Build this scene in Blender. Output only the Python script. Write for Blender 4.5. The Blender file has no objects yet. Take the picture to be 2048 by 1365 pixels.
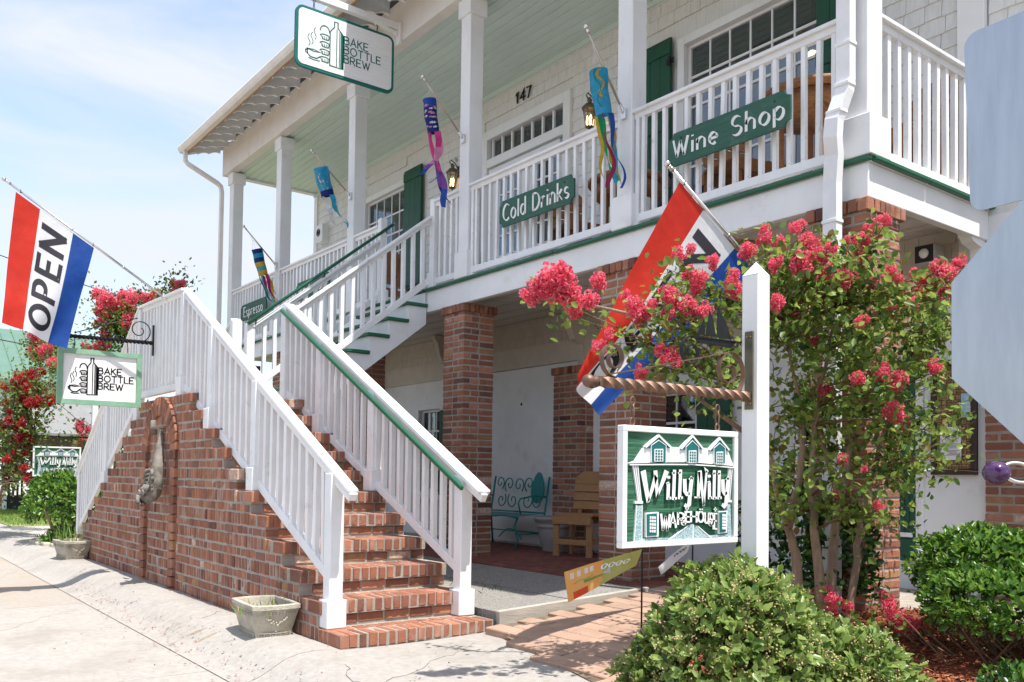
import bpy, bmesh, math, random
import numpy as np
from mathutils import Vector, Matrix

random.seed(11)
rng = np.random.default_rng(7)
PI = math.pi
scene = bpy.context.scene
COL = scene.collection

# ------------------------------------------------------------------ camera, world, sun, exposure
YAW, PITCH, ROLL = math.radians(-52.5987), math.radians(1.7918), math.radians(0.7426)
fwd = Vector((math.sin(YAW)*math.cos(PITCH), math.cos(YAW)*math.cos(PITCH), math.sin(PITCH)))
rgt0 = Vector((math.cos(YAW), -math.sin(YAW), 0))
up0 = rgt0.cross(fwd)
rgt = rgt0*math.cos(ROLL) + up0*math.sin(ROLL)
upv = up0*math.cos(ROLL) - rgt0*math.sin(ROLL)
cam_d = bpy.data.cameras.new('camera')
cam = bpy.data.objects.new('camera', cam_d)
COL.objects.link(cam)
CAM = Vector((0, 0, 1.2))
m3 = Matrix((rgt, upv, -fwd)).transposed()
cam.matrix_world = Matrix.Translation(CAM) @ m3.to_4x4()
cam_d.sensor_width = 36
cam_d.lens = 31.0
cam_d.shift_y = 0.1056
cam_d.clip_start = 0.05
cam_d.clip_end = 3000
scene.camera = cam

SUN_EL, SUN_AZ = math.radians(68), math.radians(6)      # azimuth measured from +X towards +Y
sun_dir = Vector((math.cos(SUN_EL)*math.cos(SUN_AZ), math.cos(SUN_EL)*math.sin(SUN_AZ), math.sin(SUN_EL)))
world = bpy.data.worlds.new('World')
scene.world = world
world.use_nodes = True
wn = world.node_tree
for n in list(wn.nodes): wn.nodes.remove(n)
w_out = wn.nodes.new('ShaderNodeOutputWorld')
w_bg = wn.nodes.new('ShaderNodeBackground')
w_bg.inputs['Strength'].default_value = 0.15
sky = wn.nodes.new('ShaderNodeTexSky')
sky.sky_type = 'NISHITA'
sky.sun_disc = False
sky.sun_elevation = SUN_EL
sky.sun_rotation = math.radians(90) - SUN_AZ
sky.air_density = 1.0
sky.dust_density = 1.2
sky.ozone_density = 2.0
# thin cirrus: noise over the sky direction, stretched sideways
tc = wn.nodes.new('ShaderNodeTexCoord')
mp = wn.nodes.new('ShaderNodeMapping')
mp.inputs['Scale'].default_value = (1.4, 1.4, 5.5)
mp.inputs['Rotation'].default_value = (0.22, 0.1, 0.5)
nz = wn.nodes.new('ShaderNodeTexNoise')
nz.inputs['Scale'].default_value = 1.7
nz.inputs['Detail'].default_value = 7
nz.inputs['Roughness'].default_value = 0.55
nz.inputs['Distortion'].default_value = 0.6
rp = wn.nodes.new('ShaderNodeValToRGB')
rp.color_ramp.elements[0].position = 0.36
rp.color_ramp.elements[0].color = (0.22, 0.22, 0.22, 1)
rp.color_ramp.elements[1].position = 0.68
rp.color_ramp.elements[1].color = (1.0, 1.0, 1.0, 1)
mx = wn.nodes.new('ShaderNodeMix')
mx.data_type = 'RGBA'
mx.inputs[7].default_value = (2.75, 2.90, 3.24, 1)
wn.links.new(tc.outputs['Generated'], mp.inputs['Vector'])
wn.links.new(mp.outputs['Vector'], nz.inputs['Vector'])
wn.links.new(nz.outputs['Fac'], rp.inputs['Fac'])
wn.links.new(rp.outputs['Color'], mx.inputs[0])
wn.links.new(sky.outputs['Color'], mx.inputs[6])
wn.links.new(mx.outputs[2], w_bg.inputs['Color'])
wn.links.new(w_bg.outputs['Background'], w_out.inputs['Surface'])

sun_d = bpy.data.lights.new('sun', 'SUN')
sun_d.energy = 3.45
sun_d.angle = math.radians(0.5)
sun_d.color = (1.0, 0.965, 0.91)
sun_o = bpy.data.objects.new('sun', sun_d)
COL.objects.link(sun_o)
sun_o.rotation_euler = sun_dir.to_track_quat('Z', 'Y').to_euler()
sun_o.location = (0, 0, 40)

scene.view_settings.view_transform = 'Standard'
scene.view_settings.look = 'None'
scene.view_settings.gamma = 1.0
scene.view_settings.use_curve_mapping = False
scene.view_settings.exposure = 1.10
scene.render.engine = 'CYCLES'
scene.cycles.max_bounces = 7
scene.cycles.diffuse_bounces = 4
scene.cycles.transparent_max_bounces = 12

# ------------------------------------------------------------------ materials
def srgb(r, g, b):
    f = lambda c: (c/255/12.92) if c/255 <= 0.04045 else ((c/255+0.055)/1.055)**2.4
    return (f(r), f(g), f(b))

MATS = {}
def mat(name, c1, c2=None, rough=0.6, scale=6.0, detail=5, bump=0.0, bscale=None, stretch=(1, 1, 1),
        spec=0.3, metal=0.0, trans=0.0, rnd=0.0, lo=0.35, hi=0.65, emit=None, stain=None, obj=False):
    """Principled material: two base colours blended by noise, optional fine relief, optional per-object tint."""
    m = bpy.data.materials.new(name)
    m.use_nodes = True
    nt = m.node_tree
    for n in list(nt.nodes): nt.nodes.remove(n)
    N, Lk = nt.nodes.new, nt.links.new
    out = N('ShaderNodeOutputMaterial')
    bs = N('ShaderNodeBsdfPrincipled')
    bs.inputs['Roughness'].default_value = rough
    bs.inputs['Metallic'].default_value = metal
    bs.inputs['Specular IOR Level'].default_value = spec
    if c2 is None: c2 = tuple(v*0.88 for v in c1)
    if obj:
        pos = N('ShaderNodeTexCoord').outputs['Object']
    else:
        pos = N('ShaderNodeNewGeometry').outputs['Position']
    mpn = N('ShaderNodeMapping')
    mpn.inputs['Scale'].default_value = stretch
    Lk(pos, mpn.inputs['Vector'])
    noi = N('ShaderNodeTexNoise')
    noi.inputs['Scale'].default_value = scale
    noi.inputs['Detail'].default_value = detail
    noi.inputs['Roughness'].default_value = 0.6
    Lk(mpn.outputs['Vector'], noi.inputs['Vector'])
    ramp = N('ShaderNodeValToRGB')
    ramp.color_ramp.elements[0].position = lo
    ramp.color_ramp.elements[1].position = hi
    ramp.color_ramp.elements[0].color = (*c1, 1)
    ramp.color_ramp.elements[1].color = (*c2, 1)
    Lk(noi.outputs['Fac'], ramp.inputs['Fac'])
    col = ramp.outputs['Color']
    if stain:
        sc, sscale, sw, slo, shi = stain
        n2 = N('ShaderNodeTexNoise')
        n2.inputs['Scale'].default_value = sscale
        n2.inputs['Detail'].default_value = 6
        n2.inputs['Roughness'].default_value = 0.7
        Lk(pos, n2.inputs['Vector'])
        r2 = N('ShaderNodeMapRange')
        r2.inputs['From Min'].default_value = slo
        r2.inputs['From Max'].default_value = shi
        r2.inputs['To Max'].default_value = sw
        Lk(n2.outputs['Fac'], r2.inputs['Value'])
        mxx = N('ShaderNodeMix'); mxx.data_type = 'RGBA'
        Lk(r2.outputs['Result'], mxx.inputs[0])
        Lk(col, mxx.inputs[6])
        mxx.inputs[7].default_value = (*sc, 1)
        col = mxx.outputs[2]
    if rnd > 0:
        oi = N('ShaderNodeObjectInfo')
        mr = N('ShaderNodeMapRange')
        mr.inputs['To Min'].default_value = 1-rnd
        mr.inputs['To Max'].default_value = 1+rnd
        Lk(oi.outputs['Random'], mr.inputs['Value'])
        hs = N('ShaderNodeHueSaturation')
        Lk(mr.outputs['Result'], hs.inputs['Value'])
        Lk(col, hs.inputs['Color'])
        col = hs.outputs['Color']
    Lk(col, bs.inputs['Base Color'])
    if bump > 0:
        nb = N('ShaderNodeTexNoise')
        nb.inputs['Scale'].default_value = bscale or scale*5
        nb.inputs['Detail'].default_value = 6
        nb.inputs['Roughness'].default_value = 0.65
        Lk(mpn.outputs['Vector'], nb.inputs['Vector'])
        bp = N('ShaderNodeBump')
        bp.inputs['Strength'].default_value = bump
        bp.inputs['Distance'].default_value = 0.01
        Lk(nb.outputs['Fac'], bp.inputs['Height'])
        Lk(bp.outputs['Normal'], bs.inputs['Normal'])
    if emit:
        bs.inputs['Emission Color'].default_value = (*emit[0], 1)
        bs.inputs['Emission Strength'].default_value = emit[1]
    sh = bs.outputs['BSDF']
    if trans > 0:
        tr = N('ShaderNodeBsdfTranslucent')
        Lk(col, tr.inputs['Color'])
        ms = N('ShaderNodeMixShader')
        ms.inputs[0].default_value = trans
        Lk(sh, ms.inputs[1]); Lk(tr.outputs['BSDF'], ms.inputs[2])
        sh = ms.outputs['Shader']
    Lk(sh, out.inputs['Surface'])
    MATS[name] = m
    return m

def glass_mat(name, tint, fac):
    m = bpy.data.materials.new(name); m.use_nodes = True
    nt = m.node_tree
    for n in list(nt.nodes): nt.nodes.remove(n)
    out = nt.nodes.new('ShaderNodeOutputMaterial')
    t = nt.nodes.new('ShaderNodeBsdfTransparent'); t.inputs['Color'].default_value = (*tint, 1)
    g = nt.nodes.new('ShaderNodeBsdfGlossy'); g.inputs['Roughness'].default_value = 0.03
    ly = nt.nodes.new('ShaderNodeLayerWeight'); ly.inputs['Blend'].default_value = fac
    mr = nt.nodes.new('ShaderNodeMapRange'); mr.inputs['To Min'].default_value = 0.06; mr.inputs['To Max'].default_value = 0.7
    ms = nt.nodes.new('ShaderNodeMixShader')
    nt.links.new(ly.outputs['Fresnel'], mr.inputs['Value'])
    nt.links.new(mr.outputs['Result'], ms.inputs[0])
    nt.links.new(t.outputs['BSDF'], ms.inputs[1]); nt.links.new(g.outputs['BSDF'], ms.inputs[2])
    nt.links.new(ms.outputs['Shader'], out.inputs['Surface'])
    MATS[name] = m
    return m

white = mat('white_paint', (.80, .80, .79), (.73, .73, .72), rough=.45, scale=2.2, bump=.12, bscale=30, stain=((.50, .47, .42), 3.5, .55, .58, .80))
white2 = mat('white_paint_rail', (.82, .82, .82), (.74, .74, .735), rough=.42, rnd=.035, scale=4, bump=.1, bscale=40, stain=((.42, .37, .31), 9, .65, .60, .78))
shingle_w = mat('white_shingle_paint', (.74, .735, .71), (.65, .645, .62), rough=.6, scale=5, bump=.25, bscale=50, stretch=(6, 6, 1), rnd=.035)
beige = mat('beige_shingle_paint', (.60, .545, .47), (.54, .49, .42), rough=.6, scale=5, bump=.25, bscale=50, rnd=.03)
beige_w = mat('cream_soffit_paint', (.76, .72, .67), (.69, .65, .60), rough=.6, scale=3, stain=((.45, .32, .2), 6, .5, .6, .8))
ceil_m = mat('pale_green_ceiling_paint', (.60, .70, .645), (.57, .67, .61), rough=.5, scale=1.5, rnd=.03)
soffit_m = mat('vinyl_soffit', (.60, .56, .51), (.55, .51, .46), rough=.5)
green_d = mat('dark_green_paint', (.018, .105, .058), (.025, .13, .07), rough=.38, scale=3, bump=.08, stain=((.16, .25, .18), 8, .5, .62, .8))
green_sh = mat('green_shutter_paint', (.014, .070, .040), (.018, .085, .048), rough=.4, scale=3, bump=.08)
green_sign = mat('green_sign_paint', (.026, .090, .060), (.036, .115, .078), rough=.55, scale=5, stretch=(1,1,9), bump=.3, bscale=14, stain=((.11, .19, .145), 8, .6, .54, .76))
mortar = mat('mortar', (.42, .365, .305), (.33, .29, .25), rough=.95, scale=9, bump=.8, bscale=60, stain=((.22, .21, .2), 2.5, .6, .5, .7))
BRK = [mat('red_brick', (.335, .135, .076), (.275, .112, .068), rough=.85, scale=14, bump=.7, bscale=90, rnd=.15, stain=((.48, .39, .33), 6, .6, .52, .74)),
       mat('orange_brick', (.43, .185, .11), (.36, .155, .095), rough=.85, scale=14, bump=.7, bscale=90, rnd=.15, stain=((.50, .41, .34), 7, .6, .54, .76)),
       mat('brown_brick', (.23, .11, .07), (.17, .08, .06), rough=.85, scale=14, bump=.7, bscale=90, rnd=.2, stain=((.35, .25, .18), 9, .5, .6, .8)),
       mat('dark_brick', (.10, .05, .042), (.17, .07, .05), rough=.85, scale=14, bump=.7, bscale=90, rnd=.2),
       mat('plum_red_brick', (.28, .115, .072), (.235, .10, .068), rough=.85, scale=14, bump=.7, bscale=90, rnd=.2, stain=((.45, .36, .3), 7, .55, .54, .76)),
       mat('tan_brick', (.40, .22, .11), (.30, .15, .08), rough=.85, scale=14, bump=.7, bscale=90, rnd=.15),
       mat('chipped_pale_brick', (.62, .50, .40), (.45, .25, .16), rough=.9, scale=25, bump=.9, bscale=60, rnd=.1)]
BRK_W = [46, 22, 8, 2, 18, 3, 1.2]
conc = mat('pale_concrete', (.395, .365, .33), (.325, .30, .27), rough=.92, scale=22, detail=8, bump=.6, bscale=110, stain=((.27, .24, .205), 1.3, .8, .50, .70))
conc_w = mat('tan_concrete', (.38, .34, .295), (.315, .285, .245), rough=.92, scale=24, detail=8, bump=.6, bscale=120, stain=((.35, .28, .21), .55, .8, .46, .64))
aggr = mat('exposed_aggregate', (.34, .32, .29), (.17, .16, .15), rough=.95, scale=55, detail=3, bump=.8, bscale=110)
paver_m = mat('pink_paver', (.41, .27, .195), (.34, .22, .16), rough=.9, scale=6, bump=.4, bscale=70, rnd=.10, stain=((.30, .22, .18), 2, .5, .52, .72))
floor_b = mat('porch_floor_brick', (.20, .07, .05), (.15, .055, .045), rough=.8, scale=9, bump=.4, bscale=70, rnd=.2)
wood_g = mat('grey_weathered_wood', (.46, .42, .36), (.36, .33, .28), rough=.9, scale=4, stretch=(6, 1, 6), bump=.5, bscale=30)
wood_t = mat('tan_pine_wood', (.43, .235, .105), (.33, .17, .075), rough=.65, scale=7, stretch=(3, 3, 14), bump=.2, bscale=20)
wood_o = mat('orange_cedar_wood', (.36, .165, .065), (.24, .11, .05), rough=.6, scale=6, stretch=(3, 3, 12), bump=.2)
wood_dk = mat('dark_brown_wood', (.035, .02, .016), (.05, .03, .022), rough=.45)
teal = mat('teal_iron_paint', (.012, .205, .205), (.018, .25, .24), rough=.35, scale=9)
pot_m = mat('grey_plastic_pot', (.40, .385, .37), (.35, .335, .32), rough=.6)
stone = mat('cast_stone', (.50, .455, .365), (.38, .345, .275), rough=.95, scale=7, bump=.8, bscale=60, stain=((.18, .165, .13), 5, .7, .50, .70))
fish_m = mat('grey_carved_stone', (.27, .24, .205), (.12, .105, .09), rough=.95, scale=10, bump=.8, bscale=70, stain=((.45, .40, .34), 9, .6, .55, .75))
rust = mat('rusty_bronze_metal', (.235, .13, .085), (.16, .10, .072), rough=.5, metal=.55, scale=14, bump=.3, stain=((.10, .085, .065), 6, .7, .48, .66))
iron = mat('black_iron', (.012, .012, .014), (.02, .02, .022), rough=.4, metal=.3)
chrome = mat('polished_pole_metal', (.70, .68, .66), (.60, .58, .55), rough=.22, metal=.9)
polem = mat('tan_pole_metal', (.46, .36, .27), (.55, .47, .38), rough=.35, metal=.6, scale=9)
bronze = mat('green_bronze_metal', (.10, .11, .075), (.16, .13, .085), rough=.45, metal=.5, scale=14)
alu = mat('bare_aluminium', (.475, .51, .545), (.41, .445, .485), rough=.40, metal=.85, scale=2.5, stretch=(9, 9, 1.2), stain=((.36, .40, .46), 3, .4, .58, .76))
black = mat('black_paint', (.014, .013, .016), rough=.5)
letter_w = mat('white_lettering', (.80, .80, .78), rough=.5)
letter_g = mat('teal_green_lettering', (.006, .135, .115), rough=.5)
board_w = mat('white_carved_board', (.80, .79, .77), (.62, .61, .59), rough=.6, scale=3.2, stretch=(1, 1, 26), bump=.5, bscale=5, lo=.5, hi=.8)
panel_w = mat('white_sign_panel', (.80, .79, .76), (.76, .75, .72), rough=.5)
green_fr = mat('pale_green_frame_wood', (.23, .40, .27), (.17, .32, .21), rough=.6, scale=5, stretch=(1, 1, 1), bump=.3, stain=((.40, .46, .38), 9, .6, .56, .75))
green_bd = mat('green_grained_board', (.045, .165, .088), (.022, .095, .05), rough=.6, scale=3.0, stretch=(1, 1.2, 26), bump=.9, bscale=4, lo=.4, hi=.6)
teal_d = mat('teal_sign_paint', (.012, .135, .130), rough=.5)
lace_m = mat('pale_blue_lattice_paint', (.50, .58, .60), (.16, .30, .31), rough=.5, scale=240, detail=0)
f_red = mat('red_flag_cloth', (.72, .045, .025), (.60, .034, .02), rough=.6, trans=.5, scale=5, bump=.6, bscale=9)
f_white = mat('white_flag_cloth', (.82, .82, .82), (.74, .74, .75), rough=.6, trans=.45, scale=5, bump=.6, bscale=9)
f_blue = mat('blue_flag_cloth', (.020, .085, .36), (.014, .06, .27), rough=.6, trans=.45, scale=5, bump=.6, bscale=9)
f_black = mat('black_flag_print', (.03, .028, .032), (.035, .032, .036), rough=.6, trans=.35)
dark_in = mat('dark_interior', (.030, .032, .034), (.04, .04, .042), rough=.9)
curtain = mat('brown_curtain', (.17, .105, .05), (.10, .065, .035), rough=.9, scale=5, stretch=(4, 4, 1))
glass = glass_mat('window_glass', (.62, .68, .72), .35)
lamp_glass = glass_mat('lamp_glass', (.85, .82, .75), .2)
bulb = mat('lit_bulb', (1, .8, .5), rough=.4, emit=((1, .62, .28), 6))
bark = mat('crape_myrtle_bark', (.34, .235, .155), (.22, .15, .10), rough=.85, scale=9, stretch=(3, 3, .8), bump=.5, bscale=18)
twig_m = mat('brown_twig', (.13, .075, .045), (.19, .12, .075), rough=.85)
LEAF = [mat('mid_green_leaf', (.13, .235, .042), (.165, .27, .052), rough=.42, trans=.58, scale=12, spec=.45),
        mat('yellow_green_leaf', (.26, .355, .07), (.31, .395, .085), rough=.42, trans=.58, scale=12, spec=.45),
        mat('deep_green_leaf', (.040, .095, .022), (.05, .11, .028), rough=.4, trans=.35, scale=12, spec=.45),
        mat('bronze_leaf', (.20, .115, .040), (.15, .10, .035), rough=.5, trans=.3, scale=12)]
BUSH = [mat('bush_leaf', (.185, .275, .06), (.215, .31, .07), rough=.36, trans=.45, scale=12, spec=.5),
        mat('bush_young_leaf', (.33, .43, .12), (.38, .47, .14), rough=.36, trans=.48, scale=12, spec=.5),
        mat('bush_old_leaf', (.075, .15, .035), (.09, .17, .04), rough=.36, trans=.4, scale=12, spec=.5)]
HEDGE = [mat('hedge_leaf', (.085, .20, .028), (.10, .225, .034), rough=.32, trans=.42, scale=12, spec=.5),
         mat('hedge_bright_leaf', (.17, .30, .04), (.20, .33, .05), rough=.32, trans=.45, scale=12, spec=.5),
         mat('hedge_dark_leaf', (.018, .06, .012), (.024, .07, .014), rough=.32, trans=.2, scale=12, spec=.5)]
berry_m = mat('tan_seed_cluster', (.50, .37, .19), (.42, .33, .15), rough=.6)
PINK = [mat('pink_petal', (.85, .115, .20), (.88, .17, .25), rough=.6, trans=.5, scale=30),
        mat('pale_pink_petal', (.90, .25, .33), (.92, .33, .39), rough=.6, trans=.5, scale=30),
        mat('deep_pink_petal', (.72, .08, .13), (.78, .11, .16), rough=.6, trans=.45, scale=30)]
REDP = [mat('red_petal', (.44, .018, .028), (.55, .03, .04), rough=.6, trans=.3, scale=30),
        mat('dark_red_petal', (.24, .012, .02), (.3, .018, .025), rough=.6, trans=.25, scale=30),
        mat('coral_petal', (.62, .09, .07), (.66, .14, .10), rough=.6, trans=.3, scale=30)]
grass_m = mat('lawn_grass', (.13, .20, .040), (.24, .26, .075), rough=.9, scale=1.1, bump=.6, bscale=60, stain=((.42, .36, .2), .5, .6, .5, .7))
gravel_m = mat('pale_gravel', (.56, .50, .42), (.46, .41, .34), rough=.95, scale=9, bump=.6, bscale=50)
mulch_m = mat('red_mulch', (.27, .065, .025), (.13, .035, .02), rough=.95, scale=26, bump=1.0, bscale=55)
soil_m = mat('dry_soil', (.20, .15, .10), (.12, .09, .06), rough=.95, scale=10, bump=.6)
roof_sh = mat('grey_roof_shingle', (.23, .23, .225), (.19, .19, .185), rough=.9, scale=4, bump=.4)
metal_roof = mat('green_metal_roof', (.105, .185, .14), (.12, .205, .155), rough=.4, scale=2)
siding = mat('white_siding', (.60, .62, .65), (.57, .59, .62), rough=.6)
rubber = mat('black_rubber_edging', (.02, .02, .022), rough=.5)
car_w = mat('white_car_paint', (.70, .72, .74), (.68, .7, .72), rough=.25)

# ------------------------------------------------------------------ mesh helpers
WL = {}
class MB:
    """Collects faces of several materials and links them as ONE mesh."""
    def __init__(s): s.v = []; s.f = []; s.m = []; s.mats = []; s.sm = []
    def mi(s, m):
        if m not in s.mats: s.mats.append(m)
        return s.mats.index(m)
    def add(s, vs, fs, m, smooth=False):
        b = len(s.v); k = s.mi(m)
        s.v.extend([tuple(p) for p in vs])
        for f in fs: s.f.append(tuple(b+i for i in f)); s.m.append(k); s.sm.append(smooth)
    def box(s, x0, x1, y0, y1, z0, z1, m):
        s.add([(x0,y0,z0),(x1,y0,z0),(x1,y1,z0),(x0,y1,z0),(x0,y0,z1),(x1,y0,z1),(x1,y1,z1),(x0,y1,z1)],
              [(0,3,2,1),(4,5,6,7),(0,1,5,4),(1,2,6,5),(2,3,7,6),(3,0,4,7)], m)
    def obox(s, c, u, v, w, m, ch=0.0, jit=0.0):
        """box with half-vectors u, v, w round c; ch chamfers its edges"""
        c, u, v, w = Vector(c), Vector(u), Vector(v), Vector(w)
        if ch <= 0:
            P = [c+u*a+v*b+w*d for d in (-1,1) for b in (-1,1) for a in (-1,1)]
            s.add(P, [(0,2,3,1),(4,5,7,6),(0,1,5,4),(1,3,7,5),(3,2,6,7),(2,0,4,6)], m); return
        U, V, Wd = u.length, v.length, w.length
        uu, vv, ww = u/U, v/V, w/Wd
        idx = {}; P = []
        for a in (-1,1):
            for b in (-1,1):
                for d in (-1,1):
                    for ax in range(3):
                        k = [U, V, Wd]
                        for q in range(3):
                            if q != ax: k[q] -= ch
                        p = c+uu*a*k[0]+vv*b*k[1]+ww*d*k[2]
                        if jit: p = p+Vector((random.uniform(-jit,jit) for _ in range(3)))
                        idx[(a,b,d,ax)] = len(P); P.append(p)
        F = []
        for ax in range(3):
            for sgn in (-1,1):
                o = [q for q in range(3) if q != ax]
                ring = []
                for (p,q) in ((-1,-1),(1,-1),(1,1),(-1,1)):
                    k = [0,0,0]; k[ax] = sgn; k[o[0]] = p; k[o[1]] = q
                    ring.append(idx[(*k,ax)])
                flip = (sgn < 0) ^ (ax == 1)
                F.append(tuple(ring[::-1] if flip else ring))
        for a in (-1,1):
            for b in (-1,1):
                for ax in range(3):
                    o = [q for q in range(3) if q != ax]
                    k0 = [0,0,0]; k0[o[0]] = a; k0[o[1]] = b; k0[ax] = -1
                    k1 = list(k0); k1[ax] = 1
                    F.append((idx[(*k0,o[0])], idx[(*k1,o[0])], idx[(*k1,o[1])], idx[(*k0,o[1])]))
                    if ax == 0:
                        pass
        for a in (-1,1):
            for b in (-1,1):
                for d in (-1,1):
                    F.append((idx[(a,b,d,0)], idx[(a,b,d,1)], idx[(a,b,d,2)]))
        s.add(P, F, m)
    def bar(s, p, q, w, h, m, up=(0,0,1), ch=0.0):
        p, q = Vector(p), Vector(q)
        d = (q-p); L = d.length; d.normalize()
        upv_ = Vector(up)
        if abs(d.dot(upv_)) > .99: upv_ = Vector((0,1,0))
        sd = d.cross(upv_).normalized(); u = sd.cross(d).normalized()
        s.obox((p+q)/2, d*L/2, sd*w/2, u*h/2, m, ch)
    def tube(s, pts, r, m, n=8, cap=True, smooth=True, flat=None):
        pts = [Vector(p) for p in pts]
        R = r if isinstance(r, (list, tuple)) else [r]*len(pts)
        t0 = (pts[1]-pts[0]).normalized()
        a = t0.orthogonal().normalized() if flat is None else Vector(flat)
        V = []; N = len(pts)
        for i, p in enumerate(pts):
            t = (pts[min(i+1,N-1)]-pts[max(i-1,0)]).normalized()
            a = (a - t*a.dot(t))
            a = a.normalized() if a.length > 1e-6 else t.orthogonal().normalized()
            b = t.cross(a)
            for k in range(n):
                an = 2*PI*k/n
                V.append(p+(a*math.cos(an)+b*math.sin(an))*R[i])
        F = [(i*n+k, i*n+(k+1)%n, (i+1)*n+(k+1)%n, (i+1)*n+k) for i in range(N-1) for k in range(n)]
        if cap: F += [tuple(range(n))[::-1], tuple((N-1)*n+k for k in range(n))]
        s.add(V, F, m, smooth)
    def lathe(s, c, prof, m, n=20, smooth=True, sx=1, sy=1, axis=None):
        c = Vector(c)
        V = [c+Vector((r*math.cos(2*PI*k/n)*sx, r*math.sin(2*PI*k/n)*sy, z)) for r, z in prof for k in range(n)]
        if axis is not None:
            q = Vector((0,0,1)).rotation_difference(Vector(axis)).to_matrix()
            V = [c+q@(p-c) for p in V]
        F = [(i*n+k, i*n+(k+1)%n, (i+1)*n+(k+1)%n, (i+1)*n+k) for i in range(len(prof)-1) for k in range(n)]
        F += [tuple(range(n))[::-1], tuple((len(prof)-1)*n+k for k in range(n))]
        s.add(V, F, m, smooth)
    def ball(s, c, r, m, n=12, sq=(1,1,1)):
        prof = [(max(math.sin(PI*i/(n//2)),.001), -math.cos(PI*i/(n//2))) for i in range(n//2+1)]
        c = Vector(c)
        V = [c+Vector((a*math.cos(2*PI*k/n)*r*sq[0], a*math.sin(2*PI*k/n)*r*sq[1], z*r*sq[2])) for a, z in prof for k in range(n)]
        F = [(i*n+k, i*n+(k+1)%n, (i+1)*n+(k+1)%n, (i+1)*n+k) for i in range(len(prof)-1) for k in range(n)]
        s.add(V, F, m, True)
    def prism(s, fr, poly, c0, c1, m):
        """polygon (2-D, counter-clockwise) in frame fr, from depth c0 to c1"""
        n = len(poly)
        V = [fr(a,b,c0) for a,b in poly]+[fr(a,b,c1) for a,b in poly]
        s.add(V, [tuple(range(n))[::-1], tuple(range(n,2*n))]+[(i,(i+1)%n,n+(i+1)%n,n+i) for i in range(n)], m)
    def ribbon(s, fr, pts, w, c0, c1, m, nib=None, closed=False):
        """stroke of half-width w along a 2-D polyline; nib = (direction, extra half-width)"""
        P = [Vector((p[0],p[1])) for p in pts]; N = len(P)
        A = []; B = []
        for i in range(N):
            if closed: t = P[(i+1)%N]-P[(i-1)%N]
            else: t = P[min(i+1,N-1)]-P[max(i-1,0)]
            if t.length < 1e-9: t = Vector((1,0))
            t.normalize(); nn = Vector((-t.y,t.x))
            k = 1.0
            if 0 < i < N-1:
                t1 = (P[i]-P[i-1]); t2 = (P[i+1]-P[i])
                if t1.length > 1e-9 and t2.length > 1e-9:
                    cs = max(.35, math.sqrt(max(0,(1+t1.normalized().dot(t2.normalized()))/2))); k = 1/cs
            hw = w*k
            if nib: hw = (w+abs(nn.dot(Vector(nib[0])))*nib[1])*k
            e = t*w*.7 if (not closed and (i == 0 or i == N-1)) else Vector((0,0))
            if i == 0: e = -e
            A.append(P[i]+nn*hw+e); B.append(P[i]-nn*hw+e)
        V = [fr(p.x,p.y,c1) for p in A]+[fr(p.x,p.y,c1) for p in B]
        n1 = N if closed else N-1
        F = [(N+i, N+(i+1)%N, (i+1)%N, i) for i in range(n1)]
        if abs(c1-c0) > 1e-6:
            V += [fr(p.x,p.y,c0) for p in A]+[fr(p.x,p.y,c0) for p in B]
            F += [(i,(i+1)%N,2*N+(i+1)%N,2*N+i) for i in range(n1)]
            F += [(N+(i+1)%N,N+i,3*N+i,3*N+(i+1)%N) for i in range(n1)]
            if not closed: F += [(N,0,2*N,3*N),(N-1,2*N-1,4*N-1,3*N-1)]
        s.add(V, F, m)
    def grid(s, fn, nu, nv, m, smooth=True, matfn=None):
        V = [fn(i/nu, j/nv) for j in range(nv+1) for i in range(nu+1)]
        b = len(s.v); s.v.extend([tuple(p) for p in V])
        for j in range(nv):
            for i in range(nu):
                a = j*(nu+1)+i
                s.f.append((b+a,b+a+1,b+a+nu+2,b+a+nu+1))
                s.m.append(s.mi(matfn((i+.5)/nu,(j+.5)/nv) if matfn else m)); s.sm.append(smooth)
    def mesh(s, name):
        me = bpy.data.meshes.new(name)
        me.from_pydata(s.v, [], s.f)
        for m in s.mats: me.materials.append(m)
        me.polygons.foreach_set('material_index', s.m)
        me.polygons.foreach_set('use_smooth', s.sm)
        me.update()
        return me
    def build(s, name, parent=None, **kw):
        return put(name, s.mesh(name), parent, **kw)

def put(name, me, parent=None, loc=(0,0,0), rot=None, scale=None, label=None, cat=None, group=None, kind=None):
    o = bpy.data.objects.new(name, me)
    COL.objects.link(o)
    o.location = loc
    if rot is not None: o.rotation_euler = rot
    if scale is not None: o.scale = (scale,)*3 if isinstance(scale,(int,float)) else scale
    WL[o.name] = Vector(loc)
    if parent is not None:
        o.parent = parent
        o.matrix_parent_inverse = Matrix.Translation(-WL[parent.name])
    if label: o['label'] = label
    if cat: o['category'] = cat
    if group: o['group'] = group
    if kind: o['kind'] = kind
    return o

def thing(name, label, cat, loc=(0,0,0), group=None):
    return put(name, None, None, loc=loc, label=label, cat=cat, group=group)

def dup(root, loc, rotz=0, label=None):
    """copy of a thing built at the origin, with its parts and their sub-parts"""
    r = root.copy(); COL.objects.link(r); r.location = loc; r.rotation_euler = (0,0,rotz)
    WL[r.name] = Vector(loc)
    if label: r['label'] = label
    for ch in root.children:
        c = ch.copy(); COL.objects.link(c); c.parent = r
        for g in ch.children:
            d = g.copy(); COL.objects.link(d); d.parent = c
    return r

def frame(o, u, v, n):
    o, u, v, n = Vector(o), Vector(u), Vector(v), Vector(n)
    return lambda a, b, c=0.0: o+u*a+v*b+n*c

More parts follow.
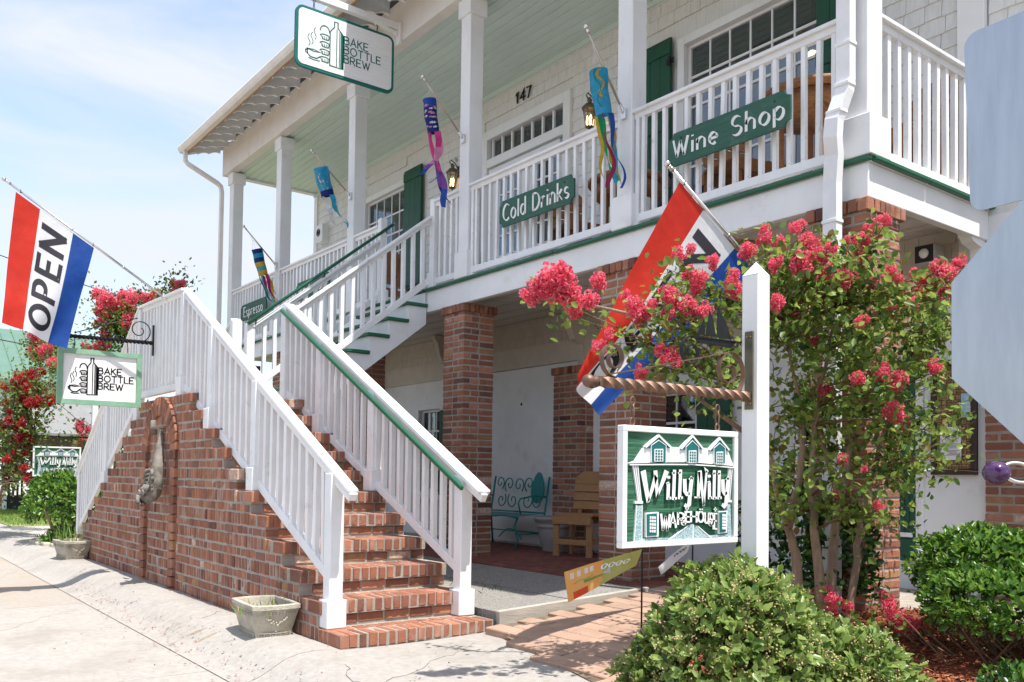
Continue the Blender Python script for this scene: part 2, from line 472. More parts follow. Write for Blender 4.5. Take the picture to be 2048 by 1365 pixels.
# ------------------------------------------------------------------ stroke lettering
def AR(cx, cy, rx, ry, a0, a1, n=12):
    return [(cx+rx*math.cos(math.radians(a0+(a1-a0)*i/n)), cy+ry*math.sin(math.radians(a0+(a1-a0)*i/n))) for i in range(n+1)]
X = .62
GL = {
 ' ': (.34, []),
 'A': (.72, [[(0,0),(.36,1),(.72,0)],[(.13,.33),(.59,.33)]]),
 'B': (.60, [[(0,0),(0,1)],[(0,1)]+AR(.28,.77,.27,.23,90,-90)+[(0,.54)],[(0,.54)]+AR(.30,.27,.30,.27,90,-90)+[(0,0)]]),
 'C': (.70, [AR(.42,.5,.40,.5,48,312,18)]),
 'D': (.70, [[(0,0),(0,1)],[(0,1)]+AR(.25,.5,.44,.5,90,-90,16)+[(0,0)]]),
 'E': (.55, [[(.55,1),(0,1),(0,0),(.55,0)],[(0,.52),(.46,.52)]]),
 'H': (.68, [[(0,0),(0,1)],[(.68,0),(.68,1)],[(0,.52),(.68,.52)]]),
 'I': (.10, [[(.05,0),(.05,1)]]),
 'K': (.60, [[(0,0),(0,1)],[(.55,1),(.02,.45)],[(.17,.58),(.60,0)]]),
 'L': (.50, [[(0,1),(0,0),(.5,0)]]),
 'N': (.68, [[(0,0),(0,1)],[(0,1),(.68,0)],[(.68,0),(.68,1)]]),
 'O': (.80, [AR(.40,.5,.40,.5,90,450,26)]),
 'P': (.58, [[(0,0),(0,1)],[(0,1)]+AR(.28,.73,.29,.27,90,-90)+[(0,.46)]]),
 'R': (.62, [[(0,0),(0,1)],[(0,1)]+AR(.28,.74,.28,.26,90,-90)+[(0,.48)],[(.25,.48),(.62,0)]]),
 'S': (.58, [AR(.29,.74,.26,.26,35,270,12)+AR(.29,.24,.28,.24,90,-145,12)[1:]]),
 'T': (.66, [[(0,1),(.66,1)],[(.33,1),(.33,0)]]),
 'U': (.66, [[(0,1),(0,.3)]+AR(.33,.3,.33,.3,180,360)+[(.66,1)]]),
 'W': (.98, [[(0,1),(.25,0)],[(.25,0),(.49,.85)],[(.49,.85),(.73,0)],[(.73,0),(.98,1)]]),
 '1': (.34, [[(0,.78),(.22,1),(.22,0)]]),
 '4': (.60, [[(.46,0),(.46,1),(0,.3),(.62,.3)]]),
 '7': (.55, [[(0,1),(.55,1),(.18,0)]]),
 'a': (.52, [AR(.24,X/2,.24,X/2,40,320,14),[(.5,X),(.5,0)]]),
 'c': (.46, [AR(.26,X/2,.25,X/2,50,310,14)]),
 'd': (.52, [AR(.24,X/2,.24,X/2,40,320,14),[(.5,1.05),(.5,0)]]),
 'e': (.50, [[(.02,X*.52),(.48,X*.52)]+AR(.25,X/2,.24,X/2,5,305,16)]),
 'h': (.50, [[(0,0),(0,1.05)],[(0,X*.6)]+AR(.25,X*.62,.23,X*.38,170,0,8)+[(.48,0)]]),
 'i': (.08, [[(.04,0),(.04,X)],[(.04,.86),(.04,.92)]]),
 'k': (.48, [[(0,0),(0,1.05)],[(.42,X),(.03,.27)],[(.14,.36),(.48,0)]]),
 'l': (.08, [[(.04,0),(.04,1.05)]]),
 'm': (.80, [[(0,0),(0,X)],[(0,X*.6)]+AR(.2,X*.62,.19,X*.38,170,0,8)+[(.39,0)],[(.39,X*.6)]+AR(.6,X*.62,.19,X*.38,170,0,8)+[(.79,0)]]),
 'n': (.50, [[(0,0),(0,X)],[(0,X*.6)]+AR(.25,X*.62,.23,X*.38,170,0,8)+[(.48,0)]]),
 'o': (.54, [AR(.27,X/2,.26,X/2,90,450,20)]),
 'p': (.52, [[(0,-.32),(0,X)],AR(.26,X/2,.25,X/2,140,-140,14)]),
 'r': (.34, [[(0,0),(0,X)],[(0,X*.55)]+AR(.22,X*.62,.2,X*.36,165,50,6)]),
 's': (.40, [AR(.2,X*.74,.18,X*.26,35,270,10)+AR(.2,X*.24,.19,X*.24,90,-145,10)[1:]]),
 'y': (.52, [[(0,X),(.25,.05)],[(.52,X),(.22,-.22),(.02,-.34)]]),
}
def text_width(t, gap): return sum(GL[c][0]+gap for c in t)-gap
def write(mb, fr, t, x, y, h, w, c0, c1, m, gap=.22, nib=None, wx=1.0, shear=0.0):
    """t in stroke letters of cap height h starting at (x, y) in frame fr"""
    for ch in t:
        adv, lines = GL[ch]
        for ln in lines:
            pts = [(x+(p[0]*wx+p[1]*shear)*h, y+p[1]*h) for p in ln]
            if len(pts) == 2:
                a, b = pts; pts = [a, ((a[0]+b[0])/2,(a[1]+b[1])/2), b]
            mb.ribbon(fr, pts, w*h, c0, c1, m, (nib[0], nib[1]*h) if nib else None)
        x += (adv*wx+gap)*h
    return x

# ------------------------------------------------------------------ foliage helpers (numpy)
def fan_mesh(name, C, A, Nn, L, Wd, mi, mats, fold=.25, smooth=False):
    """leaf-shaped blades: base C, axis A, normal Nn, length L, half-width Wd; four triangles' worth each"""
    n = len(C)
    A = A/np.linalg.norm(A,axis=1,keepdims=True)
    S = np.cross(A,Nn); S /= (np.linalg.norm(S,axis=1,keepdims=True)+1e-9)
    U = np.cross(S,A)
    L = L[:,None]; Wd = Wd[:,None]
    V = np.empty((n,6,3))
    V[:,0] = C
    V[:,1] = C+A*L*.38+S*Wd+U*Wd*fold
    V[:,2] = C+A*L*.76+S*Wd*.72+U*Wd*fold*.6
    V[:,3] = C+A*L-U*Wd*fold*.8
    V[:,4] = C+A*L*.76-S*Wd*.72+U*Wd*fold*.6
    V[:,5] = C+A*L*.38-S*Wd+U*Wd*fold
    me = bpy.data.meshes.new(name)
    me.vertices.add(n*6); me.vertices.foreach_set('co', V.reshape(-1))
    base = np.arange(n)[:,None]*6
    f = np.concatenate([base+np.array([[0,1,2,3]]), base+np.array([[0,3,4,5]])],axis=1).reshape(-1)
    me.loops.add(n*8); me.loops.foreach_set('vertex_index', f.astype(np.int32))
    me.polygons.add(n*2); me.polygons.foreach_set('loop_start', (np.arange(n*2)*4).astype(np.int32))
    for m in mats: me.materials.append(m)
    me.polygons.foreach_set('material_index', np.repeat(mi,2).astype(np.int32))
    me.update(calc_edges=True)
    me.validate()
    return me
def runit(n):
    v = rng.normal(size=(n,3)); return v/np.linalg.norm(v,axis=1,keepdims=True)

def cluster_mesh(name, mats, n=620, elong=1.3, size=.125):
    """unit flower panicle: many small ruffled petals through an ellipsoid"""
    nb_ = 16
    bc = runit(nb_)*rng.uniform(.45,.78,nb_)[:,None]*np.array([1,1,elong])
    w = rng.integers(0,nb_,n); d = runit(n)
    C = bc[w]+d*rng.uniform(.26,.40,n)[:,None]
    A = d+runit(n)*.8; N = d+runit(n)*.9
    mi = rng.choice(3, n, p=[.55,.28,.17])
    return fan_mesh(name, C, A, N, rng.uniform(.8,1.3,n)*size*1.4, rng.uniform(.8,1.3,n)*size*.9, mi, mats, fold=.7)

# ------------------------------------------------------------------ brickwork
BM = {}
def brick_mesh(sx, sy, sz, k, var):
    key = (round(sx*250), round(sy*250), round(sz*250), k, var)
    if key not in BM:
        mb = MB(); j = .0022
        mb.obox((0,0,0), (sx/2,0,0), (0,sy/2,0), (0,0,sz/2), BRK[k], min(.006, sx/6, sy/6, sz/6), j)
        BM[key] = mb.mesh('brick')
    return BM[key]
def pick_brick(): return random.choices(range(7), BRK_W)[0]
def lay_bricks(bricks, parent, limit, rest_parent=None, name='brick'):
    """bricks: (cx,cy,cz,sx,sy,sz[,roty]); the nearest are objects, the others one joined part"""
    bricks = sorted(bricks, key=lambda b: (Vector(b[:3])-CAM).length/max(b[3],b[4],b[5])**.5)
    for b in bricks[:limit]:
        k = pick_brick()
        rot = (random.gauss(0,.006), (b[6] if len(b) > 6 else 0)+random.gauss(0,.006), random.gauss(0,.006))
        put(name, brick_mesh(b[3],b[4],b[5],k,random.randrange(3)), parent,
            loc=(b[0]+random.gauss(0,.0012), b[1]+random.gauss(0,.0018), b[2]+random.gauss(0,.001)), rot=rot)
    rest = bricks[limit:]
    if rest:
        mb = MB()
        for b in rest:
            k = pick_brick(); t = b[6] if len(b) > 6 else 0
            a = random.gauss(0,.006)
            u = Vector((math.cos(t),0,-math.sin(t))); w = Vector((math.sin(t),0,math.cos(t)))
            mb.obox((b[0],b[1]+random.gauss(0,.0018),b[2]), u*b[3]/2, (a*b[4],b[4]/2,0), w*b[5]/2, BRK[k], min(.006,b[3]/6,b[4]/6,b[5]/6), .002)
        mb.build(name, rest_parent or parent, kind='stuff')

gravel_d = mat('dusty_joint', (.25,.22,.19), (.17,.15,.13), rough=.95, scale=20)
# ------------------------------------------------------------------ ground, roadway, walks (the setting)
mb = MB(); mb.box(-400, 200, -200, 400, -1.2, -.30, soil_m); mb.build('ground', kind='structure')
def ap_z(y):
    pts = [(1.98,-.113),(2.06,-.110),(2.14,-.085),(2.22,-.04),(2.31,.008),(2.41,.036),(2.52,.044),(2.62,.036),(2.75,.026),(3.2,.022),(3.9,.03),(4.4,.05)]
    if y <= pts[0][0]: return pts[0][1]
    for (a,b),(c,d) in zip(pts,pts[1:]):
        if y <= c: return b+(d-b)*(y-a)/(c-a)
    return pts[-1][1]
mb = MB()
for x0, x1, m in ((-60,-13.404,conc_w),(-13.396,-9.604,conc_w),(-9.596,-5.904,conc),(-5.896,-2.004,conc),(-1.996,6,conc)):
    mb.box(x0, x1, -1.2, 1.994, -.29, -.115, m)
for x0, x1 in ((-60,-9.6),(-9.58,6)): mb.box(x0, x1, -14, -1.22, -.29, -.115, conc_w)
mb.build('roadway', kind='structure')
mb = MB()
ys = [1.999,2.05,2.09,2.13,2.18,2.24,2.31,2.4,2.5,2.6,2.705]
def apron(x0, x1, ys):
    nx = max(2, int((x1-x0)/.25))
    V = []; F = []
    for j, y in enumerate(ys):
        for i in range(nx+1):
            x = x0+(x1-x0)*i/nx
            V.append((x, y+(0.012*math.sin(x*2.1) if 0 < j < len(ys)-1 else 0), ap_z(y)+.0025*math.sin(x*2.1+y*3)*(0 if j in (0,) else 1)))
    for j in range(len(ys)-1):
        for i in range(nx):
            a = j*(nx+1)+i; F.append((a,a+1,a+nx+2,a+nx+1))
    mb.add(V, F, conc, True)
mb.add([(-60,1.5,-.119),(6,1.5,-.119),(6,2.1,-.119),(-60,2.1,-.119)],[(0,1,2,3)],gravel_d)
apron(-13.9, -9.904, ys); apron(-9.898, -5.404, ys); apron(-5.398, -3.754, ys+[2.9,3.1,3.3,3.52,3.8,4.05]); apron(-3.748, -1.2, ys+[2.9,3.1,3.3,3.52]); apron(-16.6,-13.906, ys+[2.9]); apron(-22,-16.606, ys+[2.9]); apron(-40,-22.006, ys+[2.9])
mb.build('sidewalk_apron', kind='structure')
def grade(y): return .035+max(0,(y-3.5))*.095
# stains and chips on the rolled kerb
kerb_stain = mat('rusty_kerb_stain', (.24,.16,.09), (.34,.28,.21), rough=.95, scale=30)
mb = MB()
for x, y, l in ((-6.7,2.14,.30),(-6.95,2.17,.22)):
    pts = [Vector((x+.10*k/6, y+.18*k/6*l/.3, ap_z(y+.18*k/6)+.001)) for k in range(7)]
    wd_ = [.002,.012,.018,.021,.019,.012,.002]; V = []
    for p, w_ in zip(pts, wd_):
        for s_ in (-1,1):
            yy = p.y+s_*w_*.3; V.append((p.x-s_*w_, yy, ap_z(yy)+.005))
    mb.add(V, [(2*i,2*i+1,2*i+3,2*i+2) for i in range(6)], kerb_stain)
mb.build('kerb_chip', kind='stuff')
mb = MB()
for (x,y),(x2,y2) in (((-13.2,1.95),(-9.9,.6)),((-9.3,1.9),(-8.2,1.0)),((-7.4,2.6),(-6.9,2.05)),((-5.2,3.7),(-4.3,2.4)),((-8.9,2.62),(-8.7,2.1)),((-11.6,2.62),(-11.3,2.1)),((-4.9,2.5),(-3.8,2.15))):
    n = 14; pts = []
    for i in range(n+1):
        f = i/n; yy = y+(y2-y)*f+random.gauss(0,.025); pts.append((x+(x2-x)*f+random.gauss(0,.03), yy, (ap_z(yy) if yy > 1.99 else -.115)+.0005))
    mb.tube(pts, [.0013*random.uniform(.3,1.6) for _ in pts], gravel_d, 4)
mb.build('pavement_cracks', kind='stuff')

pav = thing('paver_path', None, None); pav['kind'] = 'structure'
mb = MB()
V = []; F = []
nq = 10
for i in range(nq+1):
    for x in (-5.36,-3.3,2.5):
        y0 = 3.93-.28*(x+5.4) if x < -3.2 else 3.5
        y = y0+(6.1-y0)*i/nq; V.append((x, y, grade(y)-.012))
for i in range(nq):
    for q in range(2): a = i*3+q; F.append((a,a+1,a+4,a+3))
mb.add(V, F, soil_m); mb.build('sand_bed', pav)
pm = []
for k in range(4):
    q = MB(); q.obox((0,0,0), (.146,0,0), (0,.071,0), (0,0,.03), paver_m, .006, .002); pm.append(q.mesh('paver'))
def in_paver(x, y):
    ylim = 3.92+(x+5.40)*(-.28) if x > -5.4 else 4.0
    return y > ylim
rows = 0; y = 3.25; cells = []
while y < 5.9:
    x = -5.34+(.148 if rows % 2 else 0)
    while x < -2.2:
        if in_paver(x+.148, y+.072): cells.append((x+.148, y+.074))
        x += .299
    y += .1495; rows += 1
cells.sort(key=lambda c: (Vector((c[0],c[1],0))-CAM).length)
for x, y in cells:
    put('paver', random.choice(pm), pav, loc=(x+random.gauss(0,.002), y+random.gauss(0,.002), grade(y)-.018+random.gauss(0,.002)),
        rot=(math.atan(.095)+random.gauss(0,.006), random.gauss(0,.006), random.gauss(0,.008)))
# exposed aggregate ramp behind the stairs, with its board edge
sl = thing('aggregate_ramp', None, None); sl['kind'] = 'structure'
def rz(y): return .17+(y-4.0)*.045
mb = MB()
for x0, x1 in ((-9.3,-7.62),(-7.6,-5.42)):
    for y0, y1 in ((4.02,4.78),(4.80,5.58)):
        mb.add([(x0,y0,0),(x1,y0,0),(x1,y1,0),(x0,y1,0),(x0,y0,rz(y0)),(x1,y0,rz(y0)),(x1,y1,rz(y1)),(x0,y1,rz(y1))],
               [(4,5,6,7),(0,1,5,4),(1,2,6,5),(2,3,7,6),(3,0,4,7)], aggr)
mb.build('slab', sl)
mb = MB(); mb.bar((-5.38,4.0,.11), (-5.38,5.62,.185), .045, .15, wood_g, ch=.005); mb.build('edge_board', sl)
mb = MB(); mb.bar((-5.325,4.05,.035), (-5.325,5.5,.09), .04, .07, wood_g, ch=.005); mb.build('edge_board', sl)
# brick floor of the lower porch
fl = thing('porch_floor', None, None); fl['kind'] = 'structure'
FZ = .255
mb = MB(); mb.box(-16.7,-3.0,5.60,7.66,0,FZ-.012,mortar); mb.build('mortar_bed', fl)
fb = []
y = 5.60; r = 0
while y < 7.6:
    x = -10.6+(.104 if r % 2 else 0)
    while x < -5.4:
        fb.append((x+.1, y+.05, FZ-.03, .196, .094, .06)); x += .208
    y += .104; r += 1
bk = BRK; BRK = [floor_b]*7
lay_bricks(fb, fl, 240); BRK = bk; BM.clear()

# lawn, gravel drive, planting beds
mb = MB(); mb.add([(-90,2.6,-.02),(-15.9,2.75,-.02),(-15.9,14,-.0),(-90,40,-.0)],[(0,1,2,3)],soil_m); mb.build('verge', kind='structure')
mb = MB(); mb.add([(-90,3.0,.0),(-21.5,3.0,.0),(-19.5,12,.0),(-90,40,.0)],[(0,1,2,3)],grass_m); mb.build('lawn', kind='structure')
mb = MB(); mb.add([(-21.4,2.7,.004),(-17.9,2.7,.004),(-16.9,12,.004),(-19.6,12,.004)],[(0,1,2,3)],gravel_m); mb.build('gravel_drive', kind='structure')
mb = MB(); mb.add([(-17.8,2.85,.006),(-15.9,2.9,.006),(-15.9,5,.006),(-17.3,5,.006)],[(0,1,2,3)],grass_m); mb.build('grass_verge', kind='structure')
def mound(name, cx, cy, rx, ry, z0, h, m, n=28, gr=0):
    zz = lambda y: z0+(max(0,grade(y)) if gr else 0)
    mb = MB(); V = [(cx,cy,zz(cy)+h)]; F = []
    for k in range(1,6):
        for i in range(n):
            a = 2*PI*i/n; q = k/5
            V.append((cx+rx*q*math.cos(a)*(1+.06*math.sin(3*a)), cy+ry*q*math.sin(a), zz(cy+ry*q*math.sin(a))+h*(1-q*q)+random.uniform(-.006,.006)))
    for i in range(n): F.append((0,1+i,1+(i+1)%n))
    for k in range(4):
        for i in range(n): F.append((1+k*n+i,1+(k+1)*n+i,1+(k+1)*n+(i+1)%n,1+k*n+(i+1)%n))
    mb.add(V, F, m, True); return mb.build(name, kind='structure')
mound('mulch_bed', -2.95, 4.75, 1.05, 1.45, .004, .06, mulch_m, gr=1)
mound('planting_bed', -15.55, 3.3, .95, .62, -.01, .07, mulch_m)
mb = MB()
n = 9000
C = np.stack([rng.uniform(-3.95,-2.0,n), rng.uniform(3.6,6.2,n), np.zeros(n)],1)
keep = ((C[:,0]+2.95)/1.05)**2+((C[:,1]-4.75)/1.45)**2 < 1
C = C[keep]; q = ((C[:,0]+2.95)/1.05)**2+((C[:,1]-4.75)/1.45)**2
C[:,2] = .035+np.maximum(0,C[:,1]-3.5)*.095+.010+.06*(1-q)+rng.uniform(-.004,.008,len(C))
A = runit(len(C)); A[:,2] *= .3
put('mulch_chips', fan_mesh('mulch_chips', C, A, np.tile([0,0,1.],(len(C),1))+runit(len(C))*.4, rng.uniform(.02,.055,len(C)), rng.uniform(.004,.009,len(C)), rng.integers(0,2,len(C)), [mulch_m, wood_o]), kind='stuff')
# grass blades along the lawn edge and the verge
n = 9000
C = np.stack([rng.uniform(-30,-21.4,n), rng.uniform(3.0,7.5,n), np.zeros(n)],1)
C2 = np.stack([rng.uniform(-17.7,-15.9,4000), rng.uniform(2.85,4.8,4000), np.full(4000,.006)],1)
C = np.concatenate([C,C2]); n = len(C)
A = np.tile([0,0,1.],(n,1))+runit(n)*.5
put('grass_blades', fan_mesh('grass_blades', C, A, runit(n), rng.uniform(.04,.10,n), rng.uniform(.004,.009,n), rng.integers(0,2,n), [LEAF[0], LEAF[1]]), kind='stuff')

# ------------------------------------------------------------------ the brick staircase
ST = thing('brick_staircase', 'pyramid shaped red brick staircase with white railings rising to a middle landing', 'staircase', (-9.6,2.75,0))
SY0, SY1 = 2.708, 3.984
def sx_r(k): return -5.40-.33*(k-1)
def sx_l(k): return -14.0+.345*(k-1)
def sz(k): return .122+.186*(k-1)
NST = 11
mb = MB()
for k in range(1, NST+1):
    zt = sz(k); z0 = sz(k-1) if k > 1 else -.1
    mb.box(sx_l(k)+.008, sx_r(k)-.008, SY0+.005, SY1-.006, zt-.1, zt-.005, mortar)
    mb.box(sx_l(k)+.037, sx_r(k)-.037, SY0+.0052, SY1-.006, z0-.02, zt-.1005, mortar)
mb.build('mortar_core', ST)
br = []
for k in range(1, NST+1):
    zt = sz(k); xr, xl = sx_r(k), sx_l(k)
    zc = zt-.047
    # rowlock course on the street side
    br.append((xr-.10, SY0+.03, zc, .198, .062, .094))
    br.append((xl+.10, SY0+.03, zc, .198, .062, .094))
    x = xl+.206
    while x < xr-.262:
        w = .054+random.uniform(-.006,.007)
        br.append((x+w/2, SY0+.1+random.uniform(-.004,.003), zc, w, .2, .093)); x += w+.0145
    # header course below it
    if k > 1:
        x = xl+.04; zc2 = zt-.142
        while x < xr-.06:
            w = random.choice([.092,.092,.095,.10,.085,.19]); w = min(w, xr-.034-x)
            if w < .04: break
            br.append((x+w/2, SY0+.1+random.uniform(-.003,.003), zc2, w, .2, .062)); x += w+.0145
    else:
        x = xl+.04
        while x < xr-.05:
            w = min(.098, xr-.034-x); br.append((x+w/2, SY0+.1, -.03, w, .2, .085)); x += w+.011
    # nosing of the flight on the right, and the riser course under it
    y = SY0+.066
    while y < SY1-.05:
        w = .058+random.uniform(-.005,.005)
        br.append((xr-.10+random.uniform(-.006,.006), y+w/2, zc+random.uniform(-.003,.003), .2, w, .093)); y += w+.017
    y = SY0+.11
    while y < SY1-.06:
        w = min(random.choice([.2,.2,.205,.19]), SY1-.012-y)
        br.append((xr-.03-.05, y+w/2, zt-.142 if k > 1 else -.03, .1, w, .066 if k > 1 else .085)); y += w+.012
    # second row of the tread, flat bricks
    if k < NST:
        y = SY0+.02
        while y < SY1-.1:
            br.append((xr-.262, y+.05, zt-.010, .10, .090, .018)); y += .106
# top of the landing: rowlocks across
# raised piers and arch of the fish niche
for x0 in (-10.24,-9.20):
    z = -.02; q = 0
    while z < 1.42:
        h = .093 if q % 2 else .066
        br.append((x0+.07, SY0+.018, z+h/2, .15, .11, h)); z += h+.0115; q += 1
cx, cz, ra = -9.65, 1.42, .52
for i in range(19):
    a = PI*(i+.5)/19
    br.append((cx+math.cos(a)*ra*1.0, SY0+.018, cz+math.sin(a)*ra*.92, .20, .10, .058+.022*abs(math.cos(a)), -a))
lay_bricks(br, ST, 300)

def railing(parent, name, A, B, zb0, zb1, m=None, spacing=.118, bw=.038, rail=(.09,.05), brail=(.05,.075), posts=(), post_w=.1, skip=(.07,.07), round_top=False, label=None, b0=0.0, b1=0.0):
    """sloping or level railing: A, B ends of the top rail (centres), zb0/zb1 height of the bottom rail under A and B"""
    m = m or white2
    A, B = Vector(A), Vector(B)
    mb = MB()
    if round_top:
        d = (B-A).normalized(); q = d.orthogonal()
        mb.tube([A,B], rail[0]*.5, m, 12)
        mb.bar(A-Vector((0,0,.03)), B-Vector((0,0,.03)), rail[0]*.8, rail[1], m, ch=.006)
    else:
        mb.bar(A, B, rail[0]*1.35, rail[1]*.62, m, ch=.006)
        mb.bar(A-Vector((0,0,rail[1]*.7)), B-Vector((0,0,rail[1]*.7)), rail[0]*.62, rail[1]*1.1, m, ch=.004)
    r = mb.build(name, parent, label=label)
    mb = MB(); a_, b_ = A.lerp(B,b0), A.lerp(B,1-b1)
    mb.bar((a_.x,a_.y,zb0+(zb1-zb0)*b0), (b_.x,b_.y,zb1+(zb0-zb1)*b1), brail[0], brail[1], m, ch=.005)
    mb.build('bottom_rail', r)
    L = Vector((B.x-A.x, B.y-A.y)).length
    n = max(1, int(round((L-skip[0]-skip[1])/spacing)))
    slope = (B.z-A.z)/L
    cache = {}
    for i in range(n):
        t = (skip[0]+(L-skip[0]-skip[1])*(i+.5)/n)/L
        p = A.lerp(B, t); zb = zb0+(zb1-zb0)*t-.01; zt = p.z-rail[1]*.9
        H = round((zt-zb)/2, 3)
        if H not in cache:
            q = MB(); q.obox((0,0,0), (bw/2,0,0), (0,bw/2,0), (0,0,H), m, .003); cache[H] = q.mesh('baluster')
        put('baluster', cache[H], r, loc=(p.x, p.y, (zt+zb)/2), rot=(random.gauss(0,.005), random.gauss(0,.005), math.atan2(B.y-A.y,B.x-A.x)+random.gauss(0,.02)))
    sc = MB(); sd = Vector((-(B.y-A.y), B.x-A.x, 0)).normalized()
    if sd.y > 0 or (abs(sd.y) < 1e-6 and sd.x < 0): sd = -sd
    for i in range(n):
        t = (skip[0]+(L-skip[0]-skip[1])*(i+.5)/n)/L; p = A.lerp(B, t); z = zb0+(zb1-zb0)*t+.055
        c = Vector((p.x,p.y,z))+sd*(bw/2)
        for dx in (-.009,.009):
            q_ = c+(B-A).normalized()*dx; a_ = Vector((0,0,.0045)); b_ = Vector((B.x-A.x,B.y-A.y,0)).normalized()*.0045; o_ = sd*.0015
            sc.add([q_-a_+o_,q_+b_+o_,q_+a_+o_,q_-b_+o_],[(0,1,2,3)],wood_g)
    sc.build('screw', r, kind='stuff')
    for (x, y, z0, z1) in posts:
        q = MB(); q.obox((x,y,(z0+z1)/2), (post_w/2,0,0), (0,post_w/2,0), (0,0,(z1-z0)/2), m, .006)
        q.build('post', r)
        b = MB(); b.obox((x,y,z0+.10), (post_w/2+.022,0,0), (0,post_w/2+.022,0), (0,0,.10), m, .008)
        b.build('post_base', r)
    return r
RN, RF = 2.80, 3.90
def railz(x): return 1.08+(-5.42-x)*.530
for yy, nm in ((RN,'near'),(RF,'far')):
    posts = [(-5.72,yy,sz(1),railz(-5.72)-.03), (-7.17,yy,sz(6),railz(-7.17)-.03), (-8.30,yy,sz(9),railz(-8.30)-.03)]
    r = railing(ST, 'railing', (-5.44,yy,1.075), (-9.19,yy,3.06), sz(1)+.20, sz(11)+.115, spacing=.137, bw=.045,
            rail=(.085,.06), posts=posts, skip=(.36,.05), round_top=(nm == 'near'), post_w=.105, b0=.072,
            label='railing of the right flight with a rounded top rail' if nm == 'near' else 'railing of the right flight with a green handrail on its side')
    if nm == 'far':
        q = MB(); q.bar((-5.62,yy-.078,1.105), (-9.2,yy-.078,2.995), .034, .045, green_d, ch=.010)
        for t in (.15,.5,.85):
            p = Vector((-5.62,yy-.085,1.13)).lerp(Vector((-9.2,yy-.085,3.02)), t)
            q.bar(p-Vector((0,0,.03)), p+Vector((0,.07,-.07)), .015, .015, iron)
        q.build('handrail', ST, label='dark green handrail')
    posts = [(-9.19,yy,sz(11),3.04), (-10.81,yy,sz(11)-.2,3.1)]
    if nm == 'near':
        railing(ST, 'railing', (-9.19,yy,3.075), (-10.81,yy,3.12), sz(11)+.11, sz(11)+.11, posts=posts, skip=(.06,.06), spacing=.125, bw=.045, label='level railing along the landing')
    else:
        for p in posts:
            q = MB(); q.obox((p[0],p[1],(p[2]+p[3])/2), (.06,0,0), (0,.06,0), (0,0,(p[3]-p[2])/2), white2, .006); q.build('post', ST)
    railing(ST, 'railing', (-10.81,yy,3.12), (-14.07,yy,1.13), sz(11)+.10, sz(1)+.16, posts=[(-13.85,yy,.05,1.15),(-12.3,yy,1.0,2.1)],
            skip=(.05,.25), spacing=.125, bw=.045, b1=.066, label='railing of the left flight')

# ------------------------------------------------------------------ wooden flight from the landing up to the porch
WF = thing('wooden_stairs', 'white wooden flight with green treads from the brick landing to the porch', 'stairs', (-10.0,5.0,2.0))
WX0, WX1 = -10.68, -9.36
for j in range(6):
    z = 3.34-.22*j; y = 5.51-.265*j
    q = MB(); q.obox(((WX0+WX1)/2, y+.135, z-.02), ((WX1-WX0)/2+.02,0,0), (0,.15,0), (0,0,.02), green_d, .006); q.build('tread', WF)
    q = MB(); q.box(WX0+.03, WX1-.03, y+.02, y+.04, z-.22, z-.041, white); q.build('riser', WF)
q = MB(); q.box(WX0+.03, WX1-.03, 5.775, 5.79, 3.341, 3.488, white); q.build('riser', WF)
for x in (WX0+.015, WX1-.055):
    poly = []
    for j in range(5,-1,-1):
        z = 3.34-.22*j-.042; y = 5.51-.265*j
        poly += [(y+.03, z-.18 if j == 5 else z-.22), (y+.03, z)]
    poly += [(5.79,3.298),(5.79,3.09),(4.10,1.78),(4.0,1.99)]
    fr = frame((x,0,0),(0,1,0),(0,0,1),(1,0,0))
    q = MB(); q.prism(fr, poly[::-1], 0, .04, white); q.build('stringer', WF)
railing(WF, 'railing', (WX1,4.05,3.05), (WX1,5.83,4.45), 2.24, 3.655, spacing=.137, bw=.045, skip=(.1,.05), label='railing on the right of the flight')
railing(WF, 'railing', (WX0,4.05,3.02), (WX0,5.83,4.42), 2.24, 3.655, spacing=.137, bw=.045, skip=(.1,.05), posts=[(WX0,4.03,1.98,3.06)], label='railing on the left of the flight')
q = MB()
P0, P1 = Vector((WX0+.07,3.98,3.05)), Vector((WX0+.07,6.0,4.66))
q.tube([P0,P1], .021, green_d, 10)
for t in (.05,.5,.95):
    p = P0.lerp(P1,t); q.tube([p,p+Vector((0,0,-.06)),p+Vector((-.06,0,-.08))], .009, iron, 6)
q.build('handrail', WF, label='dark green round handrail')

# ------------------------------------------------------------------ the shop building
SB = thing('shop_building', 'white shingled two storey shop with an upper porch on brick piers and green trim', 'building', (-10,7.65,0))
YW, YF = 7.65, 5.80
DZ = 3.535
XL, XR = -16.72, -3.43
def wall_segs(xa, xb, za, zb, ops):
    """rectangles of a wall left over by openings (x0,x1,z0,z1)"""
    out = []; xs = sorted({xa,xb,*[v for o in ops for v in o[:2]]})
    for x0, x1 in zip(xs, xs[1:]):
        z = za
        for o in sorted([o for o in ops if o[0] < x1-1e-6 and o[1] > x0+1e-6], key=lambda o: o[2]):
            if o[2] > z: out.append((x0,x1,z,o[2]))
            z = o[3]
        if z < zb: out.append((x0,x1,z,zb))
    return out
UP = [(-14.52,-13.08,4.40,6.20),(-10.64,-8.90,DZ,6.23),(-6.78,-5.05,4.40,6.20)]
LO = [(-12.5,-11.85,.95,2.27),(-7.6,-6.58,.85,2.20),(-5.35,-4.18,.85,2.25)]
mb = MB()
for x0,x1,z0,z1 in wall_segs(XL, 3, 3.45, 7.4, UP): mb.box(x0,x1,YW+.012,YW+.16,z0,z1,shingle_w)
for x0,x1,z0,z1 in wall_segs(XL, 3, 0, 3.45, LO): mb.box(x0,x1,YW,YW+.16,z0,z1,white)
mb.box(XL,XL+.16,YW+.165,13,0,7.4,white)
mb.build('wall', SB)
mb = MB()
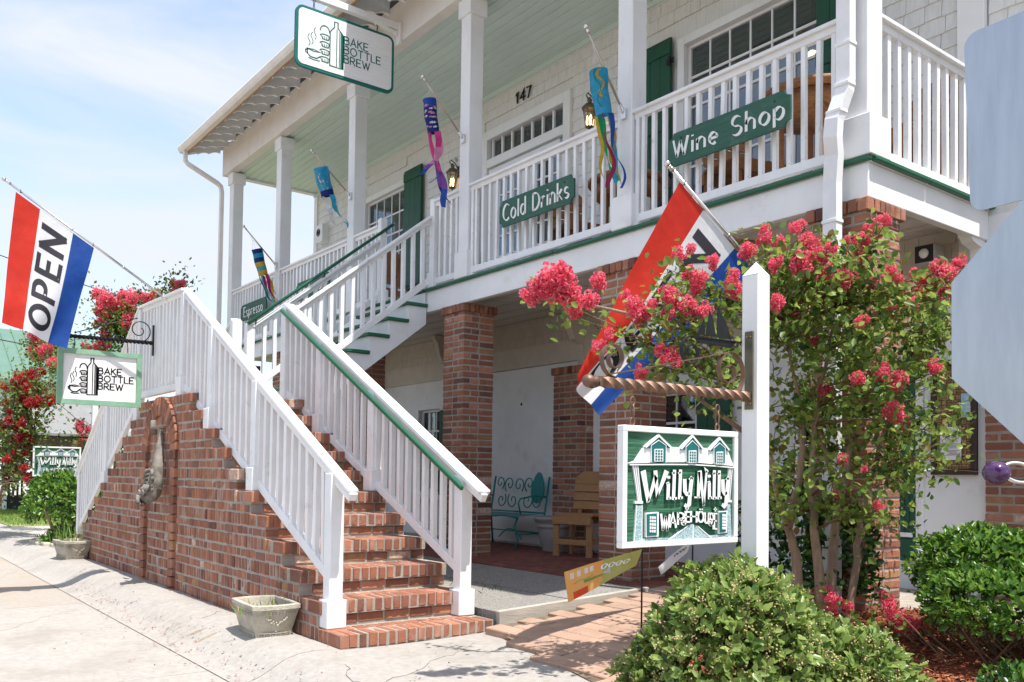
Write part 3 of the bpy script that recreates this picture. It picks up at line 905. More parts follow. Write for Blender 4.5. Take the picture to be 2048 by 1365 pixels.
for z0, z1 in ((3.5,7.2),(.05,3.4)):
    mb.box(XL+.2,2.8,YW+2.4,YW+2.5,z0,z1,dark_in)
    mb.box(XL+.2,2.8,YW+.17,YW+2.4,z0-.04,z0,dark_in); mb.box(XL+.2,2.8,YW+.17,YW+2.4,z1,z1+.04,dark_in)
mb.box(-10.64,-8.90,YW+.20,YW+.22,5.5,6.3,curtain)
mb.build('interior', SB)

# shingles: rows of separate tapered pieces
def shingles(xa, xb, za, zb, ops, m, row, limit, name, parent, wr=(.13,.26)):
    cell = []; z = za; i = 0
    while z < zb-.02:
        x = xa-random.uniform(0,.1)
        while x < xb:
            w = random.uniform(*wr); x0, x1 = max(x,xa), min(x+w-.005,xb)
            if x1-x0 > .03:
                zt = min(z+row+.03, zb)
                for o in ops:
                    if x0 < o[1] and x1 > o[0] and z < o[3]+.1 and zt > o[2]-.05:
                        if x0 < o[0]-.0: x1 = min(x1, o[0])
                        elif x1 > o[1]: x0 = max(x0, o[1])
                        else: x1 = x0
                if x1-x0 > .025: cell.append((x0,x1,z+random.uniform(-.003,.003),zt))
            x += w
        z += row; i += 1
    def piece(mb, x0,x1,z0,z1, ox=0, oy=0, oz=0):
        t = .017
        mb.add([(x0-ox,YW-t-oy,z0-oz),(x1-ox,YW-t-oy,z0-oz),(x1-ox,YW+.011-oy,z0-oz),(x0-ox,YW+.011-oy,z0-oz),
                (x0-ox,YW-.001-oy,z1-oz),(x1-ox,YW-.001-oy,z1-oz),(x1-ox,YW+.011-oy,z1-oz),(x0-ox,YW+.011-oy,z1-oz)],
               [(0,1,5,4),(0,3,2,1),(1,2,6,5),(0,4,7,3)], m)
    vis = sorted(cell, key=lambda c: (Vector(((c[0]+c[1])/2,YW,c[2]))-CAM).length + (9 if (-14 < c[0] < -13 or c[2] < DZ+.2) else 0))
    cache = {}
    for c in vis[:limit]:
        key = (round((c[1]-c[0])*80), round((c[3]-c[2])*100))
        if key not in cache:
            q = MB(); w = key[0]/80; h = key[1]/100; piece(q, -w/2, w/2, 0, h, 0, YW, 0); cache[key] = q.mesh(name)
        put(name, cache[key], parent, loc=((c[0]+c[1])/2, YW, c[2]))
    mb = MB()
    for c in vis[limit:]: piece(mb, *c)
    if mb.v: mb.build(name, parent, kind='stuff')
ops = [(o[0]-.14,o[1]+.14,o[2]-.12,o[3]+.13) for o in UP]+[(-7.5,-6.9,4.3,6.4),(-5.06,-4.5,4.3,6.4),(-13.1,-12.4,4.3,6.45),(-15.2,-14.5,4.3,6.45),(-3.67,-3.42,3.5,7.4)]
shingles(XL+.1, -.6, DZ+.1, 7.0, ops, shingle_w, .153, 300, 'shingle', SB)
mb = MB()
for x, z in ((-9.75,2.22),(-8.93,2.33),(-8.92,1.22),(-7.3,2.9)): mb.lathe((x,YW-.040,z),[(.022,0),(.020,.003),(.001,.003)],black,10,axis=(0,-1,0))
mb.build('wall_hole', SB, kind='stuff')
bb = MB(); bb.box(XL,XR-.62,YW-.035,YW,2.73,3.02,beige); bb.build('band_board', SB)
shingles(XL+.1, XR-.25, 3.021, 3.40, [], beige, .13, 60, 'band_shingle', SB, wr=(.10,.2))
for x, z0, z1, y0, w in ((-3.545,DZ+.06,7.3,YW-.07,.115),(XL+.05,DZ,7.3,YW-.04,.07)):
    q = MB(); q.obox((x,(y0+YW)/2,(z0+z1)/2),(w,0,0),(0,(YW-y0)/2,0),(0,0,(z1-z0)/2),white,.006); q.build('corner_board', SB)
q = MB(); q.obox((-3.735,YW-.02,1.5),(.30,0,0),(0,.02,0),(0,0,1.25),white,.006); q.obox((-4.0,YW-.045,1.5),(.035,0,0),(0,.022,0),(0,0,1.25),white,.005); q.build('wall_panel', SB)
q = MB(); q.obox((-8.9,YW-.02,1.5),(1.6,0,0),(0,.018,0),(0,0,1.22),white,.005); q.build('wall_panel', SB)

# porch ceiling, soffit, header, rafter tails, gutter, roof
y = 5.87; i = 0
while y < YW-.02:
    w = min(.138, YW-.02-y)
    q = MB(); q.obox(((XL-.05+XR+.15)/2, y+w/2, 6.945), ((XR+.2-XL)/2,0,0), (0,w/2-.003,0), (0,0,.012), ceil_m, .006)
    q.build('ceiling_board', SB); y += .14
q = MB(); q.box(XL-.05,XR+.2,5.86,YW,6.965,7.0,dark_in); q.build('ceiling_backing', SB)
q = MB(); q.obox(((XL+XR)/2+.06,YW-.03,6.90),((XR-XL)/2+.1,0,0),(0,.025,0),(0,0,.035),ceil_m,.006); q.build('ceiling_molding', SB)
q = MB(); q.box(XL-.04,XR+.22,5.72,5.868,6.90,7.46,beige_w); q.box(XL-.04,XL+.1,5.868,YW,6.90,7.2,white); q.box(XR+.08,XR+.22,5.868,YW,6.90,7.2,white); q.build('header_beam', SB)
rm = None
for k in range(34):
    x = -16.93+.412*k
    if x > XR+.4: break
    if rm is None:
        top = [(5.10,7.395),(5.72,7.63)]
        bot = []
        for i in range(25):
            t = i/24; yy = 5.72-(5.72-5.10)*t; zz = 7.40-(7.40-7.235)*t
            bot.append((yy, zz+.030*abs(math.sin(t*PI*3.0))**.8-.01))
        q = MB(); q.prism(frame((0,0,0),(0,1,0),(0,0,1),(1,0,0)), (top+bot)[::-1], -.022, .022, white); rm = q.mesh('rafter_tail')
    put('rafter_tail', rm, SB, loc=(x,0,0))
q = MB()
q.add([(-17.06,5.04,7.43),(XR+.45,5.04,7.43),(XR+.45,13,10.4),(-17.06,13,10.4),(-17.06,5.04,7.405),(XR+.45,5.04,7.405),(XR+.45,13,10.375),(-17.06,13,10.375)],
      [(0,1,2,3),(4,7,6,5),(0,4,5,1),(1,5,6,2),(3,2,6,7),(0,3,7,4)], roof_sh)
q.build('roof', SB)
fr = frame((0,0,0),(0,1,0),(0,0,1),(1,0,0))
q = MB(); q.prism(fr, [(4.98,7.40),(4.955,7.36),(4.975,7.30),(5.005,7.265),(5.09,7.265),(5.09,7.40)], -17.07, XR+.46, beige_w)
q.box(-17.06,XR+.45,5.092,5.105,7.245,7.42,wood_t); q.build('gutter', SB)
for x in (-17.06, XR+.44):
    q = MB(); q.prism(frame((x,0,0),(0,1,0),(0,0,1),(1,0,0)), [(5.1,7.25),(5.1,7.40),(12.9,10.32),(12.9,10.17)][::-1], -.012, .012, beige_w); q.build('rake_board', SB)

# downspouts
def sweep(path, prof, m):
    V = []; n = len(prof); path = [Vector(p) for p in path]
    for i, p in enumerate(path):
        t = (path[min(i+1,len(path)-1)]-path[max(i-1,0)]).normalized()
        a = Vector((1,0,0)); a = (a-t*a.dot(t)).normalized(); b = a.cross(t)
        V += [p+a*u+b*v for u, v in prof]
    F = [(i*n+k,i*n+(k+1)%n,(i+1)*n+(k+1)%n,(i+1)*n+k) for i in range(len(path)-1) for k in range(n)]
    mb = MB(); mb.add(V, F+[tuple(range(n)),tuple(range((len(path)-1)*n,len(path)*n))], m); return mb
flut = []
for i in range(13): flut.append((-.055+.11*i/12, .038-(.006 if i % 2 else 0)))
flut += [(.055,-.038),(-.055,-.038)]
q = sweep([(-3.555,5.66,7.3),(-3.555,5.70,6.7),(-3.555,5.715,5.0),(-3.555,5.715,4.10),(-3.555,5.70,4.02),(-3.60,5.64,3.80),(-3.61,5.64,3.68),(-3.625,5.68,3.56),(-3.645,5.69,3.36),(-3.645,5.69,3.24),(-3.645,5.69,1.5),(-3.645,5.69,.25)], flut, white2)
dsp = q.build('downspout', SB, label='fluted white downspout bending out round the porch edge')
for z, y in ((4.36,5.715),(3.08,5.69),(4.06,5.70),(3.86,5.655)):
    x = -3.555 if z > 4 else (-3.59 if z > 3.5 else -3.645)
    q = MB(); q.obox((x,y,z),(.062,0,0),(0,.046,0),(0,0,.013),white2,.003); q.build('strap', dsp)
q = sweep([(-16.88,5.05,7.27),(-16.88,5.05,7.10),(-16.86,5.09,7.03),(-16.68,5.60,6.72),(-16.66,5.66,6.66),(-16.66,5.68,6.55),(-16.66,5.68,3.5),(-16.66,5.68,0.05)], [(a*.8,b*.85) for a,b in flut], beige_w)
q.build('downspout', SB, label='slim downspout at the far corner of the porch')

# porch columns
for i, x in enumerate((-16.47,-14.2,-11.52,-8.60,-5.91,-3.53)):
    y = 5.90; hw = .098
    q = MB(); q.obox((x,y,(DZ+6.9)/2),(hw,0,0),(0,hw,0),(0,0,(6.9-DZ)/2),white,.008)
    c = q.build('porch_column', SB)
    q = MB(); q.obox((x,y,6.79),(hw+.03,0,0),(0,hw+.03,0),(0,0,.105),white,.008); q.build('capital', c)
    hb = .30
    if i == 5:
        q = MB(); q.obox((x+.005,y-.005,DZ+hb/2),(hw+.04,0,0),(0,hw+.04,0),(0,0,hb/2),white,.006)
    else:
        q = MB(); q.obox((x,y,DZ+.16),(hw+.035,0,0),(0,hw+.035,0),(0,0,.16),white,.008)
    q.build('base_wrap', c)

# deck, beams and green nosing
q = MB(); q.box(XL+.05,XR+.015,5.80,YW-.005,3.492,DZ-.002,white); q.build('deck', SB)
def nosing(p0, p1, o):
    q = MB(); q.bar(p0, p1, .06, .036, green_d, ch=.008); q.build('green_nosing', SB)
nosing((XL+.05,5.785,3.513),(-9.4,5.785,3.513),0); nosing((-9.38,5.785,3.513),(-6.9,5.785,3.513),0); nosing((-6.89,5.787,3.511),(XR+.03,5.785,3.513),0)
nosing((XR+.03,5.82,3.513),(XR+.03,6.6,3.513),0); nosing((XR+.03,6.605,3.514),(XR+.03,YW,3.513),0)
for x0, x1 in ((XL+.06,-9.37),(-9.36,XR)):
    q = MB(); q.obox(((x0+x1)/2,5.835,3.365),((x1-x0)/2,0,0),(0,.035,0),(0,0,.125),white,.005); q.build('porch_beam', SB)
q = MB(); q.obox((XR-.035,(5.872+YW)/2,3.365),(.035,0,0),(0,(YW-5.872)/2,0),(0,0,.125),white,.005); q.build('porch_beam', SB)
y = 5.875; i = 0
sm_, sm2 = soffit_m, mat('vinyl_soffit_vent', (.46,.42,.37), (.54,.50,.45), rough=.6, scale=40, stretch=(2.2,.01,1), detail=0, lo=.48, hi=.52)
while y < YW-.01:
    w = min(.097, YW-.008-y)
    q = MB(); q.obox(((XL+XR)/2,y+w/2,3.40),((XR-XL)/2-.07,0,0),(0,w/2-.002,0),(0,0,.01),sm2 if i % 3 == 2 else sm_,.005); q.build('soffit_panel', SB); y += .1; i += 1
for x in (-16.5,-14.0,-11.6,-8.5,-5.9,-3.50):
    pr = [(YW,2.62),(YW,3.38),(YW-.36,3.38),(YW-.36,3.33),(YW-.30,3.27),(YW-.26,3.10),(YW-.20,2.98),(YW-.06,2.92),(YW-.05,2.62)]
    if x > -4: pr = [(a-.02,b*.45+1.86) for a,b in pr]
    q = MB(); q.prism(frame((x,0,0),(0,1,0),(0,0,1),(1,0,0)), pr, -.05, .05, beige if x < -4 else white); q.build('corbel_bracket', SB)

# porch railings
ry = 5.86
def prail(xa, xb, **k):
    return railing(SB, 'porch_railing', (xa,ry,4.625), (xb,ry,4.625), DZ+.085, DZ+.085, spacing=.135, bw=.040, rail=(.085,.055), skip=(.04,.04), **k)
prail(-16.37,-14.30); prail(-14.10,-11.62); prail(-11.42,-10.72, posts=[(-10.66,ry,DZ,4.72)])
prail(-9.28,-8.70, posts=[(-9.31,ry,DZ,4.66)]); prail(-8.50,-6.01); prail(-5.81,-3.63)
railing(SB, 'porch_railing', (-3.50,6.0,4.625), (-3.50,YW-.03,4.625), DZ+.085, DZ+.085, spacing=.150, bw=.045, rail=(.095,.06), skip=(.10,.05), label='porch railing on the short sunlit side')
for x0 in (-8.47,-5.78):
    q = MB(); q.obox((x0+.012,ry,DZ+.52),(.022,0,0),(0,.03,0),(0,0,.52),white2,.004); q.build('half_post', SB)

# windows, door, shutters
def window(x0, x1, z0, z1, cols, rows, yf=YW, trim=.10, label=None, sill=True, wallm=white):
    q = MB(); t = trim
    for a,b,c,d in ((x0-t,x0,z0-t,z1+t),(x1,x1+t,z0-t,z1+t),(x0,x1,z1,z1+t),(x0,x1,z0-t,z0)):
        q.obox(((a+b)/2,yf-.02,(c+d)/2),((b-a)/2,0,0),(0,.03,0),(0,0,(d-c)/2),wallm,.004)
    e = .035
    for a,b,c,d in ((x0,x0+e,z0,z1),(x1-e,x1,z0,z1),(x0+e,x1-e,z1-e,z1),(x0+e,x1-e,z0,z0+e)):
        q.box(a,b,yf+.03,yf+.07,c,d,wallm)
    if sill: q.obox(((x0+x1)/2,yf-.045,z0-t-.02),((x1-x0)/2+t+.03,0,0),(0,.055,0),(0,0,.02),wallm,.004)
    w = q.build('window', SB, label=label)
    x0 += e; x1 -= e; z0 += e; z1 -= e; g = .02
    pw, ph = (x1-x0)/cols, (z1-z0)/rows
    gm = {}
    for i in range(1,cols):
        k = MB(); k.box(x0+pw*i-g/2,x0+pw*i+g/2,yf+.036,yf+.062,z0,z1,wallm); k.build('muntin', w)
    for j in range(1,rows):
        k = MB(); k.box(x0,x1,yf+.038,yf+.060,z0+ph*j-g/2-.004,z0+ph*j+g/2+.004,wallm); k.build('muntin', w)
    pm_ = MB(); pm_.box(-pw/2+g/2,pw/2-g/2,-.002,.002,-ph/2+g/2,ph/2-g/2,glass); pme = pm_.mesh('pane')
    for i in range(cols):
        for j in range(rows):
            put('pane', pme, w, loc=(x0+pw*(i+.5), yf+.05, z0+ph*(j+.5)), rot=(random.gauss(0,.004),0,random.gauss(0,.004)))
    return w
def shutter(x0, x1, z0, z1, yf=YW-.05, hinge=None):
    q = MB(); n = 3; w = (x1-x0)/n
    q.box(x0,x1,yf-.004,yf+.015,z0,z1,green_sh)
    s_ = q.build('shutter', SB)
    for i in range(n):
        k = MB(); k.obox((x0+w*(i+.5),yf-.012,(z0+z1)/2),(w/2-.002,0,0),(0,.010,0),(0,0,(z1-z0)/2),green_sh,.003); k.build('shutter_board', s_)
    for z in (z1-.12, z0+.12, (z0+z1)/2):
        k = MB(); k.obox(((x0+x1)/2,yf-.028,z),((x1-x0)/2,0,0),(0,.009,0),(0,0,.075),green_sh,.004); k.build('batten', s_)
    if hinge is not None:
        for z in (z1-.30, z0+.35):
            k = MB(); k.box(hinge-.05,hinge+.06,yf-.045,yf-.036,z-.03,z+.03,iron); k.box(hinge-.01,hinge+.02,yf-.060,yf-.044,z-.055,z+.055,iron); k.build('hinge', s_)
window(*UP[0], 5, 5, label='upper porch window at the far end'); window(*UP[2], 6, 5, label='wide upper porch window beside the wine shop sign')
window(*LO[0], 3, 4); window(*LO[1], 3, 4); window(*LO[2], 3, 4)
shutter(-7.45,-6.97,4.35,6.36,hinge=-6.96); shutter(-5.04,-4.60,4.35,6.36); shutter(-13.06,-12.50,4.35,6.40); shutter(-15.1,-14.62,4.35,6.40)
shutter(-11.83,-11.56,.9,2.24); shutter(-6.54,-6.08,.8,2.12); shutter(-4.17,-4.035,.5,2.3,yf=YW-.06)
# door with a seven pane transom
q = MB(); x0,x1,z0,z1 = UP[1]
for a,b,c,d in ((x0-.14,x0,z0,z1+.14),(x1,x1+.14,z0,z1+.14),(x0,x1,z1,z1+.14),(x0,x1,5.80,5.93)):
    q.obox(((a+b)/2,YW-.025,(c+d)/2),((b-a)/2,0,0),(0,.04,0),(0,0,(d-c)/2),white,.006)
q.obox(((x0+x1)/2,YW-.03,5.72),((x1-x0)/2-.06,0,0),(0,.035,0),(0,0,.04),white,.006)
dr = q.build('door', SB, label='white double door with a row of seven transom panes')
pw = (x1-x0-.10)/7
for i in range(7):
    k = MB(); k.box(x0+.05+pw*i+.018,x0+.05+pw*(i+1)-.018,YW+.04,YW+.044,5.955,z1-.03,glass); k.build('pane', dr)
for i in range(8):
    k = MB(); k.box(x0+.05+pw*i-.0175,x0+.05+pw*i+.0175,YW+.01,YW+.05,5.94,z1,white); k.build('muntin', dr)
for s_, (a,b) in enumerate(((x0+.02,(x0+x1)/2-.004),((x0+x1)/2+.004,x1-.02))):
    k = MB()
    for p in ((a,a+.13,z0,5.79),(b-.13,b,z0,5.79),(a+.13,b-.13,5.66,5.79),(a+.13,b-.13,z0,z0+.3)): k.box(p[0],p[1],YW+.01,YW+.055,p[2],p[3],white)
    for i in (1,2): k.box(a+.13+(b-a-.26)*i/3-.012,a+.13+(b-a-.26)*i/3+.012,YW+.015,YW+.05,z0+.3,5.66,white)
    for j in range(1,6): k.box(a+.13,b-.13,YW+.017,YW+.048,z0+.3+(5.36-z0)*j/6-.012,z0+.3+(5.36-z0)*j/6+.012,white)
    k.build('door_leaf', dr)
    k = MB(); k.box(a+.13,b-.13,YW+.03,YW+.034,z0+.3,5.66,glass); k.build('pane', dr)
# house number over the door
fr = frame((-9.97,YW-.03,6.57),(1,0,0),(0,0,1),(0,-1,0))
mb = MB(); write(mb, fr, '147', 0, 0, .155, .065, 0, .012, black, gap=.34); mb.build('house_number', SB)

# brick piers under the porch
def pier_bricks(x0, x1, y0, y1, za, zb):
    """(visible faces, hidden faces)"""
    F, B = [], []; z = za; r = 0; h = .058; jt = .0155; d = .1
    while z < zb-.12:
        zc = z+h/2; Lx, Ly = x1-x0, y1-y0
        if r % 2 == 0:
            w = (Lx-jt)/2
            F += [(x0+w/2,y0+d/2,zc,w,d,h),(x1-w/2,y0+d/2,zc,w,d,h)]
            L = Ly-d-jt; a = L*.36
            F += [(x1-d/2,y0+d+jt+a/2-.003,zc,d,a-jt/2,h),(x1-d/2,y1-(L-a)/2+.003,zc,d,L-a-jt/2,h)]
        else:
            w = (Ly-jt)/2
            F += [(x1-d/2,y0+w/2,zc,d,w,h),(x1-d/2,y1-w/2,zc,d,w,h)]
            L = Lx-d-jt; a = L*.36
            F += [(x1-d-jt-a/2+.003,y0+d/2,zc,a-jt/2,d,h),(x0+(L-a)/2-.003,y0+d/2,zc,L-a-jt/2,d,h)]
        B += [(x0+d/2,(y0+y1)/2+.06,zc,d,Ly-.13,h),((x0+x1)/2-.0,y1-d/2,zc,Lx-.23,d,h)]
        z += h+jt; r += 1
    zc = zb-.05; n = 6                                   # soldier cap, proud of the shaft
    for i in range(n):
        w = (x1-x0+.06)/n; F.append((x0-.03+w*(i+.5), y0-.028+.05, zc, w-.010, .1, .095))
    for i in range(1,n+1):
        w = (y1-y0+.06-.1)/n; F.append((x1+.028-.05, y0+.075+w*(i-.5), zc, .1, w-.010, .095))
    B.append((x0+.0,(y0+y1)/2+.05,zc,.06,y1-y0-.1,.095)); B.append(((x0+x1)/2,y1+.0,zc,x1-x0-.2,.06,.095))
    return F, B
PIERS = [(-8.98,-8.55,5.80,6.24,.24,3.24,105),(-6.21,-5.76,5.80,6.25,.22,3.24,75),(-3.90,-3.445,5.80,6.26,.20,3.24,75),
         (-11.75,-11.3,5.85,6.3,.24,3.24,0),(-14.4,-13.95,5.85,6.3,.2,3.24,0),(-16.65,-16.2,5.85,6.3,0,3.24,0)]
for x0,x1,y0,y1,za,zb,lim in PIERS:
    mb = MB(); mb.box(x0+.005,x1-.005,y0+.005,y1-.005,za-.25,zb-.004,mortar)
    p = mb.build('brick_pier', SB)
    F, B = pier_bricks(x0,x1,y0,y1,za,zb)
    zc = {-8.98:(.9,3.3),-6.21:(.4,3.3),-3.90:(.2,3.3)}.get(x0,(9,9))
    vis = sorted([f for f in F if zc[0] < f[2] < zc[1]], key=lambda f: -f[2])
    keep = vis[:lim]; rest = [f for f in F if f not in keep]+B
    lay_bricks(keep, p, 999); lay_bricks(rest, p, 0)
# pilasters on the back wall
for x0,x1,y0,za,zb,lim in ((-8.78,-8.26,7.38,.24,2.62,20),(-3.425,-2.2,7.56,.15,2.75,45),(-14.0,-13.75,7.45,.24,2.9,0)):
    mb = MB(); mb.box(x0+.005,x1-.005,y0+.005,YW,za-.2,zb-.004,mortar); p = mb.build('brick_pilaster', SB)
    F = []; z = za; r = 0
    while z < zb-.11:
        x = x0
        first = .105 if r % 2 else .215
        while x < x1-.03:
            w = min(first, x1-x); F.append((x+w/2,y0+.05,z+.029,w-.0,.1,.058)); x += w+.0155; first = .215
        if x1 < -8: F.append((x1-.05,(y0+.11+YW)/2,z+.031,.1,YW-y0-.12,.062))
        z += .0735; r += 1
    n = int((x1-x0+.05)/.075)
    for i in range(n): F.append((x0-.025+(x1-x0+.05)*(i+.5)/n, y0+.02, zb-.05, (x1-x0+.05)/n-.01, .1, .095))
    lay_bricks(F, p, lim)

# ------------------------------------------------------------------ green signs on the porch railing
def notched(w, h, r=.05, n=5):
    P = []
    for cx, cy, a0 in ((w,h,270),(0,h,360),(0,0,90),(w,0,180)):
        P += AR(cx, cy, r, r, a0, a0-90, n)
    return P
def green_sign(x0, x1, z0, z1, text, label, style):
    t = thing('hanging_sign', label, 'sign', ((x0+x1)/2,5.75,z0), group='green signs hung on the porch railing')
    fr = frame((x0,5.745,z0),(1,0,0),(0,0,1),(0,-1,0))
    W, Hh = x1-x0, z1-z0
    mb = MB(); mb.prism(fr, notched(W,Hh,.052), 0, .022, green_sign_m); mb.build('board', t)
    mb = MB(); h, gap, w, nib, wx = style
    tw = text_width(text, gap/wx)*wx*h
    write(mb, fr, text, (W-tw)/2, (Hh-h)/2+.004, h, w, .0225, .027, letter_w, gap=gap, nib=nib, wx=wx)
    mb.build('lettering', t)
    for px, pz in ((.14,.10),(W-.14,.10),(.14,Hh-.06),(W-.14,Hh-.06)):
        k = MB(); k.lathe(fr(px,pz,.022),[(.008,0),(.007,.004),(.001,.006)],iron,8,axis=(0,-1,0)); k.build('screw', t)
    return t
green_sign_m = MATS["green_sign_paint"]
nb = ((.8,-.6),.066)
green_sign(-15.62,-14.44,3.935,4.225,'Espresso','dark green Espresso sign on the farthest stretch of porch railing',(.165,.26,.016,nb,.95))
green_sign(-13.20,-12.02,3.935,4.225,'Ice Cream','dark green Ice Cream sign on the railing behind the stair handrail',(.160,.24,.016,nb,.95))
green_sign(-7.77,-6.53,3.935,4.225,'Cold Drinks','dark green Cold Drinks sign on the railing between two windsocks',(.175,.22,.018,nb,.86))
green_sign(-5.27,-4.03,3.925,4.215,'Wine Shop','dark green Wine Shop sign on the railing nearest the porch corner',(.155,.30,.014,((.8,-.6),.085),1.08))

# ------------------------------------------------------------------ bake bottle brew signs
def bake_art(mb, fr, W, Hh, col, w, c):
    F = lambda a, b, d=0.0: fr(a*W, b*Hh, c+d)
    k = w/Hh
    as_ = W/Hh
    G = lambda a, b, d=0.0: fr(a*Hh, b*Hh, c+d)
    def L(pts, ww=1.0, closed=False):
        mb.ribbon(G, [(p[0]*as_,p[1]) for p in pts], k*ww*.5, 0, .002, col, closed=closed)
    L([(.325,.12),(.325,.73),(.345,.78),(.368,.83),(.368,.93),(.405,.93),(.405,.83),(.43,.79),(.462,.73),(.462,.12),(.325,.12)])
    for x in (.395,.425): L([(x,.13),(x,.80 if x < .4 else .77)], .8)
    mb.prism(G, [(.435*as_,.12),(.47*as_,.12),(.47*as_,.72),(.435*as_,.79)], 0, .002, col)
    for i in range(4):
        z = .15+.135*i
        L([(.235,z+.05),(.245,z),(.31,z),(.318,z+.05)], .7)
        L([(.222+.05*(1-math.cos(PI*j/8)), z+.055+.035*math.sin(PI*j/8)) for j in range(9)], .9)
        for j in range(4): L([(.25+.018*j,z+.005),(.25+.018*j,z+.05)], .6)
    L([(.27-.048*math.cos(PI*j/10), .70+.10*math.sin(PI*j/10)) for j in range(11)])
    L([(.09,.30),(.10,.21),(.13,.17),(.19,.17),(.225,.22)]); L([(.09,.30),(.16,.315),(.225,.295),(.16,.28),(.09,.30)], .8)
    L([(.098,.28),(.075,.27),(.078,.23),(.10,.22)], .9); L([(.11,.145),(.16,.13),(.22,.14)], .8)
    for x0, z0 in ((.11,.36),(.14,.40),(.17,.50)):
        L([(x0+.012*math.sin(j*1.1), z0+.035*j) for j in range(7)], .6)
    for t, z in (('BAKE',.595),('BOTTLE',.425),('BREW',.255)):
        write(mb, G, t, .475*as_, z, .135, k*.5/.135, 0, .002, col, gap=.24, wx=1.12)
# round cornered board hung from the eaves
t = thing('hanging_sign', 'white rounded Bake Bottle Brew board with a teal rim hung high under the eaves', 'sign', (-10.0,4.94,6.17))
BW, BH = 1.36, .76
fr = frame((-10.0,4.26,6.165),(0,1,0),(0,0,1),(1,0,0))
def rrect(w, h, r, ins=0, n=6):
    P = []
    for cx, cy, a in ((w-r,r,-90),(w-r,h-r,0),(r,h-r,90),(r,r,180)): P += AR(cx,cy,r-ins,r-ins,a,a+90,n)
    return P
mb = MB(); mb.prism(fr, rrect(BW,BH,.10), -.04, 0, letter_g); rim = mb.build('rim', t)
n = 9; hh = (BH-.07)/n
mb = MB(); mb.prism(fr, rrect(BW,BH,.10,.035), .0002, .004, board_w); mb.build('panel', t)
mb = MB(); bake_art(mb, frame((-10.0,4.26+.03,6.165+.03),(0,1,0),(0,0,1),(1,0,0)), BW-.06, BH-.06, letter_g, .0135, .0045); mb.build('lettering', t)
for y in (4.50,5.38):
    k = MB(); p = Vector((-10.02,y,6.925))
    k.tube([p+Vector((0,.012*math.cos(a),.012+.022*math.sin(a))) for a in np.linspace(-PI/2,1.5*PI,13)], .004, iron, 6)
    k.tube([p+Vector((.012*math.cos(a),0,.055+.022*math.sin(a))) for a in np.linspace(-PI/2,1.5*PI,13)], .004, iron, 6)
    k.tube([p+Vector((0,.012*math.cos(a),.098+.022*math.sin(a))) for a in np.linspace(-PI/2,1.5*PI,13)], .004, iron, 6)
    k.build('hook', t)
k = MB(); k.obox((-10.02,4.90,7.085),(.035,0,0),(0,.82,0),(0,0,.045),white,.006); t = k.build('sign_arm', SB)
k = MB(); k.bar((-10.02,5.66,6.98),(-10.02,5.35,7.05),.05,.05,white,ch=.004); k.obox((-10.02,5.70,7.0),(.05,0,0),(0,.018,0),(0,0,.14),white,.004); k.build('bracket', t)
# framed panel hung out from the landing
t = thing('hanging_sign', 'white Bake Bottle Brew panel in a pale green wooden frame beside the stair landing', 'sign', (-10.2,2.21,1.92))
Y0s, Y1s, Z0s, Z1s = 1.795, 2.628, 1.905, 2.492
fr = frame((-10.18,Y0s,Z0s),(0,1,0),(0,0,1),(1,0,0))
W, Hh = Y1s-Y0s, Z1s-Z0s; b = .052
mb = MB(); mb.prism(fr, [(b,b),(W-b,b),(W-b,Hh-b),(b,Hh-b)], -.02, .006, panel_w); mb.build('panel', t)
for P in ([(0,0),(W,0),(W-b,b),(b,b)],[(W,0),(W,Hh),(W-b,Hh-b),(W-b,b)],[(W,Hh),(0,Hh),(b,Hh-b),(W-b,Hh-b)],[(0,Hh),(0,0),(b,b),(b,Hh-b)]):
    c = Vector((sum(p[0] for p in P)/4, sum(p[1] for p in P)/4)); P = [(c.x+(p[0]-c.x)*.997, c.y+(p[1]-c.y)*.997) for p in P]
    mb = MB(); mb.prism(fr, P, -.028, .026, green_fr); mb.build('frame_rail', t)
mb = MB(); bake_art(mb, frame((-10.18,Y0s+b,Z0s+b),(0,1,0),(0,0,1),(1,0,0)), W-2*b, Hh-2*b, black, .012, .0065); mb.build('lettering', t)
for y in (1.95,2.48):
    k = MB(); k.tube([(-10.18,y,Z1s-.01),(-10.18,y,2.62)], .004, iron, 6); k.build('hook', t)
def twisted(mb, p0, p1, r, m, turns, n=90):
    p0, p1 = Vector(p0), Vector(p1); d = (p1-p0).normalized(); a = d.orthogonal().normalized(); b2 = d.cross(a)
    V = []
    for i in range(n+1):
        c = p0.lerp(p1,i/n); th = 2*PI*turns*i/n
        for q in range(4):
            an = th+q*PI/2; V.append(c+(a*math.cos(an)+b2*math.sin(an))*r)
    F = [(i*4+q,i*4+(q+1)%4,(i+1)*4+(q+1)%4,(i+1)*4+q) for i in range(n) for q in range(4)]
    mb.add(V, F+[(0,1,2,3),(n*4,n*4+1,n*4+2,n*4+3)], m)
def spiral(c, r0, r1, a0, turns, n=40):
    """points of a scroll in the YZ plane round c"""
    return [Vector((c[0], c[1]+(r0+(r1-r0)*i/n)*math.cos(a0+2*PI*turns*i/n), c[2]+(r0+(r1-r0)*i/n)*math.sin(a0+2*PI*turns*i/n))) for i in range(n+1)]
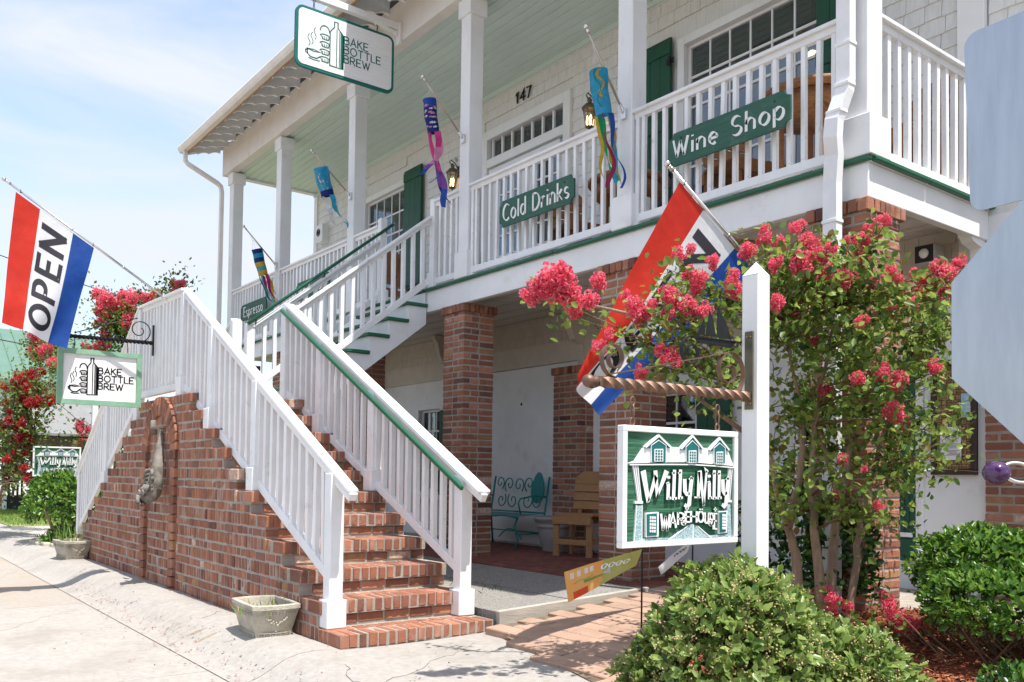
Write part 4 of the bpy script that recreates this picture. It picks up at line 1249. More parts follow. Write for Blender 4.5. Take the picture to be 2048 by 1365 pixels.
def strap_path(mb, pts, w, th, m):
    """flat iron strap along points lying in a YZ plane; w is its width along X"""
    pts = [Vector(p) for p in pts]; V = []
    for i, p in enumerate(pts):
        t_ = (pts[min(i+1,len(pts)-1)]-pts[max(i-1,0)]).normalized(); nn = Vector((1,0,0)).cross(t_).normalized()
        V += [p+Vector((w/2,0,0))+nn*th/2, p-Vector((w/2,0,0))+nn*th/2, p-Vector((w/2,0,0))-nn*th/2, p+Vector((w/2,0,0))-nn*th/2]
    F = [(i*4+q,i*4+(q+1)%4,(i+1)*4+(q+1)%4,(i+1)*4+q) for i in range(len(pts)-1) for q in range(4)]
    mb.add(V, F, m)
t = thing('sign_bracket', 'black twisted iron bracket with thin scrolls on the stair landing railing', 'bracket', (-10.18,2.74,2.6))
k = MB(); twisted(k, (-10.18,2.74,2.63), (-10.18,1.72,2.62), .024, iron, 6); k.build('arm', t)
k = MB(); k.obox((-10.18,2.745,2.66),(.02,0,0),(0,.008,0),(0,0,.17),iron,.002); k.build('plate', t)
k = MB(); k.tube(spiral((-10.18,2.60,2.76),.13,.03,-PI/2,1.4), .006, iron, 6); k.tube([(-10.18,2.58,2.89),(-10.18,2.3,2.80),(-10.18,1.95,2.66)], .006, iron, 6); k.build('scroll', t)

# ------------------------------------------------------------------ carved warehouse sign, twice
def warehouse_sign(o, label, group):
    X0, Y0_, Z0_ = o
    W, Hh = .755, .52
    t = thing('carved_sign', label, 'sign', (X0,Y0_+W/2,Z0_), group=group)
    fr0 = frame((X0,Y0_,Z0_),(0,1,0),(0,0,1),(1,0,0))
    def S(x, y):
        a = (x-108)/1132
        top, bot = 92+26*a, 1300-125*a
        return (a/(a+(1-a)*.875)*W, (bot-y)/(bot-top)*Hh)
    def PL(pts): return [S(*p) for p in pts]
    fb_ = .026
    mb = MB(); mb.prism(fr0, [(.01,.01),(W-.01,.01),(W-.01,Hh-.01),(.01,Hh-.01)], -.034, -.012, green_bd); mb.build('board', t)
    for a,b_,c_,d_ in ((0,W,0,fb_),(0,W,Hh-fb_,Hh),(0,fb_,fb_,Hh-fb_),(W-fb_,W,fb_,Hh-fb_)):
        mb = MB(); mb.obox(fr0((a+b_)/2,(c_+d_)/2,-.018), (.020,0,0), (0,(b_-a)/2,0), (0,0,(d_-c_)/2), white, .003); mb.build('frame_rail', t)
    c0, c1 = -.012, .0
    mb = MB()
    mb.prism(fr0, PL([(150,468),(205,440),(268,318),(300,290),(1085,285),(1128,312),(1190,445),(720,428),(480,440)][::-1]), c0, c1-.004, white)
    mb.ribbon(fr0, PL([(165,480),(480,462),(720,452),(960,455),(1190,462)]), .0028, c0, c1, white)
    for xs in ((195,238),(212,250),(230,262)): mb.ribbon(fr0, PL([(xs[0],490),(xs[1],830)]), .0024, c0, c1-.004, white)
    for xs in ((1142,1112),(1158,1130),(1178,1148)): mb.ribbon(fr0, PL([(xs[0],470),(xs[1],775)]), .0024, c0, c1-.004, white)
    mb.prism(fr0, PL([(205,832),(205,858),(272,855),(272,830)]), c0, c1-.002, white)
    mb.prism(fr0, PL([(1095,778),(1095,800),(1168,796),(1168,774)]), c0, c1-.002, white)
    mb.build('carved_house', t)
    mb = MB()
    for P in ([(226,872),(205,1238),(270,1232),(270,872)],[(1116,812),(1128,1138),(1178,1132),(1158,808)],
              [(270,1196),(270,1222),(520,1190),(500,1175)],[(925,1128),(925,1150),(1128,1130),(1128,1106)],
              [(500,1205),(560,1150),(620,1095),(690,1048),(740,1034),(790,1048),(850,1095),(930,1148),(740,1178)]):
        mb.prism(fr0, PL(P), c0, c1-.006, lace_m)
    mb.build('brick_lattice', t)
    mb = MB()
    for P in ([(740,1034),(740,1178)],[(690,1048),(500,1205)],[(790,1048),(930,1148)]): mb.ribbon(fr0, PL(P), .0022, c0, c1-.004, white)
    for xa in (225,270): mb.ribbon(fr0, PL([(xa,872),(xa-18 if xa < 250 else xa,1235)]), .002, c0, c1-.005, white)
    mb.build('carved_edging', t, kind='stuff')
    for cx, py, gy in ((395,185,445),(715,175,425),(1010,187,425)):
        d = MB()
        d.prism(fr0, PL([(cx-112,300),(cx-112,312),(cx-66,312),(cx-62,gy),(cx+64,gy),(cx+66,300),(cx+106,300),(cx+106,290),(cx,py)]), c0, c1+.002, teal_d)
        d.ribbon(fr0, PL([(cx-110,300),(cx,py),(cx+106,292)]), .004, c0, c1+.006, white)
        d.ribbon(fr0, PL([(cx-62,gy),(cx-66,285),(cx,py+45),(cx+66,278),(cx+64,gy)]), .0014, c0, c1+.004, white)
        q = d.build('carved_dormer', t)
        d = MB()
        d.prism(fr0, PL([(cx-38,318),(cx-38,440),(cx+40,436),(cx+40,312)]), c0, c1+.004, white)
        for i in range(3):
            for j in range(4):
                a, b_ = cx-30+i*23, 326+j*28
                d.prism(fr0, PL([(a,b_),(a,b_+18),(a+15,b_+17),(a+15,b_-1)]), c0, c1+.0055, teal_d)
        d.build('carved_window', q)
    for P, x0_, x1_, y0_, y1_, nx in (([(292,945),(296,1182),(405,1168),(405,930)],322,378,975,1140,3),([(1008,890),(1014,1108),(1108,1090),(1112,880)],1044,1088,915,1068,3)):
        d = MB(); d.prism(fr0, PL(P), c0, c1, white)
        cxm = sum(p[0] for p in P)/4; cym = sum(p[1] for p in P)/4
        d.prism(fr0, PL([(cxm+(p[0]-cxm)*.78-6, cym+(p[1]-cym)*.9) for p in P]), c0, c1+.002, teal_d)
        for i in range(nx):
            for j in range(5):
                a = x0_+(x1_-x0_)*i/nx; b_ = y0_+(y1_-y0_)*j/5
                d.prism(fr0, PL([(a,b_),(a,b_+24),(a+13,b_+23),(a+13,b_-1)]), c0, c1+.0045, white)
        d.build('carved_door', t)
    # lettering, each letter in its own slanted box: white faces on dark green sides
    class Raised(MB):
        def prism(s, fr, poly, c0_, c1_, m):
            if m is letter_w: MB.prism(s, fr, poly, c0_, .0008, green_sh); MB.prism(s, fr, poly, .001, .003, m)
            else: MB.prism(s, fr, poly, c0_, c1_, m)
        def ribbon(s, fr, pts, w, c0_, c1_, m, nib=None, closed=False):
            if m is letter_w: MB.ribbon(s, fr, pts, w, c0_, .0008, green_sh, nib, closed); MB.ribbon(s, fr, pts, w, .001, .003, m, nib, closed)
            else: MB.ribbon(s, fr, pts, w, c0_, c1_, m, nib, closed)
    def letter(mb, ch, x0, x1, yt, yb, th, nibw, slant=0.0):
        th, nibw = th*.72, nibw*.62
        adv, lines = GL[ch]
        for ln in lines:
            pts = []
            for p in ln:
                u = p[0]/max(adv,.05) if adv > .2 else .5+(p[0]-.04)
                pts.append(S(x0+(x1-x0)*u+slant*(p[1]-.5), yb+(yt-yb)*p[1]))
            if len(pts) == 2: pts = [pts[0],((pts[0][0]+pts[1][0])/2,(pts[0][1]+pts[1][1])/2),pts[1]]
            mb.ribbon(fr0, pts, th, c0, .003, letter_w, ((1,0),nibw))
    mb = Raised()
    mb.prism(fr0, PL([(245,545),(298,850),(322,815),(285,525)]), c0, .003, letter_w)
    mb.prism(fr0, PL([(298,848),(318,835),(388,600),(362,560)][::-1]), c0, .003, letter_w)
    mb.prism(fr0, PL([(352,530),(376,790),(400,775),(384,525)]), c0, .003, letter_w)
    mb.prism(fr0, PL([(376,790),(396,778),(488,535),(452,515)][::-1]), c0, .003, letter_w)
    for ch, x0_, x1_, yt, yb, sl in (('i',470,500,560,800,6),('l',520,555,530,800,8),('l',578,612,525,790,8),('i',880,914,530,775,-4),('l',935,968,515,775,4),('l',990,1024,515,770,4)):
        letter(mb, ch, x0_, x1_, yt, yb, .005, .010, sl)
        c = S((x0_+x1_)/2+4, yb-4); mb.ribbon(fr0, [c,(c[0]+.013,c[1]+.003)], .005, c0, .003, letter_w)
        c = S((x0_+x1_)/2-14, yt+18 if ch == 'l' else yt+88); mb.ribbon(fr0, [c,(c[0]+.012,c[1]+.003)], .004, c0, .003, letter_w)
    for x0_, x1_, yt, yb, yd in ((640,712,585,745,870),(1050,1115,570,720,845)):
        mb.ribbon(fr0, PL([(x0_,yt+20),(x0_+4,yb-30),(x0_+22,yb),(x0_+45,yb-10)]), .0055, c0, .003, letter_w, ((1,0),.006))
        mb.ribbon(fr0, PL([(x1_,yt),(x1_-8,yt+60),(x1_-18,yb),(x1_-26,yd-30),(x1_-48,yd),(x1_-64,yd-18)]), .0055, c0, .003, letter_w, ((1,0),.006))
        mb.ribbon(fr0, PL([(x1_-22,yt+14),(x1_-4,yt-10),(x1_+6,yt+8)]), .004, c0, .003, letter_w)
    mb.prism(fr0, PL([(772,520),(765,770),(792,770),(800,520)]), c0, .003, letter_w)
    mb.prism(fr0, PL([(770,515),(830,850),(848,830),(812,505)]), c0, .003, letter_w)
    mb.prism(fr0, PL([(826,850),(848,840),(876,510),(858,500)]), c0, .003, letter_w)
    mb.prism(fr0, PL([(838,470),(858,525),(888,515),(880,498)]), c0, .003, letter_w)
    mb.prism(fr0, PL([(738,762),(738,778),(800,774),(800,760)]), c0, .003, letter_w)
    mb.build('lettering', t)
    mb = Raised()
    for ch, x0_, x1_, yt, yb, sl in (('W',420,500,950,1105,4),('A',502,560,938,1070,0),('R',578,640,928,1040,0),('E',652,694,915,1012,0),('H',706,764,908,1008,0),('O',778,838,905,1005,0),('U',852,892,915,1012,0),('S',900,942,915,1030,0),('E',950,986,915,1062,0)):
        letter(mb, ch, x0_, x1_, yt, yb, .0040, .0055, sl)
    for cx_, cy_ in ((665,885),(965,875)):
        mb.ribbon(fr0, PL([(cx_-14,cy_),(cx_+14,cy_-2)]), .003, c0, .003, letter_w); mb.ribbon(fr0, PL([(cx_,cy_-18),(cx_,cy_+16)]), .003, c0, .003, letter_w)
    for a in (795,818): mb.ribbon(fr0, PL([(a,882),(a+8,882)]), .003, c0, .003, letter_w)
    p = [S(630+26*math.cos(a)*(1-a/14), 1020+26*math.sin(a)*(1-a/14)) for a in np.linspace(0,9,26)]
    mb.ribbon(fr0, p, .0028, c0, .003, letter_w)
    p = [S(912+24*math.cos(a)*(1-a/14), 1012+24*math.sin(a)*(1-a/14)) for a in np.linspace(0,9,26)]
    mb.ribbon(fr0, p, .0028, c0, .003, letter_w)
    mb.build('lettering', t)
    for yy in (.082,.640):
        k = MB(); p = fr0(yy,Hh,-.03)
        k.tube([p+Vector((0,.013*math.cos(a),.018+.017*math.sin(a))) for a in np.linspace(-PI/2,1.5*PI,13)], .0045, rust, 6)
        k.tube([p+Vector((.010*math.sin(a),0,.06+.030*math.cos(a))) for a in np.linspace(0,2*PI,15)], .004, rust, 6)
        k.tube([p+Vector((0,.013*math.cos(a),.105+.019*math.sin(a))) for a in np.linspace(-PI/2,1.5*PI,13)], .0045, rust, 6)
        k.build('hook', t)
    return t
def sign_post(px, py, zb, ztop, label, group):
    t = thing('sign_post', label, 'post', (px,py,zb), group=group)
    hw = .047
    q = MB(); q.obox((px,py,(zb+ztop-.07)/2),(hw,0,0),(0,hw,0),(0,0,(ztop-.07-zb)/2),white,.003); q.build('shaft', t)
    z = ztop-.07
    q = MB(); q.add([(px-hw,py-hw,z),(px+hw,py-hw,z),(px+hw,py+hw,z),(px-hw,py+hw,z),(px,py,ztop)],[(0,1,4),(1,2,4),(2,3,4),(3,0,4)],white); q.build('cap', t)
    return t
def scroll_bracket(px, py, z, label, group):
    t = thing('sign_bracket', label, 'bracket', (px,py,z), group=group)
    k = MB(); twisted(k, (px,py-.01,z), (px,py-1.00,z), .0265, rust, 3.8, 140)
    k.build('arm', t)
    k = MB(); k.ball((px,py-1.045,z), .028, rust, 14); k.lathe((px,py-1.0,z),[(.018,-.0),(.026,.008),(.016,.02),(.022,.028),(.012,.034)],rust,12,axis=(0,-1,0)); k.build('finial', t)
    k = MB(); k.obox((px,py+.008-.006,z+.13),(.024,0,0),(0,.005,0),(0,0,.19),bronze,.002)
    pl = k.build('plate', t)
    for a,b_ in ((.012,-.035),(-.012,-.035),(.012,.29),(-.012,.29)):
        s_ = MB(); s_.lathe((px+a,py-.003,z+b_),[(.006,0),(.005,.004),(.001,.005)],rust,8,axis=(0,-1,0)); s_.build('bolt', pl)
    k = MB()
    c = (px,py-.150,z+.115)
    sp = spiral(c,.122,.018,-PI/2,-1.55 if False else 1.6,60)
    strap_path(k, sp, .026, .004, rust)
    d0 = Vector((px,py-.14,z+.205)); d1 = Vector((px,py-.93,z+.035))
    strap_path(k, [sp[0]+Vector((0,.0,.0))]+[Vector((px,py-.02-.02*0,z+.10))+Vector((0,.02*math.cos(a)-.0,0)) for a in ()]+[d0] if False else [d0,d0.lerp(d1,.5),d1], .020, .005, rust)
    strap_path(k, spiral((px,py-.905,z+.105),.078,.016,-PI/2,-1.6,50), .026, .004, rust)
    k.build('scroll', t)
    return t
G_SIGN = 'carved warehouse signs'; G_POST = 'white sign posts'; G_BR = 'scrolled sign brackets'
sign_post(-2.690,3.548,.10,2.268,'square white post with a pointed top beside the large warehouse sign','white sign posts')
scroll_bracket(-2.690,3.495,1.600,'rusty twisted iron bracket with scrolls on the white post in front',G_BR)
warehouse_sign((-2.655,2.618,.905),'large green carved Willy Nilly Warehouse sign in a white frame on the front post',G_SIGN)
sign_post(-17.0,3.62,0,2.66,'slim white post behind the far stair railing','white sign posts')
warehouse_sign((-17.0,2.66,1.10),'small distant Willy Nilly Warehouse sign above the green shrub',G_SIGN)
t = thing('sign_bracket', 'thin black scroll bracket on the slim distant post', 'bracket', (-17.0,3.56,2.0), group=G_BR)
k = MB(); k.tube([(-17.0,3.56,1.80),(-17.0,2.66,1.80)], .014, iron, 6); k.build('arm', t)
k = MB(); k.tube(spiral((-17.0,3.40,1.95),.12,.03,-PI/2,1.5), .008, iron, 6); k.tube([(-17,3.38,2.07),(-17,3.0,2.4)], .005, iron, 5); k.build('scroll', t)
# black boat ornament
t = thing('boat_ornament', 'black iron sailing boat silhouette with a scroll behind the white post', 'ornament', (-2.74,3.42,1.86))
k = MB(); frb = frame((-2.745,3.16,1.86),(0,1,0),(0,0,1),(1,0,0))
k.prism(frb, [(0,.010),(.30,.012),(.27,-.02),(.03,-.02)], -.006, .006, iron); k.build('hull', t)
for P in ([(.02,.02),(.075,.02),(.07,.10)],[(.085,.02),(.155,.02),(.135,.10),(.11,.14)],[(.165,.02),(.27,.02),(.235,.085),(.17,.165)]):
    k = MB(); k.prism(frb, P, -.003, .003, iron); k.build('sail', t)
k = MB(); strap_path(k, spiral((-2.745,3.14,1.79),.075,.02,PI/2,1.4), .02, .005, iron); strap_path(k, [(-2.745,3.14,1.862),(-2.745,3.30,1.868),(-2.745,3.5,1.872)], .02, .005, iron); k.build('scroll', t)

t = thing('boat_ornament', 'tiny black iron sail shape beside the slim distant post', 'ornament', (-17.0,3.75,1.75))
k = MB(); k.prism(frame((-17.0,3.67,1.66),(0,1,0),(0,0,1),(1,0,0)), [(0,0),(.20,0),(.15,.10),(.12,.26),(.11,.26),(.06,.10)], -.004, .004, iron); k.build('sail', t)
k = MB(); k.tube([(-17.0,3.60,1.655),(-17.0,3.90,1.655)], .01, iron, 6); k.tube([(-17.0,3.785,1.66),(-17.0,3.785,2.0)], .006, iron, 6); k.build('hull', t)
# ------------------------------------------------------------------ flags
def flag(name, label, mount, tip, Ht, Hb, Ft, Fb, amp, sd, letters, txm):
    t = thing('flag', label, 'flag', mount, group='OPEN flags on slanted poles')
    mount, tip = Vector(mount), Vector(tip)
    k = MB(); k.tube([mount,tip], .0125, chrome, 10); k.build('pole', t)
    d = (tip-mount).normalized()
    k = MB(); k.ball(tip+d*.035, .022, chrome, 12); k.lathe(tip-d*.03,[(.014,0),(.018,.015),(.012,.03),(.016,.04),(.010,.05)],chrome,12,axis=d); k.build('finial', t)
    k = MB()
    for f in (.30,.62): k.lathe(mount.lerp(tip,f),[(.014,0),(.0155,.01),(.014,.02)],chrome,10,axis=d)
    k.build('collar', t)
    k = MB(); k.tube([mount-d*.05,mount+d*.09], .018, chrome, 10); k.obox(mount-d*.04,(.035,0,0),(0,.012,0),(0,0,.045),chrome,.003); k.build('socket', t)
    Ht, Hb, Ft, Fb = map(Vector,(Ht,Hb,Ft,Fb))
    nrm = (Hb-Ht).cross(Ft-Ht).normalized()
    def S(u, v):
        p = Ht.lerp(Hb,u).lerp(Ft.lerp(Fb,u),v)
        w = amp*v*(math.sin(u*5.2+v*3.1+sd)+.45*math.sin(u*11+v*5.5+sd*2)) + .010*math.sin(v*13+u*2+sd)*v
        sag = Vector((0,0,-.05))*math.sin(u*PI)*v*(1-v)*2
        return p+nrm*w+sag
    def mf(u, v): return f_red if u < .30 else (f_white if u < .72 else f_blue)
    k = MB(); k.grid(S, 40, 44, f_white, True, mf); k.build('cloth', t)
    k = MB()
    def T(a, b, c=0.0):                       # a runs from the fly towards the pole, b from blue to red
        u = .65-b*.285; v = .92-a*1.10
        e = .004; p = S(u,v); n = (S(u+e,v)-p).cross(S(u,v+e)-p).normalized()
        return p+n*c
    for cc in (.0016,-.0016):
        x = .0
        for ch in 'OPEN':
            adv, lines = GL[ch]
            for ln in lines:
                pts = [(x+p[0]*.195, p[1]) for p in ln]
                dense = []
                for a, b_ in zip(pts, pts[1:]):
                    m_ = max(1,int(math.hypot((b_[0]-a[0])*4,b_[1]-a[1])/.12))
                    dense += [(a[0]+(b_[0]-a[0])*i/m_, a[1]+(b_[1]-a[1])*i/m_) for i in range(m_)]
                dense.append(pts[-1])
                fr_ = lambda a, b_, c=0.0: T(a/4.0, b_, cc)
                k.ribbon(fr_, [(p[0]*4,p[1]) for p in dense], .094, 0, 0, txm, closed=False)
            x += adv*.195+.078
    k.build('lettering', t)
    k = MB()
    for f in (.03,.97):
        p = Ht.lerp(Hb,f); q_ = mount.lerp(tip, (p-mount).dot(tip-mount)/(tip-mount).length_squared)
        k.tube([q_+d.orthogonal().normalized()*0+Vector((.016*math.cos(a),0,.016*math.sin(a))) for a in np.linspace(0,2*PI,11)], .003, iron, 5)
    k.build('clip', t)
    return t
f_grey = mat('black_print_on_thin_cloth', (.075,.068,.085), rough=.6, trans=.5)
flag('flag', 'red white and blue OPEN flag flying over the stair landing against the sky', (-9.80,2.80,3.05), (-9.80,1.24,4.02), (-9.80,1.315,3.935), (-9.80,2.035,3.50), (-9.80,1.227,2.63), (-9.80,1.815,2.44), .072, .4, None, f_grey)
flag('flag', 'OPEN flag half hidden behind the pink flowers below the wine shop sign', (-3.86,5.77,2.30), (-3.90,4.25,3.225), (-3.90,4.34,3.15), (-3.90,5.12,2.675), (-4.12,3.62,1.83), (-4.14,3.84,1.60), .045, 2.2, None, f_grey)

# ------------------------------------------------------------------ windsocks
def windsock(label, mount, tip, top, bot, r, bands, tails, art=None):
    t = thing('windsock', label, 'windsock', mount, group='windsocks on the porch columns')
    mount, tip, top, bot = map(Vector,(mount,tip,top,bot))
    d = (tip-mount).normalized()
    k = MB(); k.tube([mount,tip], .0115, polem, 8); k.build('pole', t)
    k = MB(); k.ball(tip+d*.03, .024, chrome, 12); k.lathe(tip-d*.03,[(.013,0),(.017,.02),(.012,.04),(.013,.05)],chrome,10,axis=d); k.build('finial', t)
    k = MB(); k.tube([mount-d*.03,mount+d*.10], .017, chrome, 8); k.obox(mount,(.03,0,0),(0,.02,0),(0,0,.05),chrome,.003); k.build('socket', t)
    hang = tip-d*.10
    ax = (bot-top).normalized(); a = Vector((0,1,0)); a = (a-ax*a.dot(ax)).normalized(); b_ = ax.cross(a)
    k = MB()
    for q in range(3):
        an = 2*PI*q/3; k.tube([hang,hang.lerp(top,.5)+Vector((0,0,.02)),top+(a*math.cos(an)+b_*math.sin(an))*r], .0018, letter_w, 4)
    k.build('string', t)
    L = (bot-top).length
    def S(u, v):
        an = 2*PI*u; rr = r*(1-.12*v+.07*math.sin(an*3+v*4)+.05*math.sin(v*9+an))
        return top.lerp(bot,v)+(a*math.cos(an)+b_*math.sin(an))*rr
    k = MB()
    k.grid(S, 20, max(12,len(bands)*3), bands[0], True, lambda u, v: bands[min(int(v*len(bands)),len(bands)-1)])
    sk = k.build('sock', t)
    if art:
        q = MB(); art(q, S); q.build('sock_print', sk)
    for i, (mats_, ln, swing, wd, ph) in enumerate(tails):
        an = 2*PI*i/len(tails)+ph*.2
        st = bot+(a*math.cos(an)+b_*math.sin(an))*r*.85
        pts = []; n = 16
        side = Vector((0,1,0)).lerp(Vector((1,0,0)), .5*(1+math.sin(an))).normalized()
        for j in range(n+1):
            f = j/n
            pts.append(st+ax*ln*f*(1-.25*abs(swing)*f)+Vector((-.25,.9,0))*swing*ln*f*f*.7+Vector((.02*math.sin(f*9+ph),.03*math.sin(f*7+ph*2),.0))*f*2)
        q = MB()
        def R(u, v): 
            x = v*n; j = min(int(x),n-1); p = pts[j].lerp(pts[j+1],x-j)
            s_ = Vector((math.cos(v*2.2+ph),math.sin(v*2.2+ph),.15))
            return p+s_*(u-.5)*wd*(1 if v < .9 else 1-.3*(v-.9)/.1)
        q.grid(R, 2, 24, mats_[0], True, lambda u, v: mats_[min(int(v*len(mats_)),len(mats_)-1)])
        q.build('tail', t)
    return t
def cl(name, c, tr=.4): return mat(name, c, tuple(v*.72 for v in c), rough=.55, trans=tr, scale=14, bump=.5, bscale=22)
c_navy, c_cyan, c_yel, c_tealc = cl('navy_cloth',(.012,.035,.22)), cl('cyan_cloth',(.03,.40,.62)), cl('yellow_cloth',(.68,.46,.05)), cl('aqua_cloth',(.12,.48,.50))
c_mag, c_dteal, c_wht, c_sky = cl('magenta_cloth',(.42,.02,.16)), cl('dark_teal_cloth',(.01,.20,.26)), cl('white_cloth',(.80,.82,.84)), cl('sky_blue_cloth',(.05,.42,.68))
c_pink, c_lpink, c_pur, c_blu = cl('hot_pink_cloth',(.72,.06,.30)), cl('light_pink_cloth',(.80,.36,.55)), cl('purple_cloth',(.25,.09,.42)), cl('royal_blue_cloth',(.025,.09,.45))
c_grn, c_mar = cl('bright_green_cloth',(.015,.46,.17)), cl('maroon_cloth',(.32,.02,.08))
windsock('striped blue and yellow windsock with many coloured tails on the far column', (-14.2,5.79,4.715), (-14.2,5.24,5.257), (-14.2,5.44,4.93), (-14.2,5.575,4.52), .088,
         [c_navy,c_cyan,c_navy,c_yel,c_tealc,c_yel], [([c_yel],.62,.10,.05,0),([c_mag],.66,.16,.055,1),([c_tealc],.66,.28,.05,2),([c_dteal],.52,.60,.05,3),([c_mag],.50,.22,.05,4),([c_yel],.6,.2,.04,5)])
def pelican(q, S):
    def T(a, b, c=0): return S(a, b)+(S(a,b)-S(a+.5,b)).normalized()*.003
    q.prism(lambda a,b,c=0: T(a,b), [(.25,.55),(.35,.45),(.44,.60),(.41,.78),(.29,.80)], 0, 0, polem)
    q.ribbon(lambda a,b,c=0: T(a,b), [(.40,.52),(.44,.38),(.41,.26),(.38,.24)], .018, 0, 0, c_wht)
    q.ribbon(lambda a,b,c=0: T(a,b), [(.40,.25),(.44,.33),(.48,.46)], .012, 0, 0, black)
    q.ribbon(lambda a,b,c=0: T(a,b), [(.15,.86),(.50,.86)], .03, 0, 0, wood_o)
windsock('sky blue pelican windsock with white tails on the column by the far window', (-11.5,5.79,5.23), (-11.5,5.20,5.735), (-11.5,5.305,5.53), (-11.5,5.44,5.16), .105,
         [c_sky,c_sky,c_sky,c_sky,c_navy], [([c_wht],.42,-.95,.06,0),([c_cyan],.48,.35,.07,1),([c_wht],.22,.15,.06,2),([c_wht],.46,.55,.06,3),([c_tealc],.50,.50,.07,4)], pelican)
def blossoms(q, S):
    random.seed(5)
    for i in range(46):
        u, v = random.random(), random.uniform(.10,.90); rr = random.uniform(.055,.085)
        m_ = random.choice([c_lpink,c_lpink,c_wht])
        P = [(u+rr*(1 if j % 2 else .55)*math.cos(2*PI*j/10), v+rr*.55*(1 if j % 2 else .55)*math.sin(2*PI*j/10)) for j in range(10)]
        q.add([S(a,min(max(b,0),1))+(S(a,min(max(b,0),1))-S(a+.5,min(max(b,0),1))).normalized()*.003 for a,b in P],[tuple(range(10))],m_)
windsock('navy windsock with pink blossoms and pink to purple tails on the middle column', (-8.6,5.79,5.20), (-8.6,5.235,5.763), (-8.6,5.30,5.54), (-8.6,5.375,5.17), .078,
         [c_blu,c_navy,c_navy,c_navy], [([c_lpink,c_lpink,c_lpink,c_pur,c_blu],.80,-.95,.075,0),([c_pink,c_lpink,c_pur,c_blu],.78,-.60,.075,1),([c_pink,c_pink,c_pur,c_blu],.88,.28,.075,2),([c_pink,c_pink,c_pur,c_navy],.84,.42,.07,3),([c_lpink,c_lpink,c_blu],.60,-.40,.05,4)], blossoms)
def stripes(q, S):
    T = lambda a,b,c=0: S(a,min(max(b,0),1))+(S(a,min(max(b,0),1))-S(a+.5,min(max(b,0),1))).normalized()*.003
    for u0 in (.70,.92,.35):
        q.ribbon(T, [(u0+.05*math.sin(j*.7),.05+.045*j) for j in range(14)], .022, 0, 0, c_yel)
        q.ribbon(T, [(u0+.06+.05*math.sin(j*.7),.02+.06*j) for j in range(15)], .008, 0, 0, green_d)
    q.ribbon(T, [(.84,.40),(.86,.46),(.84,.50)], .02, 0, 0, c_wht); q.ribbon(T, [(.80,.47),(.80,.54)], .02, 0, 0, c_mag)
windsock('turquoise parrot windsock with green and yellow tails next to the wall lantern', (-5.9,5.79,4.625), (-5.9,5.315,5.281), (-5.9,5.445,4.945), (-5.9,5.53,4.55), .085,
         [c_cyan,c_cyan,c_sky,c_sky], [([c_yel],.66,-.10,.05,0),([c_blu],.68,-.02,.05,1),([c_mar],.68,.06,.045,2),([c_yel],.60,.10,.035,3),([c_grn],.62,.26,.09,4),([c_sky],.66,-.08,.05,5)], stripes)

# ------------------------------------------------------------------ wall lanterns, lamps and boxes
LN = thing('wall_lantern', 'lit bronze wall lantern between the green shutter and the porch door', 'lantern', (0,0,0), group='wall lanterns beside the porch door')
k = MB(); k.obox((0,.11,-.02),(.04,0,0),(0,.01,0),(0,0,.09),bronze,.004); k.tube([(0,.11,.02),(0,.05,.10),(0,-.03,.14),(0,-.06,.10),(0,-.03,.07),(0,0,.08)], .009, bronze, 8); k.tube(spiral((0,.06,.17),.035,.01,-PI/2,1.3,20), .006, bronze, 6); k.build('arm', LN)
k = MB(); k.lathe((0,0,-.02),[(.012,.11),(.02,.09),(.035,.075),(.03,.06),(.02,.045),(.06,.02),(.105,-.03),(.10,-.045),(.02,-.05)][::-1],bronze,12,True); k.build('lantern_roof', LN)
k = MB(); k.lathe((0,0,0),[(.05,-.29),(.085,-.065)],lamp_glass,6,False); k.build('lantern_glass', LN)
k = MB()
for q in range(6):
    an = 2*PI*q/6; k.bar((.05*math.cos(an),.05*math.sin(an),-.29),(.087*math.cos(an),.087*math.sin(an),-.06),.008,.008,bronze)
k.lathe((0,0,-.30),[(.001,-.04),(.012,-.03),(.02,-.012),(.055,0),(.055,.012),(.001,.012)],bronze,12); k.build('lantern_cage', LN)
for q in range(3):
    an = 2*PI*q/3; k = MB(); k.lathe((.025*math.cos(an),.025*math.sin(an),-.27),[(.008,0),(.008,.06),(.011,.07),(.013,.09),(.006,.12),(.001,.13)],bulb,8); k.build('bulb', LN)
dup(LN, (-8.27,7.50,5.97), 0, 'lit bronze wall lantern partly behind the turquoise parrot windsock')
LN.location = (-11.43,7.50,5.99); WL[LN.name] = Vector((-11.43,7.5,5.99))
t = thing('ceiling_lamp', 'amber glass dome lamp under the porch ceiling behind the flag', 'lamp', (-5.19,6.6,3.385))
k = MB(); k.lathe((-5.19,6.6,3.385),[(.001,-.12),(.07,-.105),(.13,-.07),(.16,-.02),(.165,0),(.001,0)],mat('amber_glass',(.62,.42,.18),rough=.2,trans=.4),20); k.build('lamp_shade', t)
t = thing('interior_lamp', 'small lit bulb glowing inside the wide upper window', 'lamp', (-5.3,7.95,5.62))
k = MB(); k.ball((-5.30,7.90,5.62), .045, bulb, 12, (1.2,1,.9)); k.build('bulb', t)
k = MB(); k.lathe((-5.30,7.90,5.66),[(.04,0),(.02,.05),(.006,.06),(.006,1.4)],bronze,10); k.build('stem', t)
t = thing('alarm_box', 'white wall box with a round black vent at the far end of the porch', 'box', (-16.2,7.6,5.9))
k = MB(); k.obox((-16.24,7.57,6.0),(.15,0,0),(0,.075,0),(0,0,.18),white,.01); k.build('case', t)
k = MB()
for r_ in (.07,.045,.02): k.tube([Vector((-16.26+r_*math.cos(a),7.492,6.02+r_*math.sin(a))) for a in np.linspace(0,2*PI,21)], .008, black, 6)
k.build('vent', t)
